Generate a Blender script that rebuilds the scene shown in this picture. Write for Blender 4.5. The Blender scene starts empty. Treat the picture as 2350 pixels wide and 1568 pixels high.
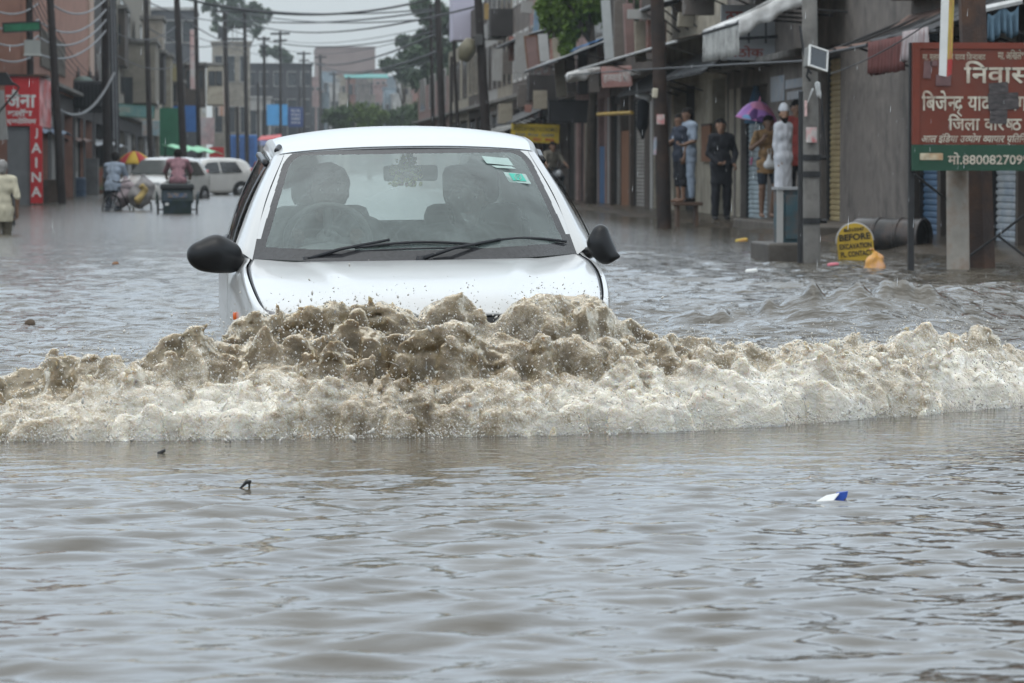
import bpy, bmesh, math, random
import numpy as np
from mathutils import Vector, Matrix, Euler
random.seed(7); np.random.seed(7)
R = math.radians
S = bpy.context.scene
COL = S.collection
K = 7833.0            # focal length in design pixels (frame 2350 x 1568)
CAMH = 1.0            # camera height above the flood water
cam_d = bpy.data.cameras.new('camera'); cam = bpy.data.objects.new('camera', cam_d); COL.objects.link(cam)
cam.location = (0, 0, CAMH)
cam.rotation_euler = (R(90) - math.atan(399 / K), 0, -math.atan(615 / K))
cam_d.lens = K / 2350 * 36; cam_d.sensor_width = 36; cam_d.sensor_fit = 'HORIZONTAL'
cam_d.clip_start = 0.1; cam_d.clip_end = 5000
cam_d.dof.use_dof = True; cam_d.dof.focus_distance = 13.9; cam_d.dof.aperture_fstop = 9.0
S.camera = cam
CM = cam.rotation_euler.to_matrix()
def ray(px, py): return (CM @ Vector(((px - 1175) / K, -(py - 784) / K, -1)))
def onx(px, py, X):
    d = ray(px, py); t = X / d.x; return Vector((X, d.y * t, CAMH + d.z * t))
def ony(px, py, Y):
    d = ray(px, py); t = Y / d.y; return Vector((d.x * t, Y, CAMH + d.z * t))
def onz(px, py, z=0.0):
    d = ray(px, py); t = (z - CAMH) / d.z; return Vector((d.x * t, d.y * t, z))
def yx(px, X=9.3): return onx(px, 400, X).y

# ---------- materials
MATS = {}
def nt(m):
    m.use_nodes = True; return m.node_tree.nodes, m.node_tree.links
def mat(name, col, rough=0.7, var=0.25, scale=3.0, bump=0.0, bscale=30.0, metal=0.0, spec=0.4, coat=0.0, dirt=None, dscale=1.2, damt=0.5, stretch=(1, 1, 1), emis=0.0):
    """a principled surface whose own colour varies through two octaves of noise; dirt adds stains of another colour"""
    if name in MATS: return MATS[name]
    m = bpy.data.materials.new(name); N, L = nt(m)
    b = N['Principled BSDF']; b.inputs['Roughness'].default_value = rough; b.inputs['Metallic'].default_value = metal
    b.inputs['Specular IOR Level'].default_value = spec; b.inputs['Coat Weight'].default_value = coat
    tc = N.new('ShaderNodeTexCoord'); mp = N.new('ShaderNodeMapping'); mp.inputs['Scale'].default_value = stretch
    L.new(tc.outputs['Object'], mp.inputs['Vector'])
    n = N.new('ShaderNodeTexNoise'); n.inputs['Scale'].default_value = scale; n.inputs['Detail'].default_value = 6
    L.new(mp.outputs[0], n.inputs['Vector'])
    rp = N.new('ShaderNodeValToRGB'); e = rp.color_ramp.elements
    e[0].position = .3; e[1].position = .7
    e[0].color = tuple(max(0, c * (1 - var)) for c in col) + (1,); e[1].color = tuple(min(1, c * (1 + var * .7)) for c in col) + (1,)
    L.new(n.outputs[0], rp.inputs[0]); out = rp.outputs[0]
    if dirt:
        n2 = N.new('ShaderNodeTexNoise'); n2.inputs['Scale'].default_value = dscale; n2.inputs['Detail'].default_value = 8; n2.inputs['Roughness'].default_value = .65
        L.new(mp.outputs[0], n2.inputs['Vector'])
        r2 = N.new('ShaderNodeValToRGB'); r2.color_ramp.elements[0].position = .45; r2.color_ramp.elements[1].position = .68
        r2.color_ramp.elements[1].color = (damt,) * 3 + (1,)
        L.new(n2.outputs[0], r2.inputs[0])
        mx = N.new('ShaderNodeMixRGB'); mx.inputs[2].default_value = tuple(dirt) + (1,)
        L.new(r2.outputs[0], mx.inputs[0]); L.new(out, mx.inputs[1]); out = mx.outputs[0]
    L.new(out, b.inputs['Base Color'])
    if emis:
        L.new(out, b.inputs['Emission Color']); b.inputs['Emission Strength'].default_value = emis
    if bump:
        n3 = N.new('ShaderNodeTexNoise'); n3.inputs['Scale'].default_value = bscale; n3.inputs['Detail'].default_value = 4
        L.new(mp.outputs[0], n3.inputs['Vector'])
        bp = N.new('ShaderNodeBump'); bp.inputs['Strength'].default_value = bump; bp.inputs['Distance'].default_value = .02
        L.new(n3.outputs[0], bp.inputs['Height']); L.new(bp.outputs[0], b.inputs['Normal'])
    MATS[name] = m; return m

# ---------- mesh building
def link(o, parent=None):
    COL.objects.link(o)
    if parent is not None: o.parent = parent
    return o
def tag(o, label=None, cat=None, group=None, kind=None):
    for k, v in (('label', label), ('category', cat), ('group', group), ('kind', kind)):
        if v: o[k] = v
    return o
def thing(name, label, cat, loc=(0, 0, 0), rz=0.0, group=None):
    o = bpy.data.objects.new(name, None); o.empty_display_size = .2; COL.objects.link(o)
    o.location = loc; o.rotation_euler = (0, 0, rz); return tag(o, label, cat, group)
def from_np(name, V, F, m, parent=None, smooth=True, off=None):
    me = bpy.data.meshes.new(name)
    V = np.asarray(V, dtype=np.float32)
    if off is not None: V = V - np.asarray(off, dtype=np.float32)
    F = np.asarray(F, dtype=np.int32)
    me.vertices.add(len(V)); me.vertices.foreach_set('co', V.ravel())
    k = F.shape[1]; me.loops.add(F.size); me.loops.foreach_set('vertex_index', F.ravel())
    me.polygons.add(len(F)); me.polygons.foreach_set('loop_start', np.arange(len(F), dtype=np.int32) * k)
    me.polygons.foreach_set('loop_total', np.full(len(F), k, dtype=np.int32))
    me.update(calc_edges=True); me.validate()
    if smooth: me.polygons.foreach_set('use_smooth', np.ones(len(me.polygons), dtype=bool))
    me.materials.append(m)
    return link(bpy.data.objects.new(name, me), parent)
class MB:
    """collects shapes that become ONE mesh object"""
    def __init__(s, off=None): s.v = []; s.f = []; s.off = Vector(off) if off is not None else Vector()
    def add(s, vs, fs):
        b = len(s.v); s.v += [Vector(v) for v in vs]; s.f += [tuple(i + b for i in f) for f in fs]; return s
    def box(s, c, size, rot=None, bev=0.0):
        bm = bmesh.new(); bmesh.ops.create_cube(bm, size=1)
        for v in bm.verts: v.co = Vector((v.co.x * size[0], v.co.y * size[1], v.co.z * size[2]))
        if bev: bmesh.ops.bevel(bm, geom=bm.edges[:], offset=bev, segments=2, affect='EDGES', profile=.5)
        M = Matrix.Translation(Vector(c)) @ (Euler(rot).to_matrix().to_4x4() if rot else Matrix())
        bm.verts.index_update(); s.add([M @ v.co for v in bm.verts], [[v.index for v in f.verts] for f in bm.faces]); bm.free(); return s
    def b2(s, lo, hi, bev=0.0):
        lo, hi = [min(a, b) for a, b in zip(lo, hi)], [max(a, b) for a, b in zip(lo, hi)]
        return s.box([(a + b) / 2 for a, b in zip(lo, hi)], [b - a for a, b in zip(lo, hi)], None, bev)
    def tube(s, pts, r, n=8, cap=True):
        pts = [Vector(p) for p in pts]; rs = r if isinstance(r, (list, tuple)) else [r] * len(pts)
        rings = []; up = None
        for i, p in enumerate(pts):
            t = (pts[min(i + 1, len(pts) - 1)] - pts[max(i - 1, 0)]).normalized()
            if up is None:
                up = t.cross(Vector((0, 0, 1)) if abs(t.z) < .9 else Vector((1, 0, 0))).normalized()
            else: up = (up - t * up.dot(t)).normalized()
            w = t.cross(up)
            rings.append([p + (up * math.cos(a) + w * math.sin(a)) * rs[i] for a in [2 * math.pi * k / n for k in range(n)]])
        vs = [v for q in rings for v in q]; fs = []
        for i in range(len(pts) - 1):
            for k in range(n): fs.append((i * n + k, i * n + (k + 1) % n, (i + 1) * n + (k + 1) % n, (i + 1) * n + k))
        if cap: fs += [tuple(reversed(range(n))), tuple(range((len(pts) - 1) * n, len(pts) * n))]
        return s.add(vs, fs)
    def lathe(s, prof, c=(0, 0, 0), n=20, axis='z', M=None):
        vs = []; fs = []
        for r, z in prof:
            for k in range(n):
                a = 2 * math.pi * k / n; p = Vector((r * math.cos(a), r * math.sin(a), z))
                if axis == 'x': p = Vector((p.z, p.x, p.y))
                if axis == 'y': p = Vector((p.x, p.z, p.y))
                p = (M @ p) if M else p
                vs.append(p + Vector(c))
        for i in range(len(prof) - 1):
            for k in range(n): fs.append((i * n + k, i * n + (k + 1) % n, (i + 1) * n + (k + 1) % n, (i + 1) * n + k))
        return s.add(vs, fs)
    def ball(s, c, r, sub=2, sc=(1, 1, 1), rot=None):
        bm = bmesh.new(); bmesh.ops.create_icosphere(bm, subdivisions=sub, radius=1)
        M = Euler(rot).to_matrix() if rot else Matrix.Identity(3)
        bm.verts.index_update(); s.add([M @ Vector((v.co.x * r * sc[0], v.co.y * r * sc[1], v.co.z * r * sc[2])) + Vector(c) for v in bm.verts], [[v.index for v in f.verts] for f in bm.faces]); bm.free(); return s
    def grid(s, G):
        """G: rows of points"""
        nu, nv = len(G), len(G[0])
        return s.add([p for r in G for p in r], [(i * nv + j, i * nv + j + 1, (i + 1) * nv + j + 1, (i + 1) * nv + j) for i in range(nu - 1) for j in range(nv - 1)])
    def slab(s, quad, n, t):
        """a quad given thickness t along n"""
        n = Vector(n).normalized() * t; q = [Vector(p) for p in quad]
        return s.add(q + [p + n for p in q], [(3, 2, 1, 0), (4, 5, 6, 7)] + [(i, (i + 1) % 4, 4 + (i + 1) % 4, 4 + i) for i in range(4)])
    def poly(s, pts, n, t):
        n = Vector(n).normalized() * t; q = [Vector(p) for p in pts]; k = len(q)
        return s.add(q + [p + n for p in q], [tuple(reversed(range(k))), tuple(range(k, 2 * k))] + [(i, (i + 1) % k, k + (i + 1) % k, k + i) for i in range(k)])
    def build(s, name, m, parent=None, smooth=False, off=None, angle=None):
        me = bpy.data.meshes.new(name); o_ = Vector(off) if off is not None else s.off
        me.from_pydata([tuple(v - o_) for v in s.v], [], s.f); me.update()
        bm = bmesh.new(); bm.from_mesh(me); bmesh.ops.recalc_face_normals(bm, faces=bm.faces[:]); bm.to_mesh(me); bm.free()
        if smooth:
            me.polygons.foreach_set('use_smooth', np.ones(len(me.polygons), dtype=bool))
            if angle: me.set_sharp_from_angle(angle=R(angle))
        me.materials.append(m)
        return link(bpy.data.objects.new(name, me), parent)
def cr(P, t):
    """Catmull-Rom through points P at t in 0..len-1"""
    n = len(P); i = min(int(t), n - 2); u = t - i
    p1, p2 = P[i], P[i + 1]; p0 = P[i - 1] if i > 0 else p1 * 2 - p2; p3 = P[i + 2] if i + 2 < n else p2 * 2 - p1
    return .5 * ((2 * p1) + (p2 - p0) * u + (2 * p0 - 5 * p1 + 4 * p2 - p3) * u * u + (3 * p1 - p0 - 3 * p2 + p3) * u ** 3)
def spline(P, n):
    P = [Vector(p) for p in P]; return [cr(P, k * (len(P) - 1) / (n - 1)) for k in range(n)]
def patch(rows, nu, nv):
    """smooth grid through a net of control points"""
    A = [spline(r, nv) for r in rows]
    return [list(c) for c in zip(*[spline([A[i][j] for i in range(len(A))], nu) for j in range(nv)])]
def solidify(o, t, offset=-1):
    md = o.modifiers.new('thickness', 'SOLIDIFY'); md.thickness = t; md.offset = offset; return o

# ---------- implicit surfaces (bodies, sacks, wave)
def surface_nets(F, org, h):
    """vertices and quads of the zero set of F (negative inside)"""
    s = F < 0; nx, ny, nz = F.shape
    c = np.zeros((nx - 1, ny - 1, nz - 1), dtype=np.uint8)
    for i in (0, 1):
        for j in (0, 1):
            for k in (0, 1): c += s[i:nx - 1 + i, j:ny - 1 + j, k:nz - 1 + k]
    act = (c > 0) & (c < 8); idx = np.full(act.shape, -1, dtype=np.int32); I, J, L = np.nonzero(act); idx[act] = np.arange(len(I), dtype=np.int32)
    acc = np.zeros((len(I), 3)); cnt = np.zeros(len(I))
    for ax in range(3):
        oth = [a for a in range(3) if a != ax]
        for u in (0, 1):
            for v in (0, 1):
                o0 = [0, 0, 0]; o0[oth[0]] = u; o0[oth[1]] = v; o1 = list(o0); o1[ax] = 1
                f0 = F[I + o0[0], J + o0[1], L + o0[2]]; f1 = F[I + o1[0], J + o1[1], L + o1[2]]
                m = (f0 < 0) != (f1 < 0); t = np.where(m, f0 / np.where(m, f0 - f1, 1), 0)
                p = np.tile(np.array(o0, dtype=float), (len(I), 1)); p[:, ax] = t
                acc += p * m[:, None]; cnt += m
    V = (np.stack([I, J, L], 1) + acc / cnt[:, None]) * h + np.array(org)
    faces = []
    for ax in range(3):
        sl0 = [slice(1, -1)] * 3; sl1 = [slice(1, -1)] * 3
        sl0[ax] = slice(0, -1); sl1[ax] = slice(1, None)
        a, b = s[tuple(sl0)], s[tuple(sl1)]
        for flip in (False, True):
            m = (a & ~b) if not flip else (~a & b)
            q = np.stack(np.nonzero(m), 1)
            for d in range(3):
                if d != ax: q[:, d] += 1
            if not len(q): continue
            o = [d for d in range(3) if d != ax]; e = np.zeros((4, 3), dtype=int)
            e[1, o[0]] = -1; e[2, o[0]] = -1; e[2, o[1]] = -1; e[3, o[1]] = -1
            f = np.stack([idx[q[:, 0] + k[0], q[:, 1] + k[1], q[:, 2] + k[2]] for k in e], 1)
            pos = (ax != 1)
            if (flip and pos) or (not flip and not pos): f = f[:, ::-1]
            faces.append(f)
    Fc = np.concatenate(faces); Fc = Fc[(Fc >= 0).all(1)]
    return V, Fc[:, ::-1]
def sdf_mesh(prims, h=.008, k=.02, post=None):
    """prims: (a, ra, b, rb[, k][, squash]) tapered capsules joined smoothly"""
    A = np.array([list(p[0]) + [p[1]] for p in prims] + [list(p[2]) + [p[3]] for p in prims], dtype=float)
    lo = (A[:, :3] - A[:, 3:]).min(0) - 3 * h; hi = (A[:, :3] + A[:, 3:]).max(0) + 3 * h
    n = np.ceil((hi - lo) / h).astype(int) + 1
    F = np.full(tuple(n), 1.0, dtype=np.float32)
    ax = [lo[d] + np.arange(n[d]) * h for d in range(3)]
    for p in prims:
        a, ra, b, rb = np.array(p[0], float), p[1], np.array(p[2], float), p[3]; kk = p[4] if len(p) > 4 and p[4] else k
        pad = kk + 2 * h; l = np.minimum(a - ra, b - rb) - pad; u = np.maximum(a + ra, b + rb) + pad
        i0 = [max(0, int((l[d] - lo[d]) / h)) for d in range(3)]; i1 = [min(n[d], int((u[d] - lo[d]) / h) + 2) for d in range(3)]
        X, Y, Z = np.meshgrid(*[ax[d][i0[d]:i1[d]] for d in range(3)], indexing='ij', sparse=True)
        ab = b - a; L2 = max((ab ** 2).sum(), 1e-9)
        t = np.clip(((X - a[0]) * ab[0] + (Y - a[1]) * ab[1] + (Z - a[2]) * ab[2]) / L2, 0, 1)
        d = np.sqrt((X - a[0] - t * ab[0]) ** 2 + (Y - a[1] - t * ab[1]) ** 2 + (Z - a[2] - t * ab[2]) ** 2) - (ra + (rb - ra) * t)
        sl = tuple(slice(i0[q], i1[q]) for q in range(3)); G = F[sl]
        hh = np.clip(.5 + .5 * (G - d) / kk, 0, 1)
        F[sl] = G + (d - G) * hh - kk * hh * (1 - hh)
    return surface_nets(F, lo, h)
def fract(shape, h, lams, rng, aniso=(1, 1, 1)):
    """band-passed random field, unit variance, one octave per wavelength"""
    k = np.meshgrid(*[np.fft.fftfreq(n, h) for n in shape[:-1]], np.fft.rfftfreq(shape[-1], h), indexing='ij', sparse=True)
    q = np.sqrt(sum((kk * a) ** 2 for kk, a in zip(k, aniso))); out = []
    for lam in lams:
        w = np.fft.rfftn(rng.standard_normal(shape).astype(np.float32))
        f = np.fft.irfftn(w * np.exp(-((q * lam - 1) / .45) ** 2), s=shape).astype(np.float32)
        out.append(f / f.std())
    return out
# ---------- light: overcast, raining
w = bpy.data.worlds.new('World'); S.world = w; w.use_nodes = True
N, L = w.node_tree.nodes, w.node_tree.links
bg = N['Background']; bg.inputs['Strength'].default_value = .1
sky = N.new('ShaderNodeTexSky'); sky.sky_type = 'NISHITA'; sky.sun_disc = False
sky.sun_elevation = R(62); sky.sun_rotation = R(-25); sky.dust_density = 6; sky.air_density = 1.3; sky.ozone_density = 2
hs = N.new('ShaderNodeHueSaturation'); hs.inputs['Saturation'].default_value = .0; L.new(sky.outputs[0], hs.inputs['Color'])
# cloud deck: pale grey, the zenith brighter than the horizon
tc = N.new('ShaderNodeTexCoord'); sx = N.new('ShaderNodeSeparateXYZ'); L.new(tc.outputs['Generated'], sx.inputs[0])
rp = N.new('ShaderNodeValToRGB'); L.new(sx.outputs['Z'], rp.inputs[0])
e = rp.color_ramp.elements; e[0].position = 0; e[0].color = (.66, .73, .76, 1); e[1].position = .9; e[1].color = (1.55, 1.64, 1.69, 1)
q = e.new(.07); q.color = (.80, .885, .92, 1); q = e.new(.2); q.color = (1.27, 1.52, 1.78, 1)
ns = N.new('ShaderNodeTexNoise'); ns.inputs['Scale'].default_value = 2.2; ns.inputs['Detail'].default_value = 5; L.new(tc.outputs['Generated'], ns.inputs['Vector'])
mr = N.new('ShaderNodeMapRange'); mr.inputs['From Min'].default_value = .3; mr.inputs['From Max'].default_value = .7; mr.inputs['To Min'].default_value = 8.6; mr.inputs['To Max'].default_value = 10.4
L.new(ns.outputs[0], mr.inputs['Value'])
sc = N.new('ShaderNodeVectorMath'); sc.operation = 'SCALE'; L.new(rp.outputs[0], sc.inputs[0]); L.new(mr.outputs[0], sc.inputs['Scale'])
mx = N.new('ShaderNodeMixRGB'); mx.inputs[0].default_value = .88; L.new(hs.outputs[0], mx.inputs[1]); L.new(sc.outputs[0], mx.inputs[2])
L.new(mx.outputs[0], bg.inputs['Color'])
sun_d = bpy.data.lights.new('sun', 'SUN'); sun = bpy.data.objects.new('sun', sun_d); COL.objects.link(sun)
sun_d.energy = .9; sun_d.angle = R(40); sun_d.color = (1, .97, .93)
sun.rotation_euler = (R(28), 0, R(-25)); sun.location = (0, 0, 30)
S.view_settings.view_transform = 'Standard'; S.view_settings.look = 'None'; S.view_settings.gamma = 1
S.view_settings.exposure = 0.0
S.render.engine = 'CYCLES'
c = S.cycles; c.use_denoising = True; c.max_bounces = 8; c.diffuse_bounces = 3; c.glossy_bounces = 4; c.transparent_max_bounces = 16; c.transmission_bounces = 5; c.volume_bounces = 0; c.caustics_reflective = False; c.caustics_refractive = False
# ---------- flood water
def muddy(name, foam=False):
    m = bpy.data.materials.new(name); N, L = nt(m); b = N['Principled BSDF']
    b.inputs['IOR'].default_value = 1.44
    tc = N.new('ShaderNodeTexCoord'); sp = N.new('ShaderNodeSeparateXYZ'); L.new(tc.outputs['Object'], sp.inputs[0])
    rr = N.new('ShaderNodeMapRange'); rr.inputs['From Min'].default_value = 14; rr.inputs['From Max'].default_value = 60; rr.inputs['To Min'].default_value = .03; rr.inputs['To Max'].default_value = .15; L.new(sp.outputs['Y'], rr.inputs['Value']); L.new(rr.outputs[0], b.inputs['Roughness'])   # rain-pocked and choppy down the street
    n = N.new('ShaderNodeTexNoise'); n.inputs['Scale'].default_value = 1.3; n.inputs['Detail'].default_value = 5
    mp = N.new('ShaderNodeMapping'); mp.inputs['Scale'].default_value = (1, .5, 1); L.new(tc.outputs['Object'], mp.inputs[0]); L.new(mp.outputs[0], n.inputs['Vector'])
    rp = N.new('ShaderNodeValToRGB'); e = rp.color_ramp.elements; e[0].position = .35; e[1].position = .7
    e[0].color = (.066, .057, .044, 1); e[1].color = (.092, .080, .062, 1)
    L.new(n.outputs[0], rp.inputs[0]); L.new(rp.outputs[0], b.inputs['Base Color'])
    # capillary ripples too fine for the mesh
    n2 = N.new('ShaderNodeTexNoise'); n2.inputs['Scale'].default_value = 9; n2.inputs['Detail'].default_value = 3; n2.inputs['Roughness'].default_value = .55
    mp2 = N.new('ShaderNodeMapping'); mp2.inputs['Scale'].default_value = (.55, 1, 1); L.new(tc.outputs['Object'], mp2.inputs[0]); L.new(mp2.outputs[0], n2.inputs['Vector'])
    bp = N.new('ShaderNodeBump'); bp.inputs['Distance'].default_value = .05; br = N.new('ShaderNodeMapRange'); br.inputs['From Min'].default_value = 9; br.inputs['From Max'].default_value = 22; br.inputs['To Min'].default_value = .10; br.inputs['To Max'].default_value = .9; L.new(sp.outputs['Y'], br.inputs['Value']); L.new(br.outputs[0], bp.inputs['Strength'])
    L.new(n2.outputs[0], bp.inputs['Height']); L.new(bp.outputs[0], b.inputs['Normal'])
    return m
WATER = muddy('muddy_water')
def sstep(a, b, x):
    t = np.clip((x - a) / (b - a), 0, 1); return t * t * (3 - 2 * t)
def interp_px(pts, D):
    """crest or toe line given in design pixels on a plane of depth D, as (x, z) arrays"""
    P = [ony(px, py, D) for px, py in pts]; return np.array([p.x for p in P]), np.array([p.z for p in P])
CARX = ony(980, 700, 13.6).x
def toe_y(x):   # where the wave meets the still water in front
    P = [onz(px, py) for px, py in [(-900, 985), (-400, 1000), (0, 1012), (300, 1012), (600, 1008), (1000, 1003), (1300, 998), (1600, 988), (1900, 968), (2200, 945), (2350, 930), (2700, 905), (3300, 880)]]
    return np.interp(x, [p.x for p in P], [p.y for p in P])
C1 = interp_px([(-900, 985), (-300, 950), (0, 925), (200, 905), (400, 890), (700, 875), (1000, 872), (1300, 875), (1500, 874), (1700, 866), (1900, 848), (2100, 850), (2350, 850), (2800, 866), (3400, 900)], 12.95)
C2 = interp_px([(-900, 915), (-300, 890), (0, 862), (200, 842), (380, 806), (560, 768), (700, 748), (850, 742), (1000, 765), (1100, 775), (1300, 772), (1500, 790), (1650, 812), (1850, 824), (2050, 822), (2200, 806), (2350, 812), (2800, 842), (3400, 870)], 13.25)
C3 = interp_px([(380, 900), (480, 800), (560, 755), (620, 730), (720, 712), (850, 702), (950, 706), (1050, 718), (1150, 718), (1250, 706), (1340, 686), (1400, 692), (1450, 730), (1560, 800), (1750, 870)], 13.5)
def macro(x, y, wob=0):
    """height of the bow wave before turbulence"""
    ty = toe_y(x); z1 = np.interp(x, *C1); z2 = np.interp(x, *C2); z3 = np.interp(x, *C3, left=-.1, right=-.1)
    d = y - ty + wob
    h = -.16 + (.16 + .45 * z1) * sstep(-.05, .09, d)                  # steep toe
    h = h + .55 * z1 * sstep(.04, .32, d)
    g = np.exp(-(np.abs(d - .50) / .22) ** 2.2); h = np.maximum(h, z2 * g - .16 * (1 - g))
    g = np.exp(-(np.abs(d - .75) / .21) ** 2.4); h = np.maximum(h, np.maximum(z3, 0) * g - .16 * (1 - g))
    back = 1 - sstep(.95, 1.5, d)                                         # behind the crest it falls back to the flood
    return np.where(d > .3, h * back - .16 * (1 - back), h)
def build_water():
    rng = np.random.default_rng(11)
    ys = [4.0]
    while ys[-1] < 150: ys.append(ys[-1] + max(.016, ys[-1] ** 2 / 3413 * .42))
    ys = np.array(ys); xs = np.concatenate([np.arange(-14, -4, .12), np.arange(-4, 6.5, .022), np.arange(6.5, 16, .12)])
    X, Y = np.meshgrid(xs, ys); dy = np.gradient(ys)[:, None]
    Z = np.zeros_like(X)
    wr = .22 + .78 * sstep(.2, 2.6, X - .05 * Y)                       # choppier to the right
    behind = sstep(14.2, 16, Y); front = 1 - .93 * sstep(10.2, 12.2, Y) * (1 - sstep(12.6, 13, Y)) - sstep(12.6, 13, Y)
    right_chop = behind * sstep(1.2, 2.2, X) * (1 - sstep(60, 110, Y))
    left_calm = behind * (1 - sstep(1.2, 2.2, X))
    for i in range(150):
        lam = math.exp(rng.uniform(math.log(.06), math.log(.75))); k = 2 * math.pi / lam
        th = rng.normal(0, .55) + math.pi / 2 * (1 if rng.random() < .8 else -1); ph = rng.uniform(0, 6.28)
        warp = .22 * lam * (np.sin(X * rng.uniform(.6, 1.6) + rng.uniform(0, 6)) + np.sin(Y * rng.uniform(.3, .9) + rng.uniform(0, 6)))
        arg = k * (X * math.cos(th) + (Y + warp) * math.sin(th)) + ph
        slope = .024 * (1.15 if lam < .40 else .55)
        a = slope / k
        env = .55 + .45 * np.sin(X * rng.uniform(.5, 1.4) + Y * rng.uniform(.2, .7) + rng.uniform(0, 6))
        reg = front * (.38 if lam > .40 else 1.12 if lam > .2 else (.75 + .55 * wr)) + left_calm * 2.0 + right_chop * (3.0 if lam > .2 else 2.0)
        Z += a * env * reg * np.sin(arg) * np.clip((lam / dy - 1.6) / 1.6, 0, 1)
    # sharpen the crests a little
    # slow swell that left the car towards the right kerb
    def swell(p, q, wid, amp):
        a, b = Vector(p[:2]), Vector(q[:2]); t = (b - a); n = t.length; t /= n
        u = (X - a.x) * t.x + (Y - a.y) * t.y; v = -(X - a.x) * t.y + (Y - a.y) * t.x
        return amp * np.exp(-(v / wid) ** 2) * sstep(-.6, 1.0, u) * (1 - sstep(n, n + 1.5, u))
    Z += swell(onz(1880, 760), onz(2700, 660), .55, .16) + swell(onz(2050, 850), onz(2800, 800), .3, .05)
    Z += swell(onz(1540, 745), onz(1900, 742), .16, .10) * (1 + .35 * np.sin(23 * X) + .25 * np.sin(41 * X + 3))
    Z += swell(onz(2150, 1075), onz(2700, 1050), .12, .018) + swell(onz(1500, 1130), onz(2250, 1120), .22, .014) - swell(onz(1300, 1190), onz(2100, 1180), .2, .012)
    # dips under the car and the wave so that nothing pokes through them
    d = Y - toe_y(X); inw = sstep(.0, .15, d) * (1 - sstep(1.2, 1.6, d)) * sstep(-1.7, -1.3, X) * (1 - sstep(3.9, 4.3, X))
    Z = Z * (1 - .9 * inw) - .05 * inw
    V = np.stack([X, Y, Z], 2).reshape(-1, 3); ny, nx = X.shape
    a = (np.arange(ny - 1)[:, None] * nx + np.arange(nx - 1)[None]).ravel()
    F = np.stack([a, a + 1, a + nx + 1, a + nx], 1)
    # the still sheet around it, out to the far end of the street
    x0, x1, y0, y1 = xs[0], xs[-1], ys[0], ys[-1]; B = 900.0
    ex = [(-B, -30), (x0, -30), (x1, -30), (B, -30), (-B, y0), (x0, y0), (x1, y0), (B, y0), (-B, y1), (x0, y1), (x1, y1), (B, y1), (-B, 1500), (x0, 1500), (x1, 1500), (B, 1500)]
    n0 = len(V); V = np.concatenate([V, [(p[0], p[1], 0) for p in ex]])
    Q = [(0, 1, 5, 4), (1, 2, 6, 5), (2, 3, 7, 6), (4, 5, 9, 8), (6, 7, 11, 10), (8, 9, 13, 12), (9, 10, 14, 13), (10, 11, 15, 14)]
    F = np.concatenate([F, np.array(Q) + n0])
    o = from_np('water', V, F, WATER); tag(o, 'brown flood water filling the whole street', 'flood water', kind='structure')
build_water()

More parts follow.
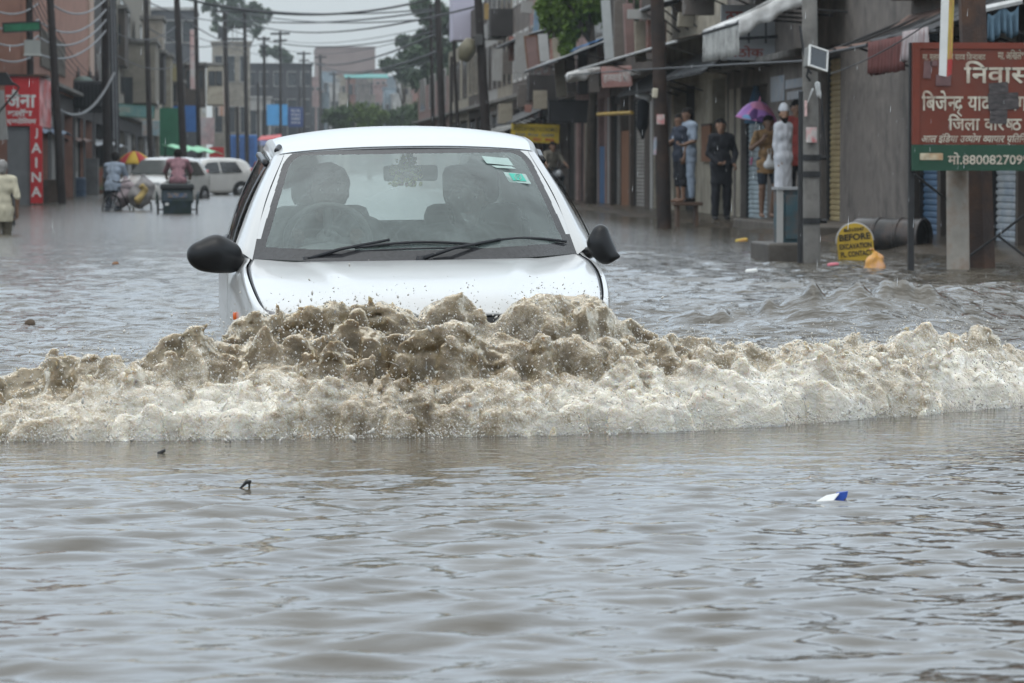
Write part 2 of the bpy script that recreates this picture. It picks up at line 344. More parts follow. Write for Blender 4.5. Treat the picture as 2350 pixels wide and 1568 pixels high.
# ---------- the bow wave
def wave_mat():
    m = bpy.data.materials.new('foaming_water'); N, L = nt(m); b = N['Principled BSDF']
    b.inputs['IOR'].default_value = 1.33; b.inputs['Specular IOR Level'].default_value = .75
    tc = N.new('ShaderNodeTexCoord'); at = N.new('ShaderNodeAttribute'); at.attribute_name = 'foam'
    n = N.new('ShaderNodeTexNoise'); n.inputs['Scale'].default_value = 9; n.inputs['Detail'].default_value = 9; n.inputs['Roughness'].default_value = .72; n.inputs['Distortion'].default_value = .8
    L.new(tc.outputs['Object'], n.inputs['Vector'])
    ad = N.new('ShaderNodeMath'); ad.operation = 'MULTIPLY_ADD'; L.new(n.outputs[0], ad.inputs[0]); ad.inputs[1].default_value = 1.75; L.new(at.outputs['Fac'], ad.inputs[2])
    rp = N.new('ShaderNodeValToRGB'); e = rp.color_ramp.elements
    e[0].position = .50; e[0].color = (.255, .192, .110, 1); e[1].position = .95; e[1].color = (.64, .60, .52, 1)
    q = e.new(.74); q.color = (.40, .335, .235, 1)
    dv = N.new('ShaderNodeMath'); dv.operation = 'MULTIPLY'; dv.inputs[1].default_value = .625; L.new(ad.outputs[0], dv.inputs[0]); L.new(dv.outputs[0], rp.inputs[0])
    vw = N.new('ShaderNodeTexNoise'); vw.inputs['Scale'].default_value = 14; vw.inputs['Detail'].default_value = 5; L.new(tc.outputs['Object'], vw.inputs['Vector'])
    va = N.new('ShaderNodeMixRGB'); va.blend_type = 'ADD'; va.inputs[0].default_value = .16; L.new(tc.outputs['Object'], va.inputs[1]); L.new(vw.outputs['Color'], va.inputs[2])
    vo = N.new('ShaderNodeTexVoronoi'); vo.feature = 'DISTANCE_TO_EDGE'; vo.inputs['Scale'].default_value = 36; L.new(va.outputs[0], vo.inputs['Vector'])
    vr = N.new('ShaderNodeMapRange'); vr.inputs['From Min'].default_value = .0; vr.inputs['From Max'].default_value = .13; vr.inputs['To Min'].default_value = 1; vr.inputs['To Max'].default_value = 0; L.new(vo.outputs['Distance'], vr.inputs['Value'])
    vf = N.new('ShaderNodeMapRange'); vf.inputs['From Min'].default_value = .50; vf.inputs['From Max'].default_value = .78; vf.inputs['To Max'].default_value = .42; L.new(dv.outputs[0], vf.inputs['Value'])
    vm = N.new('ShaderNodeMath'); vm.operation = 'MULTIPLY'; L.new(vr.outputs[0], vm.inputs[0]); L.new(vf.outputs[0], vm.inputs[1])
    lx = N.new('ShaderNodeMixRGB'); L.new(vm.outputs[0], lx.inputs[0]); L.new(rp.outputs[0], lx.inputs[1]); lx.inputs[2].default_value = (.74, .71, .64, 1)   # foam lace
    L.new(lx.outputs[0], b.inputs['Base Color'])
    sk = N.new('ShaderNodeTexNoise'); sk.inputs['Scale'].default_value = 130; sk.inputs['Detail'].default_value = 3; sk.inputs['Distortion'].default_value = .6; L.new(tc.outputs['Object'], sk.inputs['Vector'])
    sr = N.new('ShaderNodeMapRange'); sr.inputs['From Min'].default_value = .56; sr.inputs['From Max'].default_value = .66; L.new(sk.outputs[0], sr.inputs['Value'])
    sf = N.new('ShaderNodeMapRange'); sf.inputs['From Min'].default_value = .46; sf.inputs['From Max'].default_value = .74; sf.inputs['To Min'].default_value = .10; sf.inputs['To Max'].default_value = .65; L.new(dv.outputs[0], sf.inputs['Value'])
    sm = N.new('ShaderNodeMath'); sm.operation = 'MULTIPLY'; L.new(sr.outputs[0], sm.inputs[0]); L.new(sf.outputs[0], sm.inputs[1])
    l2 = N.new('ShaderNodeMixRGB'); L.new(sm.outputs[0], l2.inputs[0]); L.new(lx.outputs[0], l2.inputs[1]); l2.inputs[2].default_value = (.80, .78, .73, 1)   # bubbles
    L.new(l2.outputs[0], b.inputs['Base Color'])
    b.inputs['Roughness'].default_value = .06
    b.inputs['Coat Weight'].default_value = .7; b.inputs['Coat Roughness'].default_value = .02; b.inputs['Coat IOR'].default_value = 1.4; b.inputs['Subsurface Weight'].default_value = 1; b.inputs['Subsurface Radius'].default_value = (1, .72, .42); b.inputs['Subsurface Scale'].default_value = .045
    n2 = N.new('ShaderNodeTexNoise'); n2.inputs['Scale'].default_value = 60; n2.inputs['Detail'].default_value = 4; n2.inputs['Distortion'].default_value = 1.0; L.new(tc.outputs['Object'], n2.inputs['Vector'])
    bp = N.new('ShaderNodeBump'); bp.inputs['Strength'].default_value = .9; bp.inputs['Distance'].default_value = .016; n2.inputs['Scale'].default_value = 42
    bs = N.new('ShaderNodeMapRange'); bs.inputs['From Min'].default_value = .48; bs.inputs['From Max'].default_value = .74; bs.inputs['To Min'].default_value = .22; bs.inputs['To Max'].default_value = .85; L.new(dv.outputs[0], bs.inputs['Value']); L.new(bs.outputs[0], bp.inputs['Strength'])
    L.new(n2.outputs[0], bp.inputs['Height'])
    L.new(bp.outputs[0], b.inputs['Normal'])
    gl = N.new('ShaderNodeBsdfGlass'); gl.inputs['Roughness'].default_value = .02; gl.inputs['IOR'].default_value = 1.30; L.new(bp.outputs[0], gl.inputs['Normal'])
    tn = N.new('ShaderNodeMixRGB'); tn.inputs[0].default_value = .45; L.new(l2.outputs[0], tn.inputs[1]); tn.inputs[2].default_value = (.98, .92, .80, 1); L.new(tn.outputs[0], gl.inputs['Color'])
    ms = N.new('ShaderNodeMixShader'); gf = N.new('ShaderNodeMapRange'); gf.inputs['From Min'].default_value = .45; gf.inputs['From Max'].default_value = .8; gf.inputs['To Min'].default_value = .62; gf.inputs['To Max'].default_value = .22; L.new(dv.outputs[0], gf.inputs['Value'])
    L.new(gf.outputs[0], ms.inputs[0]); L.new(b.outputs[0], ms.inputs[1]); L.new(gl.outputs[0], ms.inputs[2]); L.new(ms.outputs[0], N['Material Output'].inputs['Surface'])
    return m
WAVEM = wave_mat()
def build_wave():
    rng = np.random.default_rng(5); h = .0095
    lo = np.array([-1.7, 12.05, -.06]); hi = np.array([4.3, 14.75, .62])
    n = np.ceil((hi - lo) / h).astype(int)
    xs = lo[0] + np.arange(n[0]) * h; ys = lo[1] + np.arange(n[1]) * h; zs = lo[2] + np.arange(n[2]) * h
    X2, Y2 = np.meshgrid(xs, ys, indexing='ij')
    n2 = lambda lams, an=(1, 1): fract((n[0], n[1]), h, lams, rng, aniso=an)
    wa, wb = n2([.5, .13], (1.2, 1)); H = macro(X2, Y2, .04 * wa + .028 * wb); ed = sstep(-1.7, -.98, X2) * (1 - sstep(3.05, 4.3, X2)); H = H * ed - .16 * (1 - ed)
    d = Y2 - toe_y(X2)
    A = np.clip((H + .06) / .36, 0, 1.05)                              # turbulence grows with the wave
    low = 1 - sstep(.22, .46, d)                                       # the low front is finer and whiter
    b0, b1, b2, b3 = n2([.40, .20, .10, .05], (1.5, .9)); g0, g1 = n2([.6, .3])
    bl = lambda f: np.sqrt(f * f + .06) - .85                          # rounded billows with soft creases
    H = H + A * (.058 * bl(b0) * (1 - .45 * low) + .022 * bl(b1) * (.8 + .6 * low) + .011 * bl(b2) * (.5 + .8 * low) - .004 * bl(b3))
    # the bonnet parts the water: it laps a little way up the nose and no further
    cy = Y2 - 14.5 - .0115 * 0; cx = ony(967, 595, 14.5).x - .0115 * cy; ins = (np.abs(X2 - cx) < .735) & (cy > -1.0)
    lim = .455 + .06 * sstep(-1.05, -.84, cy) - .55 * sstep(-.84, -.70, cy)
    H = np.where(ins, np.minimum(H, lim + .012 * b1), H); A = np.where(ins, A * .35, A)
    gx, gy = np.gradient(H, h); G = 1 / np.sqrt(1 + gx ** 2 + gy ** 2); G = np.clip(G, .34, 1)
    F = (zs[None, None, :] - H[:, :, None]).astype(np.float32) * G[:, :, None].astype(np.float32)
    A3 = A[:, :, None].astype(np.float32); L3 = low[:, :, None].astype(np.float32)
    ab = lambda f, c_: np.sqrt(f * f + .04) - c_
    f0, f1, f2 = fract(tuple(n), h, [.19, .085, .042], rng, aniso=(1.4, 1, 1.1))
    F -= A3 * (.009 + .008 * L3) * ab(f0, .65); del f0
    F -= A3 * (.006 + .008 * L3) * ab(f1, .65); del f1
    F -= A3 * (.0035 + .007 * L3) * ab(f2, .65); del f2
    V, Q = surface_nets(F, lo, h)
    lab = np.arange(len(V)); E = np.concatenate([Q[:, [0, 1]], Q[:, [1, 2]], Q[:, [2, 3]]])
    for _ in range(60):                                                # keep the wave itself and only the smallest loose blobs
        m_ = np.minimum(lab[E[:, 0]], lab[E[:, 1]]); old = lab.copy(); np.minimum.at(lab, E[:, 0], m_); np.minimum.at(lab, E[:, 1], m_); lab = lab[lab]
        if (lab == old).all(): break
    sz = np.bincount(lab, minlength=len(V))[lab]; ok = (sz > 20000) | (sz < 30); Q = Q[ok[Q].all(1)]
    us = np.unique(Q); rm_ = np.full(len(V), -1); rm_[us] = np.arange(len(us)); V = V[us]; Q = rm_[Q]
    o = from_np('bow_wave', V, Q, WAVEM)
    dd = V[:, 1] - toe_y(V[:, 0]); rr = sstep(.5, 2.3, V[:, 0])
    big = fract((64, 64), .1, [1.6], rng)[0]
    bi = big[np.clip(((V[:, 0] + 2) / .1).astype(int), 0, 63), np.clip(((V[:, 2] + V[:, 1] - 11.8) / .1).astype(int), 0, 63)]
    foam = .44 * (1 - sstep(.20, .48, dd)) + .34 * rr * (1 - sstep(.4, 1.2, dd)) + .20 * bi - .10
    at = o.data.attributes.new('foam', 'FLOAT', 'POINT'); at.data.foreach_set('value', foam.astype(np.float32))
    tag(o, 'muddy foaming bow wave pushed up in front of the white car', 'bow wave', kind='stuff')
    # thrown drops: small stretched beads above the crests
    bm = bmesh.new(); bmesh.ops.create_icosphere(bm, subdivisions=1, radius=1)
    iv = np.array([v.co[:] for v in bm.verts]); fi = np.array([[v.index for v in f.verts] for f in bm.faces]); bm.free()
    m = 20000
    pick = V[rng.integers(0, len(V), m * 6)]; pick = pick[(pick[:, 2] > .05)][:m]; m = len(pick)
    up = rng.exponential(.028, m)
    C = pick + np.stack([rng.normal(0, .03, m), rng.normal(-.03, .05, m), up], 1)
    k_ = 6500; tx = rng.uniform(-1.5, 4.1, k_); C[:k_] = np.stack([tx, toe_y(tx) + rng.normal(.0, .06, k_), rng.exponential(.022, k_)], 1)   # froth splashing along the foot
    r = np.clip(rng.lognormal(math.log(.0019), .42, m), .001, .009)
    st = np.stack([np.ones(m), np.ones(m), rng.uniform(.9, 2.2, m)], 1)
    ang = rng.uniform(-1, 1, (m, 2))
    B = iv[None] * (r[:, None, None] * st[:, None, :]); c_, s_ = np.cos(ang[:, 0]), np.sin(ang[:, 0])
    B = np.stack([B[:, :, 0] * c_[:, None] + B[:, :, 2] * s_[:, None], B[:, :, 1], -B[:, :, 0] * s_[:, None] + B[:, :, 2] * c_[:, None]], 2) + C[:, None, :]
    FF = (fi[None] + (np.arange(m) * len(iv))[:, None, None]).reshape(-1, 3)
    # torn strands at the crests
    ns_ = 1100; st0 = V[rng.integers(0, len(V), ns_ * 3)]; st0 = st0[st0[:, 2] > .07][:ns_]; ns_ = len(st0); dr = np.stack([rng.normal(0, .6, ns_), rng.normal(-.25, .4, ns_), rng.uniform(.4, 1.2, ns_)], 1); ll = rng.uniform(.012, .05, ns_); rad = rng.uniform(.0016, .0042, ns_)
    rings = []
    for k in range(5):
        u = k / 4; cpt = st0 + dr * (ll * (u - .15))[:, None] - np.array([0, 0, .9])[None] * (ll * u * u)[:, None] * .45
        a_ = np.arange(5) * 2 * math.pi / 5; rings.append(cpt[:, None] + np.stack([np.cos(a_), np.sin(a_), .3 * np.sin(a_)], 1)[None] * (rad * (1.05 - u * .85 + .35 * (k == 3)))[:, None, None])
    SV = np.stack(rings, 1).reshape(-1, 3); q0 = np.array([[k * 5 + j, k * 5 + (j + 1) % 5, (k + 1) * 5 + (j + 1) % 5, (k + 1) * 5 + j] for k in range(4) for j in range(5)]); SF = (q0[None] + 25 * np.arange(ns_)[:, None, None]).reshape(-1, 4)
    tag(from_np('splash_strands', SV, SF, WAVEM), 'thin torn strands of water flying off the bow wave', 'water spray', kind='stuff').data.attributes.new('foam', 'FLOAT', 'POINT').data.foreach_set('value', np.full(len(SV), .35, dtype=np.float32))
    wm = mat('spray_water', (.52, .49, .44), .08, .2, spec=.8)
    tag(from_np('spray', B.reshape(-1, 3), FF, wm), 'drops of water thrown up above the bow wave', 'water spray', kind='stuff')
build_wave()
# ---------- people: one continuous implicit body each, clothes as children
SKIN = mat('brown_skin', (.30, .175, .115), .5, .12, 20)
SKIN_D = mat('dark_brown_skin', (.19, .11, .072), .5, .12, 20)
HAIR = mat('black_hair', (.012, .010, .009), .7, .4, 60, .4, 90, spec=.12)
SKIN_S = mat('shaded_brown_skin', (.08, .05, .036), .6, .12, 20)  # skin darkened to put the cabin's shade into the occupants' colour
EYE = mat('eye_white', (.55, .52, .48), .3, .05)
MOUTH = mat('lip', (.16, .06, .05), .5, .1)
def lerp(a, b, t): return Vector(a) * (1 - t) + Vector(b) * t
def joints(**o):
    J = dict(hipL=(-.09, 0, .92), hipR=(.09, 0, .92), kneeL=(-.10, -.01, .49), kneeR=(.10, -.01, .49), ankL=(-.105, .02, .08), ankR=(.105, .02, .08),
             shL=(-.185, 0, 1.39), shR=(.185, 0, 1.39), elL=(-.22, .02, 1.10), elR=(.22, .02, 1.10), wrL=(-.225, -.03, .86), wrR=(.225, -.03, .86),
             neck=(0, .01, 1.44), head=(0, -.01, 1.575), face=(0, -1, 0), footdir=(0, -1, 0), handL=None, handR=None, curl=.4)
    J.update(o); return {k: (Vector(v) if isinstance(v, (tuple, list)) else v) for k, v in J.items()}
def hand_prims(wr, d, side, palm_n, curl):
    """palm and five unequal curled fingers leaving the wrist along d; side = direction of the thumb"""
    d = d.normalized(); s = (side - d * side.dot(d)).normalized(); n = d.cross(s)
    if n.dot(palm_n) < 0: n = -n
    P = [(wr, .024, wr + d * .05, .023, .02), (wr + d * .03 + s * .02, .017, wr + d * .085 + s * .026, .014, .015), (wr + d * .03 - s * .02, .017, wr + d * .08 - s * .026, .013, .015), (wr + d * .03, .018, wr + d * .085, .016, .015)]
    for q, (o, l) in enumerate(((.029, .068), (.010, .078), (-.010, .072), (-.029, .056))):
        a = wr + d * .088 + s * o; c = curl * (1 + .15 * q)
        d1 = (d * math.cos(c * .7) + n * math.sin(c * .7) + s * o * 1.6).normalized(); d2 = d * math.cos(c * 1.8) + n * math.sin(c * 1.8)
        m = a + d1 * l * .52
        P += [(a, .0102, m, .0094, .004), (m, .0094, m + d2 * l * .48, .0082, .004)]
    t0 = wr + d * .03 + s * .028; t1 = t0 + (d * .5 + s * .8 + n * .25).normalized() * .036; t2 = t1 + (d * .85 + s * .35 + n * .4).normalized() * .03
    return P + [(t0, .0135, t1, .011, .008), (t1, .011, t2, .009, .004)]
def person(label, loc, J, rz=0.0, scale=1.0, skin=SKIN, hair='short', hairmat=HAIR, top=None, sleeve=.45, bottom=None, leg=1.0, kurta=0.0, beard=False, cap=None, shoes=None, group=None, h=.0075, female=False, extra_hair=None, legs=True):
    t = thing('person', label, 'person', loc, rz, group); t.scale = (scale,) * 3
    j = J; hipc = (j['hipL'] + j['hipR']) / 2; shc = (j['shL'] + j['shR']) / 2; up = (shc - hipc).normalized()
    f = j['face'].normalized(); rt = f.cross(Vector((0, 0, 1))).normalized() * -1; uu = rt.cross(f) if rt.cross(f).z > 0 else f.cross(rt); hd = j['head']
    wd = .92 if female else 1.0
    def torso(g):
        inL, inR = lerp(j['shL'], shc, .32), lerp(j['shR'], shc, .32); ch = lerp(hipc, shc, .72); be = lerp(hipc, shc, .3)
        sd = (j['shR'] - j['shL']).normalized()
        return [(inL, .062 + g, inR, .062 + g, .05), (j['shL'], .052 + g, inL, .06 + g, .04), (j['shR'], .052 + g, inR, .06 + g, .04),
                (ch - sd * .075 * wd, .098 + g, ch + sd * .075 * wd, .098 + g, .05), (be - sd * .06 * wd, .095 + g, be + sd * .06 * wd, .095 + g, .05),
                (lerp(j['hipL'], hipc, .1), .105 + g, lerp(j['hipR'], hipc, .1), .105 + g, .05), (hipc, .10 + g, shc, .09 + g, .05)]
    def arm(s, g, upto=2.0):
        sh, el, wr = j['sh' + s], j['el' + s], j['wr' + s]; P = []
        u = min(1, upto); P.append((sh, .052 + g, lerp(sh, el, u), .052 + (.040 - .052) * u + g, .03))
        if upto > 1: u = upto - 1; P.append((el, .040 + g, lerp(el, wr, u), .040 + (.027 - .040) * u + g, .02))
        return P
    def legp(s, g, upto=2.0):
        hp, kn, an = j['hip' + s], j['knee' + s], j['ank' + s]; P = []
        u = min(1, upto); P.append((hp, .088 + g, lerp(hp, kn, u), .088 + (.056 - .088) * u + g, .03))
        if upto > 1:
            u = upto - 1; cf = lerp(kn, an, .28) + Vector((0, .012, 0)); P.append((kn, .055 + g, cf, .055 + g, .02)); P.append((cf, .055 + g, lerp(cf, an, u), .055 + (.036 - .055) * u + g, .02))
        return P
    # skin
    P = [(hd + uu * .035 + f * -.012, .088, hd + uu * .03 + f * .02, .082, .02), (hd + uu * .0 + f * .02, .072, hd - uu * .055 + f * .03, .058, .03), (hd - uu * .085 + f * .055, .034, hd - uu * .06 + f * .05, .045, .03),
         (hd + uu * .012 + f * .095, .010, hd - uu * .018 + f * .108, .015, .015), (hd - uu * .012 + rt * .082, .015, hd + uu * .018 + rt * .083, .013, .008), (hd - uu * .012 - rt * .082, .015, hd + uu * .018 - rt * .083, .013, .008),
         (j['neck'], .055, hd - uu * .04, .052, .03), (hd - uu * .045 + f * .088, .013, hd - uu * .058 + f * .085, .015, .012)]
    P += torso(0) + arm('L', 0) + arm('R', 0)
    for s, sg in (('L', 1), ('R', -1)):
        wr, el = j['wr' + s], j['el' + s]; hv = j['hand' + s]; d = hv if hv is not None else (wr - el)
        side = Vector((sg * .25, -1, .1)); P += hand_prims(wr, d, side, Vector((sg, 0, 0)), j['curl'])
    if legs:
        P += legp('L', 0) + legp('R', 0)
        for s in 'LR':
            a = j['ank' + s]; fd = j['footdir']; P += [(a - fd * .03 + Vector((0, 0, -.045)), .036, a + fd * .06 + Vector((0, 0, -.05)), .032, .03), (a + fd * .06 + Vector((0, 0, -.05)), .034, a + fd * .15 + Vector((0, 0, -.06)), .022, .02)]
    V, F = sdf_mesh(P, h, .02); from_np('body', V, F, skin, t)
    # face
    e = MB()
    for sg in (1, -1): e.ball(hd + uu * .018 + f * .090 + rt * .033 * sg, .0115, 1, (1, 1, .7))
    e.build('eyes', EYE, t, True)
    e = MB()
    for sg in (1, -1):
        e.ball(hd + uu * .018 + f * .099 + rt * .033 * sg, .0065, 1); e.tube([hd + uu * .045 + f * .093 + rt * .015 * sg, hd + uu * .049 + f * .093 + rt * .033 * sg, hd + uu * .042 + f * .083 + rt * .052 * sg], .005, 5)
    e.build('pupils_and_brows', HAIR, t, True)
    MB().tube([hd - uu * .05 + f * .094 - rt * .022, hd - uu * .053 + f * .102, hd - uu * .05 + f * .094 + rt * .022], [.004, .0065, .004], 6).build('mouth', MOUTH, t, True)
    if hair:
        Q = [(hd + uu * .055 - f * .02, .092, hd + uu * .055 + f * .02, .080, .02), (hd + uu * .02 - f * .035, .085, hd - uu * .03 - f * .04, .070, .02), (hd + uu * .03 - f * .01 + rt * .045, .055, hd + uu * .03 - f * .01 - rt * .045, .055, .02), (hd + uu * .085 + f * .035 - rt * .03, .042, hd + uu * .085 + f * .035 + rt * .03, .042, .02)]
        if hair == 'long': Q += [(hd - f * .06, .07, hd - uu * .16 - f * .06, .05, .03), (hd - f * .02 + rt * .06, .035, hd - uu * .09 - f * .03 + rt * .05, .03, .02), (hd - f * .02 - rt * .06, .035, hd - uu * .09 - f * .03 - rt * .05, .03, .02)]
        V, F = sdf_mesh(Q, h, .015)
        V = V + .004 * np.sin(V @ np.array([[130, 70, 30], [40, 150, 60], [60, 20, 170]])) ; from_np('hair', V, F, hairmat, t)
    if beard:
        V, F = sdf_mesh([(hd - uu * .075 + f * .055, .05, hd - uu * .13 + f * .06, .028, .02), (hd - uu * .05 + rt * .06 + f * .02, .025, hd - uu * .09 + rt * .025 + f * .06, .035, .02), (hd - uu * .05 - rt * .06 + f * .02, .025, hd - uu * .09 - rt * .025 + f * .06, .035, .02)], h, .02); from_np('beard', V, F, HAIR, t)
    if cap:
        V, F = sdf_mesh([(hd + uu * .06 - f * .02, .095, hd + uu * .06 + f * .015, .088, .02), (hd + uu * .085, .09, hd + uu * .095, .085, .02)], h, .02)
        keep = (V - np.array(hd + uu * .045)) @ np.array(uu) > 0; F = F[keep[F].all(1)]; from_np('cap', V, F, cap, t)
    def wrinkle(V, a=.006):
        w_ = .7 * np.sin(V[:, 2] * 31 + 5 * np.sin(V[:, 0] * 13 + loc[0]) + 3 * np.sin(V[:, 1] * 17)) + .5 * np.sin(V[:, 0] * 58 + V[:, 2] * 9 + 2 * np.sin(V[:, 2] * 7))
        return V + a * np.stack([w_, w_ * .8, np.zeros(len(V))], 1)
    if bottom:
        Q = [(lerp(j['hipL'], hipc, .1) + up * .04, .108, lerp(j['hipR'], hipc, .1) + up * .04, .108, .05)] + legp('L', .017, leg) + legp('R', .017, leg)
        if leg > 1.5:
            for s in 'LR': Q.append((j['knee' + s], .068, lerp(j['knee' + s], j['ank' + s], leg - 1), .06, .02))
        V, F = sdf_mesh(Q, h, .02); from_np('shorts' if leg < 1.2 else 'trousers', wrinkle(V), F, bottom, t)
    if top:
        Q = torso(.014) + [(lerp(j['shL'], shc, .7) + up * .03, .05, lerp(j['shR'], shc, .7) + up * .03, .05, .03)]
        for s in 'LR': Q += arm(s, .015, sleeve * 2)
        dn = Vector((0, 0, -1)) if kurta > .2 else -up
        if kurta:
            lo = hipc + dn * kurta; sd = (j['shR'] - j['shL']).normalized()
            Q += [(hipc - sd * .06, .11, lo - sd * .085, .105, .05), (hipc + sd * .06, .11, lo + sd * .085, .105, .05), (hipc, .115, lo, .11, .05)]
        V, F = sdf_mesh(Q, h, .025)
        if kurta:
            keep = (V - np.array(hipc)) @ np.array(dn) < kurta + .05; F = F[keep[F].all(1)]
        from_np('shirt' if kurta < .3 else 'kurta', wrinkle(V, .0055), F, top, t)
    if shoes:
        Q = []
        for s in 'LR':
            a = j['ank' + s]; fd = j['footdir']; Q += [(a - fd * .03 + Vector((0, 0, -.045)), .042, a + fd * .06 + Vector((0, 0, -.05)), .038, .03), (a + fd * .06 + Vector((0, 0, -.05)), .038, a + fd * .15 + Vector((0, 0, -.06)), .028, .02)]
        V, F = sdf_mesh(Q, h, .02); from_np('sandals', V, F, shoes, t)
    return t
# ---------- the white hatchback ploughing through the water
PAINT = bpy.data.materials.new('white_car_paint')
def _paint():
    N, L = nt(PAINT); b = N['Principled BSDF']; b.inputs['Roughness'].default_value = .35; b.inputs['Coat Weight'].default_value = .8; b.inputs['Coat Roughness'].default_value = .10
    tc = N.new('ShaderNodeTexCoord'); n = N.new('ShaderNodeTexNoise'); n.inputs['Scale'].default_value = 5; n.inputs['Detail'].default_value = 9; n.inputs['Roughness'].default_value = .7; L.new(tc.outputs['Object'], n.inputs['Vector'])
    sx = N.new('ShaderNodeSeparateXYZ'); L.new(tc.outputs['Object'], sx.inputs[0])
    mr = N.new('ShaderNodeMapRange'); mr.inputs['From Min'].default_value = .62; mr.inputs['From Max'].default_value = .30; L.new(sx.outputs['Z'], mr.inputs['Value'])
    mu = N.new('ShaderNodeMath'); mu.operation = 'MULTIPLY'; L.new(mr.outputs[0], mu.inputs[0]); 
    r = N.new('ShaderNodeValToRGB'); r.color_ramp.elements[0].position = .42; r.color_ramp.elements[1].position = .72; r.color_ramp.elements[0].color = (.04, .04, .04, 1); r.color_ramp.elements[1].color = (.6, .6, .6, 1); L.new(n.outputs[0], r.inputs[0]); L.new(r.outputs[0], mu.inputs[1])
    mx = N.new('ShaderNodeMixRGB'); mx.inputs[1].default_value = (.49, .495, .49, 1); mx.inputs[2].default_value = (.36, .32, .26, 1); L.new(mu.outputs[0], mx.inputs[0]); L.new(mx.outputs[0], b.inputs['Base Color'])
    # rain drops standing on the paint
    v = N.new('ShaderNodeTexVoronoi'); v.inputs['Scale'].default_value = 90; L.new(tc.outputs['Object'], v.inputs['Vector'])
    m2 = N.new('ShaderNodeMapRange'); m2.inputs['From Min'].default_value = .0; m2.inputs['From Max'].default_value = .28; m2.inputs['To Min'].default_value = 1; m2.inputs['To Max'].default_value = 0; L.new(v.outputs['Distance'], m2.inputs['Value'])
    bp = N.new('ShaderNodeBump'); bp.inputs['Strength'].default_value = .06; bp.inputs['Distance'].default_value = .004; L.new(m2.outputs[0], bp.inputs['Height']); L.new(bp.outputs[0], b.inputs['Coat Normal'])
_paint()
def glass(name, tint, haze, hcol, streak=False):
    m = bpy.data.materials.new(name); N, L = nt(m); N.remove(N['Principled BSDF']); out = N['Material Output']
    tr = N.new('ShaderNodeBsdfTransparent'); tr.inputs[0].default_value = tint + (1,)
    df = N.new('ShaderNodeBsdfDiffuse'); df.inputs[0].default_value = hcol + (1,)
    tl = N.new('ShaderNodeBsdfTranslucent'); tl.inputs[0].default_value = hcol + (1,)
    md = N.new('ShaderNodeMixShader'); md.inputs[0].default_value = .35; L.new(df.outputs[0], md.inputs[1]); L.new(tl.outputs[0], md.inputs[2])
    tc = N.new('ShaderNodeTexCoord'); mp = N.new('ShaderNodeMapping'); L.new(tc.outputs['Object'], mp.inputs[0])
    n = N.new('ShaderNodeTexNoise'); n.inputs['Scale'].default_value = 3.2; n.inputs['Detail'].default_value = 8; n.inputs['Roughness'].default_value = .62; n.inputs['Distortion'].default_value = .5; L.new(mp.outputs[0], n.inputs['Vector'])
    mr = N.new('ShaderNodeMapRange'); mr.inputs['From Min'].default_value = .3; mr.inputs['From Max'].default_value = .75; mr.inputs['To Min'].default_value = haze[0]; mr.inputs['To Max'].default_value = haze[1]; L.new(n.outputs[0], mr.inputs['Value']); fac = mr.outputs[0]
    if streak:   # arcs left by the wipers, as rings about the two pivots
        for cx in (-.52, .12):
            vd = N.new('ShaderNodeVectorMath'); vd.operation = 'DISTANCE'; vd.inputs[1].default_value = (cx, .05, .62); L.new(tc.outputs['Object'], vd.inputs[0])
            n2 = N.new('ShaderNodeTexNoise'); n2.noise_dimensions = '1D'; n2.inputs['Scale'].default_value = 55; n2.inputs['Detail'].default_value = 5; L.new(vd.outputs['Value'], n2.inputs['W'])
            m3 = N.new('ShaderNodeMapRange'); m3.inputs['From Min'].default_value = .54; m3.inputs['From Max'].default_value = .75; m3.inputs['To Max'].default_value = .13; L.new(n2.outputs[0], m3.inputs['Value'])
            n4 = N.new('ShaderNodeMath'); n4.operation = 'MULTIPLY'; L.new(m3.outputs[0], n4.inputs[0]); L.new(n.outputs[0], n4.inputs[1])
            ad = N.new('ShaderNodeMath'); ad.operation = 'ADD'; L.new(fac, ad.inputs[0]); L.new(n4.outputs[0], ad.inputs[1]); fac = ad.outputs[0]
    m1 = N.new('ShaderNodeMixShader'); L.new(fac, m1.inputs[0]); L.new(tr.outputs[0], m1.inputs[1]); L.new(md.outputs[0], m1.inputs[2])
    gl = N.new('ShaderNodeBsdfGlossy'); gl.inputs['Roughness'].default_value = .03
    v = N.new('ShaderNodeTexVoronoi'); v.inputs['Scale'].default_value = 120; L.new(mp.outputs[0], v.inputs['Vector'])
    m5 = N.new('ShaderNodeMapRange'); m5.inputs['From Max'].default_value = .25; m5.inputs['To Min'].default_value = 1; m5.inputs['To Max'].default_value = 0; L.new(v.outputs['Distance'], m5.inputs['Value'])
    bp = N.new('ShaderNodeBump'); bp.inputs['Strength'].default_value = .15; bp.inputs['Distance'].default_value = .003; L.new(m5.outputs[0], bp.inputs['Height']); L.new(bp.outputs[0], gl.inputs['Normal'])
    fr = N.new('ShaderNodeFresnel'); fr.inputs['IOR'].default_value = 1.5
    m2 = N.new('ShaderNodeMixShader'); L.new(fr.outputs[0], m2.inputs[0]); L.new(m1.outputs[0], m2.inputs[1]); L.new(gl.outputs[0], m2.inputs[2]); L.new(m2.outputs[0], out.inputs['Surface'])
    return m
GLASS_W = glass('misted_windscreen', (.86, .95, .92), (.15, .38), (.50, .60, .58), True)
GLASS_S = glass('dark_side_glass', (.42, .46, .45), (.05, .15), (.25, .28, .28))
GLASS_R = glass('misted_rear_glass', (.92, .97, .95), (.35, .55), (.92, .95, .94))
BLK = mat('black_plastic', (.009, .009, .010), .3, .3, 12, .1, 180, spec=.3)
BLKR = mat('black_rubber', (.014, .015, .018), .5, .2, 10)
FRIT = mat('windscreen_black_edge', (.03, .03, .032), .12, .3, 60, spec=.5)
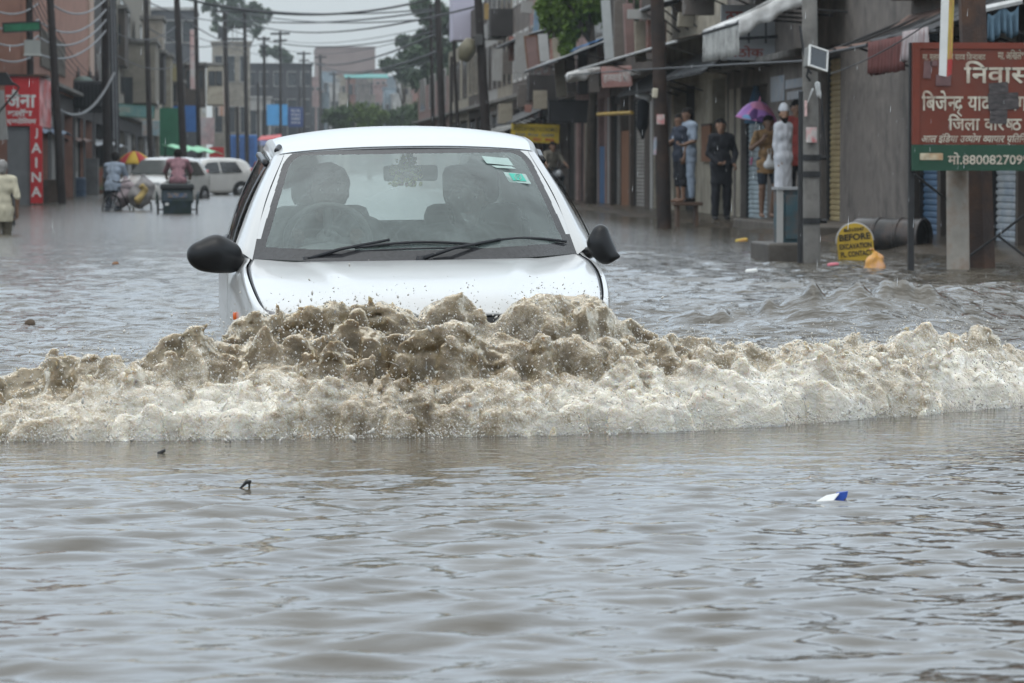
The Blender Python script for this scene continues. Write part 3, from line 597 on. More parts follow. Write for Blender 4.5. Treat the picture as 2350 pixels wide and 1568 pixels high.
GREYSTRIP = mat('grey_rubber_strip', (.32, .33, .33), .5, .15, 30)
INT = mat('grey_car_interior', (.05, .052, .052), .8, .2, 9)
INTL = mat('grey_dashboard', (.10, .105, .105), .7, .2, 9)
def mirx(rows): return rows + [[(-p[0], p[1], p[2]) for p in r] for r in rows[-2::-1]]
def sym(half): return [list(r) + [(-p[0], p[1], p[2]) for p in reversed(r[:-1])] for r in half]
def tpatch(rows, t0, t1, nu, nv):
    A = [[Vector(p) for p in r] for r in rows]; cols = []
    dense = [spline(r, nv) for r in A]
    return [[cr([dense[i][j] for i in range(len(A))], t0 + (t1 - t0) * k / (nu - 1)) for j in range(nv)] for k in range(nu)]
o0 = ony(967, 595, 14.5)
CAR = thing('car', 'white five-door hatchback with black mirrors driving at the camera through deep water', 'car', (o0.x, o0.y, 0))
CAR.rotation_euler = (0, R(-.8), .0115)
# windscreen, its black edge and the white corners round it, from one surface
WS = sym([[(-.715, .285, .618), (-.43, .085, .608), (0, 0, .604)], [(-.635, .545, .860), (-.36, .385, .868), (0, .335, .872)], [(-.545, .815, 1.068), (-.30, .745, 1.082), (0, .715, 1.088)]])
def windscreen():
    nu, nv = 220, 380; G = patch(WS, nu, nv)
    sel = {'glass': [], 'edge': [], 'corner': []}
    def sd(x, z):   # rounded trapezoid in (x, z), negative inside
        t = (z - .604) / (1.086 - .604); w = .70 + (.537 - .70) * t - .006; r = .085
        hx = w; cz = .85; hz = .238; qx, qz = abs(x) - hx + r, abs(z - cz) - hz + r
        if z < cz: qx = max(abs(x) - hx + .05, -1); r2 = .05; qz = abs(z - cz) - hz + r2; return math.hypot(max(qx, 0), max(qz, 0)) + min(max(qx, qz), 0) - r2
        return math.hypot(max(qx, 0), max(qz, 0)) + min(max(qx, qz), 0) - r
    for i in range(nu - 1):
        for j in range(nv - 1):
            c = (G[i][j] + G[i + 1][j + 1]) / 2; lowz = .604 + .02 * (abs(c.x) / .7) ** 2
            s = sd(c.x, c.z); k = 'corner' if s > .004 and c.z > .7 else ('edge' if s > -.026 or c.z < lowz + .045 else 'glass')
            sel[k].append((i * nv + j, i * nv + j + 1, (i + 1) * nv + j + 1, (i + 1) * nv + j))
    pts = [p for r in G for p in r]
    sel['c2'] = [f for f in sel['corner'] if pts[f[0]].x > 0]; sel['corner'] = [f for f in sel['corner'] if pts[f[0]].x <= 0]
    for k, nm, m_ in (('glass', 'windscreen', GLASS_W), ('edge', 'windscreen_surround', FRIT), ('corner', 'windscreen_corner', PAINT), ('c2', 'windscreen_corner', PAINT)):
        b = MB(); used = sorted({i for f in sel[k] for i in f}); mp = {q: n for n, q in enumerate(used)}
        b.add([pts[q] for q in used], [[mp[q] for q in f] for f in sel[k]]); b.build(nm, m_, CAR, True)
windscreen()
# roof
RF = sym([[(-.605, .93, 1.035), (-.55, .83, 1.068), (-.29, .75, 1.088), (0, .716, 1.093)], [(-.625, 1.2, 1.078), (-.565, 1.15, 1.118), (-.29, 1.12, 1.152), (0, 1.1, 1.160)], [(-.63, 1.7, 1.095), (-.57, 1.66, 1.146), (-.29, 1.65, 1.186), (0, 1.65, 1.197)],
          [(-.61, 2.3, 1.085), (-.55, 2.3, 1.132), (-.28, 2.32, 1.172), (0, 2.33, 1.182)], [(-.575, 2.80, 1.03), (-.52, 2.83, 1.075), (-.26, 2.87, 1.108), (0, 2.88, 1.118)]])
roof = MB().grid(patch(RF, 40, 60)).build('roof', PAINT, CAR, True); solidify(roof, .02)
GR = patch(RF, 40, 61)
for j, nm in ((7, 0), (53, 1)):
    b = MB(); b.grid([[GR[i][j + q] + Vector((0, 0, .0035 if abs(q) < 2 else .001)) for q in (-2, -1, 0, 1, 2)] for i in range(40)]); b.build('roof_strip', GREYSTRIP, CAR, True)
sb = MB(); sb.grid([[p + Vector((0, -.004, .002)) for p in GR[0]], [p + Vector((0, .02, .004)) for p in GR[0]]]).build('roof_seal', BLKR, roof, True)
V, F = sdf_mesh([((-.578, .94, 1.085), .012, (-.565, .99, 1.10), .014)], .004, .01); from_np('aerial_base', V, F, BLK, CAR)
# bonnet
HD = sym([[(-.70, .262, .617), (-.43, .062, .600), (0, -.018, .596)], [(-.722, -.03, .588), (-.40, -.20, .586), (0, -.22, .590)], [(-.715, -.42, .537), (-.38, -.50, .552), (0, -.52, .556)], [(-.685, -.78, .462), (-.36, -.86, .480), (0, -.88, .486)], [(-.65, -.90, .40), (-.35, -1.0, .405), (0, -1.04, .405)]])
G = patch(HD, 60, 90)
for r in G:
    for p in r:   # raised centre with two creases that spread towards the windscreen
        e_ = .30 + .22 * (p.y + .9) / 1.1; p.z += .014 * (1 - float(sstep(e_ - .035, e_ + .035, abs(p.x)))) * float(sstep(.22, -.1, p.y))
bon = MB().grid(G).build('bonnet', PAINT, CAR, True); solidify(bon, .012)
for sx_ in (0, 89):
    b = MB(); b.tube([r[sx_] + Vector((0, 0, -.004)) for r in G], .0055, 6); b.build('bonnet_seam', BLKR, bon, True)
MB().tube([r + Vector((0, 0, .004)) for r in G[2]][::3], .001, 4)
nz = ony(985, 597, 14.46); MB().lathe([(.0, .016), (.008, .014), (.011, .004), (.012, -.004)], (.045, -.075, .603), 10).build('washer_nozzle', BLK, bon, True)
# sides: one net of stations, cut into wing, doors and rear quarter
ST = []
def side_rows(sg):
    rows = []
    for y, hs, zh, w in ((-.96, .635, .41, .70), (-.80, .692, .462, .735), (-.42, .727, .540, .765), (-.03, .735, .588, .782), (.28, .718, .622, .80)):
        rows.append([(sg * hs, y + (.0 if y > -.9 else 0), zh), (sg * (hs + .022), y, zh - .012), (sg * (w - .012), y, zh - .085), (sg * w, y, zh - .19), (sg * (w - .006), y, .14), (sg * (w - .05), y, -.2)])
    for y, w in ((.48, .818), (1.0, .84), (1.7, .842), (2.3, .825), (2.8, .775), (3.05, .70)):
        rows.append([(sg * (w - .032), y, .668), (sg * (w - .010), y, .642), (sg * w, y, .56), (sg * (w + .004), y, .40), (sg * (w - .008), y, .14), (sg * (w - .05), y, -.2)])
    return rows
for sg in (-1, 1):
    rows = side_rows(sg)
    for nm, t0, t1, nu in (('front_wing', 0, 4.62, 70), ('front_door', 4.64, 6.55, 30), ('rear_door', 6.57, 7.6, 20), ('rear_quarter', 7.62, 10, 30)):
        o = MB().grid(tpatch(rows, t0, t1, nu, 40)).build(nm, PAINT, CAR, True)
        if 'door' in nm:
            q = tpatch(rows, t1 - .30, t1 - .14, 2, 40); c_ = (q[0][14] + q[1][14]) / 2; hb = MB()
            hb.box(c_ + Vector((sg * .008, 0, 0)), (.03, .15, .05), None, .008); hb.build('door_handle', BLK, o, True)
        if nm == 'front_wing':
            q = tpatch(rows, 3.0, 3.2, 2, 40); c_ = q[0][22]; MB().box((c_.x + sg * .004, c_.y, .385), (.02, .05, .034), None, .006).build('side_indicator', mat('amber_lens', (.75, .13, .02), .15, .1, spec=.6), o, True)
    # pillars: strips from windscreen to side glass
    A = [[(sg * .705, .27, .612), (sg * .745, .30, .640), (sg * .785, .42, .655)], [(sg * .64, .548, .860), (sg * .672, .59, .870), (sg * .70, .70, .862)], [(sg * .548, .82, 1.066), (sg * .582, .87, 1.066), (sg * .612, .97, 1.036)]]
    MB().grid(patch(A, 24, 10)).build('windscreen_pillar', PAINT, CAR, True)
    rail = [(.97, .612, 1.036), (1.3, .632, 1.072), (1.75, .636, 1.085), (2.3, .618, 1.07), (2.75, .585, 1.02)]
    def top_at(y):
        return Vector((sg * np.interp(y, [r[0] for r in rail], [r[1] for r in rail]), y, np.interp(y, [r[0] for r in rail], [r[2] for r in rail])))
    def bot_at(y): return Vector((sg * np.interp(y, [.42, 1.0, 1.7, 2.3, 2.8], [.786, .806, .809, .792, .745]), y, .668))
    def sidequad(y0b, y0t, y1b, y1t, inset, n=12):
        return [[lerp(bot_at(y0b + (y1b - y0b) * u / n), top_at(y0t + (y1t - y0t) * u / n), v / 6) + Vector((sg * (.018 * math.sin(math.pi * v / 6) - inset), 0, 0)) for v in range(7)] for u in range(n + 1)]
    for nm, q, m_ in (('front_side_window', (.50, 1.0, 1.46, 1.46), GLASS_S), ('rear_side_window', (1.56, 1.56, 2.18, 2.12), GLASS_S)):
        MB().grid(sidequad(*q, .006)).build(nm, m_, CAR, True)
    MB().grid(sidequad(.425, .93, .52, 1.02, -.004, 4)).build('window_frame', BLKR, CAR, True)
    MB().grid(sidequad(1.45, 1.45, 1.57, 1.57, -.002, 4)).build('centre_pillar', BLKR, CAR, True)
    MB().grid(sidequad(2.17, 2.10, 2.85, 2.75, -.002, 8)).build('rear_pillar', PAINT, CAR, True)
    b = MB(); b.tube([top_at(y) + Vector((sg * .012, 0, -.012)) for y in (.93, 1.1, 1.3, 1.6, 2.0, 2.3)], .016, 6); b.build('rain_visor', BLK, CAR, True)
    b = MB(); b.tube([bot_at(y) + Vector((sg * .004, 0, .006)) for y in (.42, .7, 1.0, 1.4, 1.8, 2.3)], .013, 6); b.build('window_seal', BLKR, CAR, True)
    MB().grid(patch([[(sg * .66, -.93, .33), (sg * .58, -1.0, .33), (sg * .42, -1.045, .33)], [(sg * .69, -.85, .42), (sg * .60, -.965, .41), (sg * .42, -1.01, .40)], [(sg * .70, -.80, .46), (sg * .63, -.90, .435), (sg * .42, -.985, .41)]], 10, 14)).build('headlight', mat('headlight_glass', (.10, .09, .09), .06, .2, spec=.8), CAR, True)
# mirrors
V, F = sdf_mesh([((-.93, .22, .640), .056, (-.86, .23, .652), .062), ((-.86, .23, .652), .062, (-.80, .26, .642), .05), ((-.84, .25, .622), .04, (-.745, .335, .598), .026), ((-.90, .23, .615), .04, (-.80, .27, .60), .032)], .006, .05); V[:, 1] = .24 + (V[:, 1] - .24) * .9
from_np('wing_mirror', V, F, BLK, CAR)
V, F = sdf_mesh([((.80, .20, .708), .036, (.815, .20, .63), .044), ((.785, .2, .66), .045, (.825, .21, .615), .042), ((.79, .25, .635), .03, (.742, .33, .61), .026), ((.84, .17, .598), .010, (.872, .17, .605), .007)], .006, .035); om = from_np('wing_mirror', V, F, BLK, CAR)
# wipers
def onws(x, z, off=.02):
    t = (z - .604) / .484; y = .71 * t + .285 * (abs(x) / .7) ** 2 * (1 - .65 * t); return Vector((x, y - off * .85, z + off * .53))
for (p0, p1, b0, b1) in (((-.475, .606), (-.12, .678), (-.27, .650), (.26, .655)), ((.005, .606), (.36, .672), (.26, .662), (.66, .658))):
    w_ = MB(); w_.tube([onws(*p0, .012), onws((p0[0] * .6 + p1[0] * .4), p0[1] * .6 + p1[1] * .4 + .004, .035), onws(*p1, .03)], [.011, .008, .006], 6)
    n_ = 12; w_.tube([onws(b0[0] + (b1[0] - b0[0]) * k / n_, b0[1] + (b1[1] - b0[1]) * k / n_ + .018 * math.sin(math.pi * k / n_), .022) for k in range(n_ + 1)], .0065, 6)
    w_.tube([onws(b0[0] + (b1[0] - b0[0]) * k / n_, b0[1] + (b1[1] - b0[1]) * k / n_ + .006 * math.sin(math.pi * k / n_) - .008, .008) for k in range(n_ + 1)], .005, 6)
    w_.lathe([(0, .02), (.016, .018), (.02, 0)], onws(*p0, .004), 10); w_.build('wiper', BLKR, CAR, True)
# front end below the nose
MB().grid(patch(sym([[(-.70, -.80, .34), (-.42, -1.04, .34), (0, -1.09, .34)], [(-.76, -.80, .22), (-.45, -1.11, .22), (0, -1.17, .22)], [(-.76, -.78, .05), (-.45, -1.09, .05), (0, -1.15, .05)], [(-.70, -.75, -.18), (-.42, -1.02, -.18), (0, -1.06, -.18)]]), 20, 40)).build('front_bumper', PAINT, CAR, True)
MB().grid(patch(sym([[(-.42, -1.0, .405), (-.2, -1.035, .405), (0, -1.045, .405)], [(-.42, -1.03, .35), (-.2, -1.07, .35), (0, -1.08, .35)]]), 6, 20)).build('grille', BLK, CAR, True)
# tail
MB().grid(patch(sym([[(-.70, 3.05, .66), (-.4, 3.2, .66), (0, 3.24, .66)], [(-.72, 3.08, .4), (-.4, 3.25, .4), (0, 3.29, .4)], [(-.70, 3.05, -.2), (-.4, 3.2, -.2), (0, 3.24, -.2)]]), 14, 24)).build('tailgate', PAINT, CAR, True)
MB().grid(patch(sym([[(-.66, 3.0, .672), (-.36, 3.12, .672), (0, 3.16, .672)], [(-.61, 2.92, .87), (-.33, 3.03, .88), (0, 3.06, .885)], [(-.55, 2.80, 1.055), (-.29, 2.88, 1.085), (0, 2.89, 1.095)]]), 12, 20)).build('rear_window', GLASS_R, CAR, True)
for sg in (-1, 1): MB().grid(patch([[(sg * .78, 2.75, .665), (sg * .70, 2.98, .665), (sg * .60, 3.06, .668)], [(sg * .70, 2.72, .87), (sg * .655, 2.86, .87), (sg * .58, 2.96, .875)], [(sg * .60, 2.70, 1.03), (sg * .575, 2.76, 1.05), (sg * .51, 2.82, 1.07)]], 10, 8)).build('tail_pillar', PAINT, CAR, True)
# cabin
b = MB(); b.grid(patch(sym([[(-.72, .30, .575), (-.4, .10, .59), (0, .03, .59)], [(-.72, .48, .62), (-.4, .42, .635), (0, .40, .632)], [(-.72, .72, .60), (-.4, .70, .625), (0, .72, .615)], [(-.72, .78, .40), (-.4, .78, .40), (0, .78, .38)]]), 16, 30)); b.ball((-.36, .62, .615), .16, 2, (1.15, .9, .38)); b.build('dashboard', INTL, CAR, True)
MB().b2((-.74, -.1, .02), (.74, 3.0, .08)).b2((-.70, 2.35, .1), (.70, 2.5, .74), .03).b2((-.70, 2.5, .60), (.70, 3.1, .665)).build('cabin_floor', INT, CAR)
sw = MB(); ctr = Vector((-.36, .80, .675)); Mw = Euler((R(-62), 0, 0)).to_matrix()
sw.tube([ctr + Mw @ Vector((.185 * math.cos(a), .185 * math.sin(a), 0)) for a in [2 * math.pi * k / 40 for k in range(41)]], .016, 8, False)
sw.tube([ctr + Mw @ Vector((-.18, 0, 0)), ctr + Mw @ Vector((.18, 0, 0))], .02, 6); sw.tube([ctr, ctr + Mw @ Vector((0, -.18, 0))], .02, 6); sw.ball(ctr, .06, 2, (1, .6, 1)); sw.tube([ctr, ctr + Mw @ Vector((0, .02, -.3))], .025, 6)
sw.build('steering_wheel', INTL, CAR, True)
for x in (-.36, .36):
    s_ = MB(); s_.box((x, 1.62, .52), (.46, .14, .62), (R(-12), 0, 0), .05); s_.box((x, 1.40, .22), (.46, .5, .16), None, .05); s_.build('front_seat', INT, CAR, True)
    MB().box((x, 1.74, .915), (.27, .10, .19), (R(-8), 0, 0), .045).build('headrest', INT, CAR, True)
rm = MB(); rm.box((.02, .86, .975), (.245, .03, .072), None, .014); rm.tube([(.02, .87, .99), (.02, .84, 1.07)], .012, 6); rm.build('rear_view_mirror', mat('dark_mirror_back', (.05, .055, .055), .4, .1), CAR, True)
gm = mat('gold_tinsel', (.95, .85, .22), .2, .4, 80); rng = random.Random(3); b = MB(); b2 = MB()
for k in range(130):
    a = rng.uniform(0, 1); cx_ = -.06 + .11 * a + rng.gauss(0, .018); cz_ = 1.035 - .10 * abs(rng.gauss(0, .6)) - .03 * math.sin(9 * a)
    (b if k % 3 else b2).ball((cx_, .825 + rng.uniform(-.02, .015), max(cz_, .925)), rng.uniform(.006, .013), 1, (1, .6, rng.uniform(.6, 1.6)))
hg = b2.build('red_garland', mat('red_garland', (.22, .05, .03), .7, .3, 60), None, False); bg_ = b.build('gold_tinsel_flowers', gm, hg, False)
for o in (hg, ): o.location = CAR.location; o.rotation_euler = CAR.rotation_euler
tag(hg, 'small red and gold tinsel garland hung over the rear view mirror', 'garland')
# stickers inside the glass
stk = mat('pale_green_sticker', (.33, .43, .40), .5, .1, 20); stg = mat('green_sticker', (.06, .42, .32), .5, .1, 20)
for (x0, x1, z0, z1, sk, m_) in ((.345, .465, 1.012, 1.045, -.012, stk), (.385, .475, .992, 1.003, -.006, stk), (.435, .535, .928, .972, -.01, stk)):
    q = [onws(x, z + sk * k, .004) for x, z, k in ((x0, z0, 0), (x1, z0, 1), (x1 - .02, z1, 1), (x0 - .02, z1, 0))]
    st = MB().slab(q, (0, -.8, .5), .001).build('windscreen_sticker', m_, CAR)
    if z0 < .95:
        MB().slab([onws(x, z, .0065) for x, z in ((.455, .934), (.515, .929), (.498, .961), (.438, .966))], (0, -.8, .5), .001).build('sticker_print', stg, st)
        MB().tube([onws(.478 + .014 * math.cos(a), .947 + .014 * math.sin(a), .0095) for a in [2 * math.pi * k / 16 for k in range(17)]], .0016, 4, False).tube([onws(.47, .94, .0095), onws(.478, .957, .0095), onws(.486, .94, .0095)], .0016, 4).build('sticker_mark', stk, st)
# driver and passenger
def seated(sx_, lean, armL, armR, dz=0.0):
    return joints(hipL=(sx_ - .10, 1.50, .24), hipR=(sx_ + .10, 1.50, .24), kneeL=(sx_ - .13, 1.02, .33), kneeR=(sx_ + .13, 1.02, .33), ankL=(sx_ - .12, .80, .12), ankR=(sx_ + .12, .80, .12), shL=(sx_ - .19 + lean, 1.46, .70 + dz), shR=(sx_ + .19 + lean, 1.46, .70 + dz), neck=(sx_ + lean, 1.44, .75 + dz), head=(sx_ + lean, 1.40, .885 + dz), elL=armL[0], wrL=armL[1], elR=armR[0], wrR=armR[1], curl=1.4)
dk = mat('dark_olive_shirt', (.045, .045, .035), .85, .2, 12)
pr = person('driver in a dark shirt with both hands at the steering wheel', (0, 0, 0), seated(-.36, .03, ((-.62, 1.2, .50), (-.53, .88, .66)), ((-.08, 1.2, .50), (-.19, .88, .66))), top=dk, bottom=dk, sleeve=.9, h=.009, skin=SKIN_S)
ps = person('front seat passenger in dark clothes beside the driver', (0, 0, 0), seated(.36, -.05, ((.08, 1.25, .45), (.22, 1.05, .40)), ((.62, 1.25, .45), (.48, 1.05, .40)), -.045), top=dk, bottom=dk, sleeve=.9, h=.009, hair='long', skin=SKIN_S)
for o in (pr, ps): o.location = CAR.location; o.rotation_euler = CAR.rotation_euler
# ---------- lettering
def _glyph(body, bold=.0):
    c = bpy.data.curves.new('t', 'FONT'); c.body = body; c.size = 1; c.offset = bold; c.resolution_u = 3
    o = bpy.data.objects.new('t', c); COL.objects.link(o); bpy.context.view_layer.update()
    me = bpy.data.meshes.new_from_object(o.evaluated_get(bpy.context.evaluated_depsgraph_get())); bpy.data.objects.remove(o); bpy.data.curves.remove(c)
    V = [v.co.copy() for v in me.vertices]; F = [tuple(p.vertices) for p in me.polygons]; bpy.data.meshes.remove(me); return V, F
def _clip(V, F, xcut):
    bm = bmesh.new(); vs = [bm.verts.new(v) for v in V]
    for f in F:
        try: bm.faces.new([vs[i] for i in f])
        except ValueError: pass
    bmesh.ops.bisect_plane(bm, geom=bm.verts[:] + bm.edges[:] + bm.faces[:], plane_co=(xcut, 0, 0), plane_no=(1, 0, 0), clear_outer=True)
    bm.verts.index_update(); r = [v.co.copy() for v in bm.verts], [tuple(v.index for v in f.verts) for f in bm.faces]; bm.free(); return r
def text_shape(s, bold=.012):
    """runs of glyphs; a syllable in [] is a half form (its right stem cut off); {x} hangs a ra-stroke under x"""
    import re as _re
    V = []; F = []; x = 0.0
    for tok in _re.findall(r'\[[^\]]+\]|\{[^}]+\}| +|[^\[\{ ]+', s):
        if tok.isspace(): x += .28 * len(tok); continue
        half = tok[0] == '['; ra = tok[0] == '{'
        v, f = _glyph(tok.strip('[]{}'), bold)
        if not v: continue
        x0 = min(p.x for p in v); v = [Vector((p.x - x0, p.y, 0)) for p in v]; w = max(p.x for p in v)
        if half: v, f = _clip(v, f, w - .17); w -= .19
        if ra:
            b = len(v); q = [(w * .30, -.12), (w * .38, -.06), (w * .85, -.24), (w * .79, -.30)]; v = v + [Vector((a, c_, 0)) for a, c_ in q]; f = list(f) + [(b, b + 1, b + 2, b + 3)]
            q = [(w * .62, .12), (w * .72, .12), (w * .45, -.12), (w * .36, -.06)]; b = len(v); v = v + [Vector((a, c_, 0)) for a, c_ in q]; f = list(f) + [(b, b + 1, b + 2, b + 3)]
        b = len(V); V += [p + Vector((x, 0, 0)) for p in v]; F += [tuple(i + b for i in k) for k in f]; x += w - (.012 if ord(tok.strip('[]{}')[0]) > 0x900 else -.05)
    return V, F
def lettering(name, s, m, parent, org, xdir, ydir, width=None, height=None, slant=0.0, align='l', lift=.004, bold=.012, world=False):
    """flat painted letters at org along xdir / ydir, fitted to a width and a height"""
    V, F = text_shape(s, bold)
    x0, x1 = min(v.x for v in V), max(v.x for v in V); y0, y1 = min(v.y for v in V), max(v.y for v in V)
    sx_ = width / (x1 - x0) if width else height / (y1 - y0); sy_ = height / (y1 - y0) if height else sx_
    xd, yd = Vector(xdir).normalized(), Vector(ydir).normalized(); n = xd.cross(yd); off = {'l': 0, 'c': -(x1 - x0) / 2, 'r': -(x1 - x0)}[align]
    b = MB(); b.add([Vector(org) + xd * ((v.x - x0 + off + slant * (v.y - y0)) * sx_) + yd * ((v.y - y0) * sy_) + n * lift for v in V], F)
    o = b.build(name, m, parent, off=parent.location if world else None); return o
# ---------- shared street materials
TX = 9.3                                   # the right-hand shopfronts stand on this line
PL_GREY = mat('stained_grey_plaster', (.16, .138, .122), .9, .3, 1.5, .3, 12, dirt=(.05, .045, .042), dscale=1.6, damt=.8)
PL_BRN = mat('brown_plaster', (.075, .058, .047), .9, .3, 1.6, .3, 12, dirt=(.04, .035, .03), dscale=1.4, damt=.8)
PL_PINK = mat('faded_pink_plaster', (.27, .175, .16), .9, .25, 1.6, .2, 12, dirt=(.12, .10, .09), dscale=1.3, damt=.7)
PL_CREAM = mat('dirty_cream_plaster', (.33, .295, .23), .9, .2, 2, .2, 12, dirt=(.12, .10, .08), dscale=1.5, damt=.7)
PL_WHITE = mat('dirty_white_paint', (.36, .355, .34), .8, .2, 2, .1, 12, dirt=(.16, .14, .12), dscale=2.2, damt=.75, stretch=(1, 1, .35))
PL_DARK = mat('dark_wall', (.045, .04, .038), .9, .3, 2)  # one dark tone for ground floors, gaps and recessed fronts
DARK = mat('painted_dark_interior', (.015, .014, .013), .9, .3, 2)  # near-black colour holds the shade inside doorways and the drum
CONC = mat('weathered_concrete', (.20, .19, .175), .9, .25, 3, .3, 25, dirt=(.06, .055, .05), dscale=2.5, damt=.7)
RUST = mat('rusty_brown_steel', (.045, .028, .022), .7, .35, 4, .3, 30, dirt=(.12, .055, .025), dscale=3, damt=.6)
DKSTEEL = mat('dark_steel', (.02, .02, .021), .6, .3, 8)
TIN = mat('corrugated_tin', (.30, .31, .32), .45, .25, 3, dirt=(.10, .07, .05), dscale=2, damt=.7)
TIN_D = mat('dark_tin', (.07, .068, .065), .6, .3, 3)  # tin in a darker tone
CLOTH_W = mat('white_awning_cloth', (.66, .66, .65), .85, .15, 3, .3, 8, dirt=(.22, .21, .19), dscale=2.5, damt=.7)
CLOTH_G = mat('grey_awning_cloth', (.30, .30, .28), .85, .3, 3, .3, 8, dirt=(.10, .10, .09), dscale=3, damt=.8)
CLOTH_B = mat('brown_awning_cloth', (.16, .09, .065), .85, .25, 4, .3, 10, dirt=(.05, .035, .03), dscale=3, damt=.7)
SH_GREY = mat('grey_shutter', (.27, .26, .24), .55, .15, 2, dirt=(.08, .07, .06), dscale=1.5, damt=.6)
SH_DARK = mat('dark_shutter', (.06, .055, .05), .55, .2, 2)
SH_YEL = mat('ochre_shutter', (.42, .33, .17), .55, .15, 2, dirt=(.20, .13, .07), dscale=1.5, damt=.5)
SH_BLUE = mat('blue_shutter', (.055, .12, .21), .55, .15, 2, dirt=(.03, .05, .07), dscale=1.6, damt=.6)
SH_LB = mat('pale_blue_shutter', (.36, .43, .46), .5, .15, 2, dirt=(.10, .10, .10), dscale=1.2, damt=.8)
SH_WH = mat('whitewashed_shutter', (.42, .43, .43), .5, .2, 2, dirt=(.10, .16, .24), dscale=2.2, damt=.7)
WOODB = mat('orange_brown_board', (.19, .085, .04), .7, .2, 5)
BLUEP = mat('blue_painted_panel', (.045, .13, .27), .55, .2, 5)
WHITE = mat('white_paint', (.66, .66, .64), .6, .1, 5)
CREAMP = mat('cream_paint_letters', (.54, .50, .41), .6, .25, 9, dirt=(.24, .12, .08), dscale=5, damt=.7)
REDP = mat('red_paint', (.45, .03, .03), .5, .15, 6)
GLASSW = mat('dark_window_glass', (.02, .024, .028), .12, .3, 3, spec=.7)
REDBR = mat('red_letters', (.28, .045, .03), .7, .2, 20)
def shutter(b, X, Y0, Y1, z0, z1, pitch=.085, d=.022):
    n = max(2, int((z1 - z0) / pitch)); rows = []
    for k in range(n):
        z = z0 + (z1 - z0) * k / n; p = (z1 - z0) / n
        for u, o in ((0, 0), (.25, -d), (.7, -d), (.95, 0)): rows.append([Vector((X + o, Y0, z + p * u)), Vector((X + o, Y1, z + p * u))])
    return b.grid(rows)
def awning(b, Y0, Y1, xi, zi, xo, zo, t=.03, sag=.0, waves=0, nx=8, ny=24, rag=0.0, seed=1):
    """a sheet hung from the wall (xi, zi) out to the street edge (xo, zo)"""
    rg = random.Random(seed); G = []
    for i in range(ny + 1):
        y = Y0 + (Y1 - Y0) * i / ny; r_ = []
        for j in range(nx + 1):
            u = j / nx; z = zi + (zo - zi) * u - sag * math.sin(math.pi * u) - (sag * .6 * abs(math.sin(math.pi * i / ny * max(waves, 1))) * u if waves else 0)
            r_.append(Vector((xi + (xo - xi) * u, y + rg.uniform(-1, 1) * rag, z + rg.uniform(-1, 1) * rag)))
        G.append(r_)
    return b.grid(G)
def valance(b, Y0, Y1, x, z, drop, n=40, wave=.03, scal=0.03, seed=2, nz=4):
    rg = random.Random(seed); G = []
    for i in range(n + 1):
        y = Y0 + (Y1 - Y0) * i / n; w_ = wave * math.sin(i * 1.7 + rg.random()); e_ = drop + scal * abs(math.sin(i * .8)) + rg.uniform(-.5, .5) * scal
        G.append([Vector((x + w_ * k / nz, y, z - e_ * k / nz)) for k in range(nz + 1)])
    return b.grid(G)
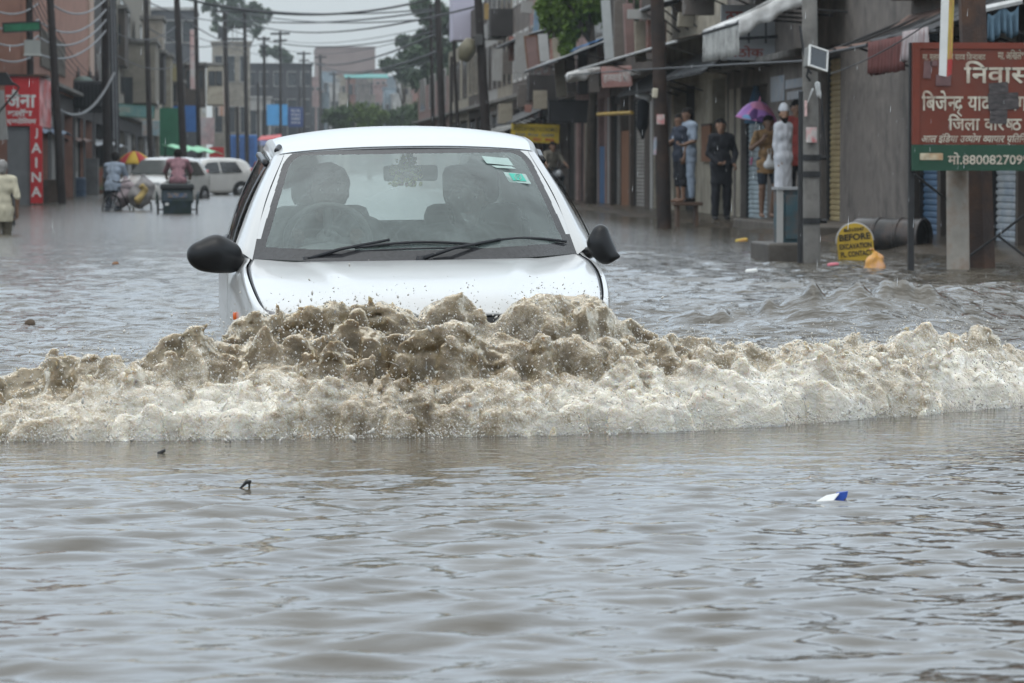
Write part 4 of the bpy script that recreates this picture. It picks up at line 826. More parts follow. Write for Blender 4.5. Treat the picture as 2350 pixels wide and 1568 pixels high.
def shop(name, label, Y0, Y1, H, wall, openings, lintel=3.0, X=TX, depth=5.0, group=None, sgn=1, floor2=(), ledge=True, z0=.02, trim=None, low=None):
    """a shophouse: openings are (y0, y1, kind, material, top); sgn -1 mirrors it to the left side of the street"""
    t = thing(name, label, 'shop building', (sgn * X, (Y0 + Y1) / 2, 0), 0, group); off = t.location
    B = lambda: MB(off); x = lambda v: sgn * v
    w_ = B(); w_.b2((x(X + .32), Y0, -.5), (x(X + depth), Y1, H)); w_.b2((x(X), Y0, lintel), (x(X + .34), Y1, H))
    ys = sorted([(min(o[0], o[1]), max(o[0], o[1])) for o in openings]); cur = Y0
    for a, c_ in ys + [(Y1, Y1)]:
        if a - cur > .02: w_.b2((x(X + .002), cur, -.5), (x(X + .34), a, lintel + .003))
        cur = max(cur, c_)
    w_.build('wall', wall, t)
    if low:
        lw = B(); cur = Y0; lw.b2((x(X - .015), Y0, lintel - .35), (x(X + .004), Y1, lintel + .25))
        for a, c_ in ys + [(Y1, Y1)]:
            if a - cur > .02: lw.b2((x(X - .012), cur + .004, -.5), (x(X + .3), a - .004, lintel - .35))
            cur = max(cur, c_)
        lw.build('shopfront', low, t)
    if ledge: B().b2((x(X - .35), Y0 + .02, lintel + .32), (x(X + .02), Y1 - .02, lintel + .44), .02).build('ledge', trim or CONC, t)
    for a, c_, kind, m_, top in openings:
        a, c_ = min(a, c_), max(a, c_)
        if kind == 'shutter':
            s_ = shutter(B(), x(X + .16), a + .04, c_ - .04, z0 + .03, top).build('shutter', m_, t)
            f_ = B(); f_.b2((x(X + .10), a, z0), (x(X + .2), a + .05, top + .1)).b2((x(X + .10), c_ - .05, z0), (x(X + .2), c_, top + .1)).b2((x(X + .08), a + .05, top), (x(X + .3), c_ - .05, top + .28)); f_.build('shutter_frame', DKSTEEL, t)
        elif kind == 'door':
            d_ = B(); d_.b2((x(X + .2), a + .03, z0), (x(X + .25), c_ - .03, top)); n = max(1, int((c_ - a) / .6))
            for k in range(n): d_.b2((x(X + .17), a + (c_ - a) * (k + .12) / n, z0 + .15), (x(X + .2), a + (c_ - a) * (k + .88) / n, top * .45)).b2((x(X + .17), a + (c_ - a) * (k + .12) / n, top * .5), (x(X + .2), a + (c_ - a) * (k + .88) / n, top - .15))
            d_.build('door', m_, t)
        elif kind == 'open': B().b2((x(X + .28), a, z0), (x(X + .325), c_, lintel)).build('dark_doorway_panel', m_, t)  # flat near-black panel in place of an unlit room
        elif kind == 'panel': B().b2((x(X + .02), a, z0), (x(X + .2), c_, top), .01).build('painted_pillar', m_, t)
    for a, c_, za, zb, m_ in floor2:
        f_ = B(); g = .08; f_.b2((x(X - .03), a - g, za - g), (x(X + .02), c_ + g, za)).b2((x(X - .03), a - g, zb), (x(X + .02), c_ + g, zb + g)).b2((x(X - .03), a - g, za), (x(X + .02), a, zb)).b2((x(X - .03), c_, za), (x(X + .02), c_ + g, zb)).b2((x(X - .02), (a + c_) / 2 - .03, za), (x(X + .015), (a + c_) / 2 + .03, zb))
        wf = f_.build('window', m_, t); B().b2((x(X - .008), a, za), (x(X - .002), c_, zb)).build('pane', GLASSW, wf)
    return t
def Y(p): return yx(p, TX)
RG = 'shophouses along the right side of the street'
shop('shop_building', 'shop behind the red signboard with blue and whitewashed shutters', 38.0, Y(2092), 6.5, PL_BRN, [(Y(2092) - .1, Y(2150), 'shutter', SH_BLUE, 2.9), (Y(2158), Y(2176), 'shutter', SH_BLUE, 2.9), (Y(2260), Y(2330), 'shutter', SH_WH, 2.7), (Y(2336), 38.3, 'shutter', SH_WH, 2.7)], group=RG)
shop('shop_building', 'shop with a bare stained grey wall and one ochre shutter', Y(2090), Y(1876), 6.5, PL_GREY, [(Y(1927), Y(1884), 'shutter', SH_YEL, 2.75)], group=RG, lintel=2.95, ledge=False)
shop('shop_building', 'shop with a pale blue dirty shutter behind the umbrella', Y(1874), Y(1668), 6.5, PL_GREY, [(Y(1700), Y(1760), 'shutter', SH_LB, 1.9), (Y(1670), Y(1683), 'panel', PL_CREAM, 2.5), (Y(1686), Y(1698), 'panel', PL_CREAM, 2.5)], lintel=2.5, group=RG)
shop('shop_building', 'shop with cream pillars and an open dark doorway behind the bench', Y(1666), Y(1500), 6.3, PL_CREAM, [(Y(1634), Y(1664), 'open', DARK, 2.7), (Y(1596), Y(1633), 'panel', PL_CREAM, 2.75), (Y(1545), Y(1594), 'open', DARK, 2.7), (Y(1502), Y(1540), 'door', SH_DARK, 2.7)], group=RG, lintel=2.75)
shop('shop_building', 'shop with grey shutters beside an orange brown pillar', Y(1499), Y(1400), 6.8, PL_BRN, [(Y(1489), Y(1498), 'panel', PL_WHITE, 2.8), (Y(1446), Y(1478), 'shutter', SH_GREY, 2.6), (Y(1424), Y(1443), 'panel', WOODB, 1.9), (Y(1402), Y(1422), 'shutter', SH_GREY, 2.6)], group=RG, lintel=2.8, floor2=[(Y(1470), Y(1440), 4.3, 5.6, PL_PINK)])
shop('shop_building', 'shop with narrow grey shutters and a blue lower panel', Y(1399), Y(1322), 7.2, PL_PINK, [(Y(1392), Y(1398), 'panel', PL_WHITE, 2.8), (Y(1374), Y(1387), 'panel', BLUEP, 1.55), (Y(1357), Y(1372), 'shutter', SH_GREY, 2.6), (Y(1340), Y(1352), 'panel', PL_CREAM, 2.8), (Y(1326), Y(1338), 'shutter', SH_GREY, 2.6)], group=RG, lintel=2.8, floor2=[(Y(1385), Y(1350), 4.4, 5.8, PL_WHITE)])
shop('shop_building', 'shop with a dark open doorway beside the yellow banner', Y(1321), Y(1262), 8, PL_GREY, [(Y(1318), Y(1284), 'open', DARK, 2.8), (Y(1280), Y(1265), 'shutter', SH_GREY, 2.7)], group=RG, floor2=[(Y(1310), Y(1294), 4.0, 5.6, PL_PINK), (Y(1288), Y(1272), 4.0, 5.6, WHITE)])
for q, (a, c_, hh, wm, lb, wn) in enumerate(((1261, 1216, 9, PL_PINK, 'faded pink shophouse with tall narrow windows', PL_WHITE), (1215, 1176, 8.4, PL_GREY, 'grey shophouse with white framed windows over a tin roof', WHITE), (1175, 1142, 10, PL_CREAM, 'cream shophouse with a balcony rail behind the black pole', PL_BRN), (1141, 1110, 8.6, PL_WHITE, 'white shophouse tower next to the street lamp', PL_BRN), (1109, 1076, 7.4, PL_BRN, 'brown shophouse behind the leaning utility poles', PL_CREAM), (1075, 1030, 6.2, PL_CREAM, 'low cream shophouse at the far end of the right row', PL_BRN), (1029, 960, 5.2, PL_PINK, 'low pinkish shophouse last before the far trees', PL_WHITE))):
    y0, y1 = Y(a), Y(c_); n = 3; f2 = [(y0 + (y1 - y0) * (k + .2) / n, y0 + (y1 - y0) * (k + .75) / n, z, z + 1.5, wn) for k in range(n) for z in ((4.0, 6.6) if hh > 8 else (4.0,))]
    shop('shop_building', lb, y0, y1, hh, wm, [(y0 + (y1 - y0) * (k + .1) / 2, y0 + (y1 - y0) * (k + .9) / 2, 'shutter', SH_GREY if k else SH_DARK, 2.6) for k in range(2)], group=RG, floor2=f2, depth=9)
def bldside(px0, px1, y0, y1, D): a, b_ = ony(px0, y1, D), ony(px1, y0, D); return a, b_
def board(name, label, cat, px0, y0, px1, y1, D, m_, t=.06, group=None, tilt=0.0, frame=None, kind=None):
    """an upright board facing down the street"""
    a, c_ = ony(px0, y1, D), ony(px1, y0, D); o = thing(name, label, cat, ((a.x + c_.x) / 2, D, a.z), 0, group); o.rotation_euler = (0, tilt, 0)
    w_, h_ = (c_.x - a.x), (c_.z - a.z)
    MB().b2((-w_ / 2, 0, 0), (w_ / 2, t, h_), .008).build('panel', m_, o)
    if frame: f_ = MB(); e_ = .035; f_.b2((-w_ / 2 - e_, -.012, -e_), (w_ / 2 + e_, t + .01, 0)).b2((-w_ / 2 - e_, -.012, h_), (w_ / 2 + e_, t + .01, h_ + e_)).b2((-w_ / 2 - e_, -.012, 0), (-w_ / 2, t + .01, h_)).b2((w_ / 2, -.012, 0), (w_ / 2 + e_, t + .01, h_)); f_.build('frame', frame, o)
    return o, w_, h_
# pavement in front of the shops, awash
g = MB(); rows = []
rg = random.Random(4)
for i in range(140):
    y = 30 + i * .85; e0 = 7.75 + .25 * math.sin(i * .9) + rg.uniform(-.1, .1); rows.append([Vector((e0 + (9.62 - e0) * k / 8, y, (-.05 + .13 * min(1, k / 2.5)) + rg.uniform(-.012, .012))) for k in range(9)])
g.grid(rows); o = g.build('pavement', mat('wet_muddy_paving', (.085, .068, .05), .25, .35, 1.2, .5, 9, dirt=(.03, .025, .02), dscale=1.5, damt=.6), None, True); tag(o, 'muddy pavement awash along the right hand shops', 'pavement', kind='structure')
road = MB(); road.grid([[Vector((x, y, -.55)) for x in (-900, -9, 0, 9, 900)] for y in (-40, 0, 60, 200, 1500)]); tag(road.build('ground', mat('asphalt', (.05, .05, .05), .9)), 'street surface under the flood', 'ground', kind='structure')
y0, y1 = yx(1880, 8.2), yx(1690, 8.2); tag(MB().b2((8.15, y0, -.3), (TX + .1, y1, .155), .02).build('doorstep', mat('worn_step_concrete', (.10, .085, .07), .6, .3, 4, .3, 20)), 'raised worn step in front of the pale blue shutter', 'step', kind='structure')
# awnings
def aw_thing(name, label, Y0, Y1, xi, zi, xo, zo, m_, val=None, drop=.4, poles=True, seed=1, tin=False, sag=.06, group='awnings over the right hand shopfronts', fr=DKSTEEL):
    t = thing(name, label, 'awning', (xi, (Y0 + Y1) / 2, zi), 0, group); off = t.location
    s_ = MB(off)
    if tin:
        n = int((Y1 - Y0) / .075); s_.grid([[Vector((xi + (xo - xi) * u, Y0 + (Y1 - Y0) * i / n, zi + (zo - zi) * u + .018 * (i % 2))) for u in (0, .5, 1)] for i in range(n + 1)])
    else: awning(s_, Y0, Y1, xi, zi, xo, zo, sag=sag, waves=3, rag=.012, seed=seed)
    o = s_.build('sheet', m_, t, not tin); solidify(o, .012)
    if val: solidify(valance(MB(off), Y0, Y1, xo, zo - .01, drop, seed=seed).build('valance', val, t, True), .008)
    f_ = MB(off)
    for k in range(4 if Y1 - Y0 > 2.5 else 3):
        y = Y0 + (Y1 - Y0) * (k + .04) / ((4 if Y1 - Y0 > 2.5 else 3) - .9); f_.tube([(xi, y, zi - .05), (xo, y, zo - .04)], .022, 6).tube([(xi, y, zi - .75), (xi + (xo - xi) * .7, y, zi + (zo - zi) * .7 - .05)], .018, 6)
    f_.tube([(xo, Y0, zo - .04), (xo, Y1, zo - .04)], .025, 6); f_.build('frame', fr, t)
    return t
aw_thing('awning', 'large white cloth awning with a hanging grey front flap', yx(1694, 7.6), yx(1612, 7.6), TX + .05, 4.15, 7.6, 3.26, CLOTH_W, mat('pale_grey_flap', (.42, .42, .40), .85, .3, 3, .3, 8, dirt=(.16, .155, .15), dscale=4, damt=.8), .50, seed=3)
tw = [o for o in COL.objects if o.get('label', '').startswith('large white cloth awning')][0]; y0 = yx(1694, 7.6) - .02; rg = random.Random(5)
solidify(MB(tw.location).grid([[Vector((7.6 + (TX + .05 - 7.6) * i / 30, y0 + .03 * math.sin(i * 1.3) * k / 3, 3.27 + .89 * i / 30 + .02 - (.27 + .03 * math.sin(i * .9)) * k / 3)) for k in range(4)] for i in range(31)]).build('side_flap', CLOTH_W, tw, True), .01)
aw_thing('awning', 'long brown lean-to awning ending in a rolled white cloth', yx(1551, 7.6), yx(1330, 7.6), TX + .05, 3.75, 7.6, 3.26, mat('brown_tarpaulin', (.10, .075, .055), .6, .3, 3), None, seed=4, sag=.03, fr=mat('lit_wet_edge', (.42, .42, .41), .5, .3, 4))  # pale frame colour paints the bright line of light on the wet edge
aw_thing('awning', 'short tin awning catching light just right of the black pole', yx(1612, 8.1), yx(1524, 8.1), TX + .05, 3.55, 8.1, 2.72, TIN, None, tin=True)
aw_thing('awning', 'dark tin awning just left of the black pole', yx(1500, 8.3), yx(1420, 8.3), TX + .05, 3.3, 8.3, 2.62, TIN_D, None, tin=True)
aw_thing('awning', 'long sagging brown cloth awning over the stained grey wall', yx(1990, 8.05), yx(1880, 8.05), TX + .05, 3.15, 8.05, 2.62, CLOTH_B, None, seed=5, sag=.1)
aw_thing('awning', 'dark awning with a maroon and striped white valance', yx(2150, 8.0), yx(1994, 8.0), TX + .05, 3.2, 8.0, 2.62, mat('blackened_tarpaulin', (.025, .023, .024), .7, .3, 4), None, seed=6)
y0, y1 = yx(2133, 7.98), yx(1994, 7.98); ym = yx(2075, 7.98)
t = thing('awning_valance', 'maroon and striped white cloth valance hanging under the dark awning', 'valance', (7.96, (y0 + y1) / 2, 2.62))
STRIPE = mat('striped_valance_cloth', (.42, .38, .38), .85, .25, 4, dirt=(.16, .05, .05), dscale=5, damt=.9, stretch=(1, 2.5, .05)); MAROON = mat('maroon_cloth', (.11, .03, .025), .85, .25, 5)
solidify(valance(MB(t.location), ym, y1, 7.96, 2.60, .40, seed=8).build('maroon_cloth', MAROON, t, True), .01); solidify(valance(MB(t.location), y0, ym - .02, 7.955, 2.64, .34, wave=.05, seed=9).build('striped_cloth', STRIPE, t, True), .01)
aw_thing('awning', 'far tin canopy with a blue tarpaulin on its top', yx(1282, 7.7), yx(1205, 7.7), TX + .05, 4.3, 7.7, 3.65, TIN, None, tin=True)
MBt = MB((8.5, 0, 0)); awning(MBt, yx(1275, 7.7), yx(1238, 7.7), TX - .1, 4.28, 8.2, 3.93, sag=-.03, rag=.02); tag(solidify(MBt.build('tarpaulin', mat('blue_tarpaulin', (.06, .17, .36), .6, .2, 5), None, True), .01), 'blue tarpaulin lying on the far tin canopy', 'tarpaulin')
bpy.data.objects['tarpaulin'].location = (8.5, 0, 0)
aw_thing('awning', 'low dark lean-to roof beyond the far tin canopy', yx(1180, 7.9), yx(1135, 7.9), TX + .05, 3.0, 7.9, 2.35, TIN_D, None, tin=True)
aw_thing('awning', 'ragged grey awning at the far end of the row', yx(1120, 7.6), yx(1050, 7.6), TX + .05, 2.6, 7.6, 2.0, CLOTH_G, None, seed=12)
# rolled cloth at the end of the lean-to
c0 = onx(1318, 172, 7.6); t = thing('rolled_cloth', 'rolled white cloth bundle on the end of the long brown awning', 'cloth', c0)
V, F = sdf_mesh([((-.10, -.1, -.02), .10, (.30, .3, .06), .09), ((-.14, .0, -.10), .06, (.22, .2, -.07), .08), ((.25, .2, .07), .10, (.62, .8, .15), .07)], .03, .08); V += .02 * np.sin(V[:, [1, 2, 0]] * 9); from_np('cloth_roll', V, F, CLOTH_W, t)
# boards and hoardings above the shops (facing down the street)
BG = 'hoardings fixed above the right hand shops'
board('hoarding', 'blank dark grey signboard box above the dark doorway', 'hoarding', 1263, 233, 1353, 279, 92, mat('dark_grey_board', (.055, .052, .055), .6, .15, 3), .5, BG, frame=DKSTEEL)
o, w_, h_ = board('banner', 'yellow accountancy classes banner hanging beside the far doorway', 'banner', 1172, 285, 1283, 328, 100, mat('yellow_banner_cloth', (.50, .36, .03), .7, .15, 4), .02, None, R(2))
lettering('lettering', 'ACCOUNTANCY ECONOMICS', mat('dark_olive_letters', (.05, .05, .02), .7), o, (-w_ * .46, -.004, h_ * .62), (1, 0, 0), (0, 0, 1), w_ * .92, h_ * .22)
for z_, s_, m_ in ((.36, 'B.Com   M.Com   CLASSES', BLUEP), (.12, 'XI   XII   BBA   MBA', REDP)): lettering('lettering', s_, m_, o, (-w_ * .40, -.004, h_ * z_), (1, 0, 0), (0, 0, 1), w_ * .8, h_ * .14)
for (a, b_, c_, d_, D, m_, lb, ti) in ((1180, 74, 1210, 168, 100, 'W', 'peeling white hoarding with faded pink patches above the tin canopy', 2), (1213, 84, 1238, 158, 97, 'P', 'pinkish hoarding leaning beside the peeling white one', -6), (1240, 78, 1262, 142, 95, 'W2', 'plain white hoarding next to the pinkish one', -5), (1278, 86, 1302, 222, 90, 'C', 'tall leaning pale hoarding under the green tree', -5), (1389, 0, 1410, 140, 74, 'G', 'tall grey leaning board on the brown awning', -4), (1440, 22, 1486, 44, 72, 'W', 'small white panel high beside the black pole', 0)):
    m_ = {'W': PL_WHITE, 'P': PL_PINK, 'W2': mat('off_white_board', (.46, .47, .46), .6, .12, 4), 'C': PL_CREAM, 'G': mat('grey_white_board', (.40, .42, .42), .6, .12, 4)}[m_]
    board('hoarding', lb, 'hoarding', a, b_, c_, d_, D, m_, .08, BG, R(ti), frame=WOODB if ti == -6 else None)
o, w_, h_ = board('hoarding', 'pink signboard with big white worn letters under the brown awning', 'hoarding', 1382, 152, 1452, 200, 79, mat('faded_red_board', (.42, .22, .20), .6, .25, 3, dirt=(.5, .47, .43), dscale=2, damt=.7), .08, BG, R(-3))
lettering('lettering', 'हलवाई', WHITE, o, (-w_ * .45, -.004, h_ * .22), (1, 0, 0), (0, 0, 1), w_ * .6, h_ * .5); lettering('lettering', 'MART', WHITE, o, (w_ * .2, -.004, h_ * .22), (1, 0, 0), (0, 0, 1), w_ * .26, h_ * .5)
o, w_, h_ = board('hoarding', 'white shop sign with red brown letters behind the white awning', 'hoarding', 1655, 12, 1850, 138, 59.5, mat('grey_white_sign', (.40, .41, .42), .6, .15, 4, dirt=(.15, .15, .15), dscale=2, damt=.6), .08, BG)
lettering('lettering', 'ठाकुर', REDBR, o, (-w_ * .45, -.004, h_ * .60), (1, 0, 0), (0, 0, 1), w_ * .38, h_ * .28); lettering('lettering', 'बठोक', REDBR, o, (-w_ * .42, -.004, h_ * .06), (1, 0, 0), (0, 0, 1), w_ * .42, h_ * .2)
f_ = MB(); f_.tube([(-w_ / 2, -.25, h_ * .36), (w_ * .7, -.25, h_ * .47)], .03, 6)
for k in range(5): f_.tube([(-w_ * .4 + w_ * k * .2, -.25, h_ * .30), (-w_ * .4 + w_ * k * .2, -.25, h_ * .7)], .018, 6)
f_.build('rail', DKSTEEL, o)
t = thing('poster_patch', 'torn posters with blue remains pasted on the grey wall above the umbrella', 'poster', onx(1800, 200, TX - .012))
pm = mat('torn_poster', (.36, .36, .37), .8, .35, 3, dirt=(.10, .17, .24), dscale=3, damt=.8)
for k, (a, b_, c_, d_) in enumerate(((1768, 172, 1800, 235), (1802, 178, 1842, 205), (1806, 207, 1840, 230))):
    p, q = onx(a, d_, TX - .012 - k * .003), onx(c_, b_, TX - .012 - k * .003); MB(t.location).b2((p.x, p.y, p.z), (p.x + .006, q.y, q.z)).build('poster', pm, t)
p, q = onx(1612, 372, TX - .02), onx(1633, 288, TX - .02); t = thing('notice_board', 'plain brown notice board on the cream pillar', 'notice board', (TX - .02, (p.y + q.y) / 2, p.z)); MB(t.location).b2((TX - .05, p.y, p.z), (TX - .01, q.y, q.z), .01).build('panel', WOODB, t); MB(t.location).b2((TX - .055, p.y, q.z), (TX - .01, q.y, q.z + .04)).build('frame', RUST, t)
JB = {'w': PL_WHITE, 'p': PL_PINK, 'c': PL_CREAM, 'g': PL_GREY, 'd': PL_DARK, 'b': mat('faded_blue_board', (.16, .26, .36), .7, .3, 3, dirt=(.35, .34, .32), dscale=2, damt=.7), 'r': mat('rust_streaked_board', (.30, .14, .11), .7, .35, 3, dirt=(.4, .36, .32), dscale=2, damt=.8), 'o': mat('ochre_board', (.40, .27, .10), .7, .25, 3), 't': TIN_D, 'l': mat('pale_lilac_wall', (.44, .42, .50), .8, .08, 1.5)}  # dark key puts recess shade into the colour of solid boxes
for (x0, y0, x1, y1, D, c_, th, ti, lb) in ((1040, -20, 1092, 92, 140, 'l', 2.5, 0, 'pale lilac wall panel high behind the street lamp'), (1112, 8, 1122, 45, 124, 'o', .1, 0, 'small ochre board beside the tall dark pole'), (1126, 20, 1196, 82, 118, 'd', 1.0, 0, 'dark box painted as a balcony recess right of the tall dark pole'), (1130, 112, 1152, 186, 116, 'w', .1, 2, 'narrow white board hanging below the dark balcony'), (1154, 118, 1176, 170, 113, 'g', .1, 0, 'small grey board next to the narrow white one'), (1168, 84, 1180, 140, 110, 'r', .1, 0, 'rust streaked narrow board left of the peeling hoarding'), (1196, 2, 1222, 30, 106, 'w', .3, 5, 'white corner balcony piece near the top of the frame'), (1224, 22, 1236, 78, 104, 'b', .1, 2, 'faded blue narrow board behind the green tree'), (1262, 90, 1276, 148, 94, 'r', .1, 0, 'rust streaked board beside the plain white hoarding'), (1214, 172, 1280, 232, 96, 'd', .8, 0, 'dark shed front under the far tin canopy'), (1224, 208, 1256, 250, 95.4, 'c', .08, 0, 'cream poster board inside the dark shed front'), (1188, 194, 1216, 246, 97, 'g', .4, 0, 'grey block beside the dark shed front'), (1204, 241, 1220, 258, 95, 'r', .06, 0, 'little red sign under the dark shed'), (1146, 238, 1176, 284, 103, 'c', .5, 0, 'cream box end wall behind the car roof'), (1302, 118, 1324, 212, 88, 'g', .3, -4, 'grey green leaning board right of the tall pale one'), (1328, 116, 1350, 216, 86, 'd', .5, 0, 'black doorway strip right of the grey green board'), (1352, 120, 1376, 212, 84, 'g', .2, -2, 'grey panel with a pale pipe over the yellow beam'), (1410, 0, 1436, 140, 76, 'g', .3, 0, 'dark grey shuttered bay above the brown awning'), (1438, 8, 1458, 130, 74.5, 'p', .3, -3, 'pink pilaster board with a white drip stain'), (1460, 48, 1484, 142, 73.5, 'c', .2, -2, 'cream panel with a red edge left of the black pole'), (1486, 46, 1530, 120, 73, 'r', .3, 0, 'brown recess behind the black pole'), (1556, 30, 1592, 62, 62, 'c', .2, 4, 'tan box under the eave right of the black pole'), (1570, -10, 1640, 34, 60.5, 'g', .3, 0, 'grey slatted balcony front at the top of the frame')):
    o, w_, h_ = board('hoarding', lb, 'hoarding', x0, y1 if 0 else min(y0, y1), x1, max(y0, y1), D, JB[c_], th, 'boards and recesses on the right hand upper floors', R(ti))
for (px0, px1, X0, zi, zo, lb) in ((1640, 1546, 7.9, 4.5, 4.15, 'upper tin eave above the white shop sign'), (1500, 1446, 8.4, 4.6, 4.35, 'short tin eave left of the black pole top'), (1196, 1140, 8.2, 5.2, 4.9, 'tin eave over the dark balcony recess')):
    aw_thing('awning', lb, yx(px0, X0), yx(px1, X0), TX + .05, zi, X0, zo, TIN, None, tin=True)
t = thing('air_cooler', 'round grey cooler unit on the wall right of the tall dark pole', 'cooler', ony(1140, 72, 119)); MB().box((0, .3, 0), (.7, .6, .6), None, .05).build('housing', mat('grey_cooler_housing', (.26, .26, .25), .6, .2, 4), t); MB().lathe([(.22, -.03), (.26, -.03), (.26, .02), (.22, .02)], (0, 0, 0), 18, 'y').build('fan_ring', DKSTEEL, t)
# black cloth bag hung under the awning, yellow beam, blue folded cloth
c0 = ony(1476, 240, 72); t = thing('hanging_cloth', 'black cloth with a white top hanging under the dark tin awning', 'cloth', c0)
V, F = sdf_mesh([((0, 0, .0), .13, (-.02, 0, -.45), .12), ((-.02, 0, -.4), .11, (-.01, 0, -.72), .03)], .025, .05); from_np('cloth', V, F, mat('black_cloth', (.015, .016, .02), .9, .3, 8), t); V, F = sdf_mesh([((-.12, 0, .18), .04, (.14, 0, .16), .05), ((-.02, 0, .02), .08, (.1, 0, .12), .08), ((-.12, 0, .2), .02, (-.14, 0, .45), .012)], .02, .05); from_np('bag', V, F, CLOTH_W, t)
a, b_ = ony(1372, 263, 84), ony(1450, 259, 78); tag(MB().tube([a, b_], .045, 8).build('beam', mat('yellow_beam', (.38, .25, .05), .6, .2, 6)), 'yellow beam across the shop fronts under the ledge', 'beam')
c0 = ony(1735, 230, 62); t = thing('folded_umbrella', 'closed blue umbrella hanging behind the open pink umbrella', 'umbrella', c0); MB(t.location).lathe([(.01, .42), (.06, .2), (.15, -.1), (.22, -.42), (.20, -.43), (.0, -.3)], c0, 10).build('canopy', mat('dull_blue_cloth', (.04, .10, .17), .8, .25, 8), t, True); MB(t.location).tube([c0 + Vector((0, 0, .4)), c0 + Vector((0, 0, .62))], .012, 6).build('handle', DKSTEEL, t)
# ---------- the red signboard on its posts
SD = 32.6
a, c_ = ony(2093, 392, SD), ony(2590, 99, SD); g0 = ony(2335, 332, SD).z
t = thing('signboard', 'big red and green painted signboard on black posts in the water', 'signboard', (a.x, SD, 0)); off = t.location
REDB = mat('oxide_red_board', (.14, .028, .013), .55, .18, 2.5, dirt=(.12, .045, .03), dscale=3, damt=.6); GRNB = mat('dark_green_board', (.012, .055, .03), .55, .2, 3)
MB(off).b2((a.x, SD, g0), (c_.x, SD + .05, c_.z)).build('red_panel', REDB, t); MB(off).b2((a.x, SD, a.z), (c_.x, SD + .05, g0 - .003)).build('green_panel', GRNB, t)
e_ = .07; f_ = MB(off); f_.b2((a.x, SD - .014, c_.z - .06), (c_.x, SD, c_.z)).b2((a.x, SD - .014, g0), (a.x + e_, SD, c_.z - .06)); f_.build('red_border', mat('darker_red_border', (.16, .03, .014), .55, .2, 3), t)
f_ = MB(off); f_.b2((a.x, SD - .014, a.z), (a.x + e_, SD, g0 - .003)).b2((a.x + e_, SD - .014, a.z), (c_.x, SD, a.z + .045)); f_.build('green_border', GRNB, t)
f_ = MB(off); f_.b2((a.x - .02, SD + .05, -.5), (a.x + .035, SD + .105, c_.z)); f_.b2((c_.x - .2, SD + .05, -.5), (c_.x - .145, SD + .105, c_.z)); f_.build('post', DKSTEEL, t)
P = lambda x, y, D=SD + .02: ony(x, y, D)
f_ = MB(off); f_.tube([P(2098, 400), P(2232, 505, SD + 1)], .012, 6).tube([P(2172, 626, SD + .6), P(2290, 541, SD + .6), P(2420, 440, SD + .6)], .014, 6).tube([P(2290, 541, SD + .6), P(2420, 640, SD + .6)], .014, 6); f_.build('brace', DKSTEEL, t)
def sl(s_, x0, x1, yb, yt, m_=CREAMP, slant=0.0):
    p, q = ony(x0, yb, SD - .006), ony(x1, yt, SD - .006); lettering('lettering', s_, m_, t, (p.x, SD - .005, p.z), (1, 0, 0), (0, 0, 1), q.x - p.x, q.z - p.z, slant, lift=.002, bold=.018, world=True)
sl('मा. मुलायम सिंह यादव ि' + 'ज[न]दाबाद', 2117, 2262, 143, 120, mat('dull_letters', (.36, .31, .24), .7)); sl('मा. अिखलेश यादव ि' + 'ज[न]दाबाद', 2290, 2440, 138, 114, MATS['dull_letters'])
sl('ि' + 'नवास', 2212, 2368, 192, 140); sl('ि' + 'बजे[न]{द} यादव  नगर', 2115, 2372, 268, 208); sl('ि' + 'जला वि' + 'र[ष]ठ', 2176, 2345, 300, 262)
sl('आल इंि' + 'डया उ[द]योग [व]यापार {प}ित' + 'ि' + 'नि' + 'ध', 2112, 2370, 333, 306, slant=.25); sl('मो.8800827099', 2175, 2362, 378, 350)
MB(off).b2((P(2112, 0).x, SD - .008, P(0, 367).z), (P(2165, 0).x, SD - .004, P(0, 351).z)).build('painted_strip', mat('smudged_cream_strip', (.5, .44, .32), .7, .4, 14, dirt=(.35, .16, .05), dscale=5, damt=.8), t)
tm = mat('torn_grey_tape', (.075, .065, .065), .7, .5, 14, dirt=(.02, .018, .018), dscale=9, damt=.9, stretch=(1, 1, 3))
for (x0, y0, x1, y1, ro) in ((2268, 190, 2312, 214, -4), (2266, 214, 2336, 252, -3), (2270, 252, 2310, 284, 3), (2146, 172, 2181, 197, 1), (2118, 140, 2136, 180, 4), (2134, 140, 2150, 152, 0)):
    p, q = P(x0, y1), P(x1, y0); c0 = (p + q) / 2; MB(off).box((c0.x, SD - .0105, c0.z), (q.x - p.x, .002, q.z - p.z), (0, R(ro), 0)).build('torn_poster', tm if x0 > 2200 else mat('faded_mauve_paper', (.15, .085, .085), .8, .3, 9), t)
# hanging painted board seen edge-on above the sign
c0 = ony(2170, 175, 31.5); t = thing('hanging_board', 'narrow hanging board with a white edge and yellow and red print', 'hanging board', c0); off = t.location
MB(off).slab([ony(2156, 173, 31.5), ony(2172, 176, 31.5), ony(2180, -60, 31.5), ony(2163, -60, 31.5)], (0, 1, 0), .03).build('white_edge', WHITE, t)
YEL = mat('yellow_print', (.55, .40, .06), .6, .3, 8, dirt=(.5, .1, .1), dscale=5, damt=.8)
MB(off).slab([ony(2173, 176, 31.6), ony(2184, 170, 31.9), ony(2192, -60, 31.9), ony(2180, -60, 31.6)], (0, 1, 0), .01).build('printed_face', YEL, t); MB(off).slab([ony(2173, 177, 31.59), ony(2184, 171, 31.88), ony(2186, 135, 31.88), ony(2175, 137, 31.59)], (0, 1, 0), .008).build('red_print', REDP, t)
c0 = ony(2310, 50, 36); t = thing('hanging_cloth', 'blue grey cloth hanging high behind the red signboard', 'cloth', c0); G = []
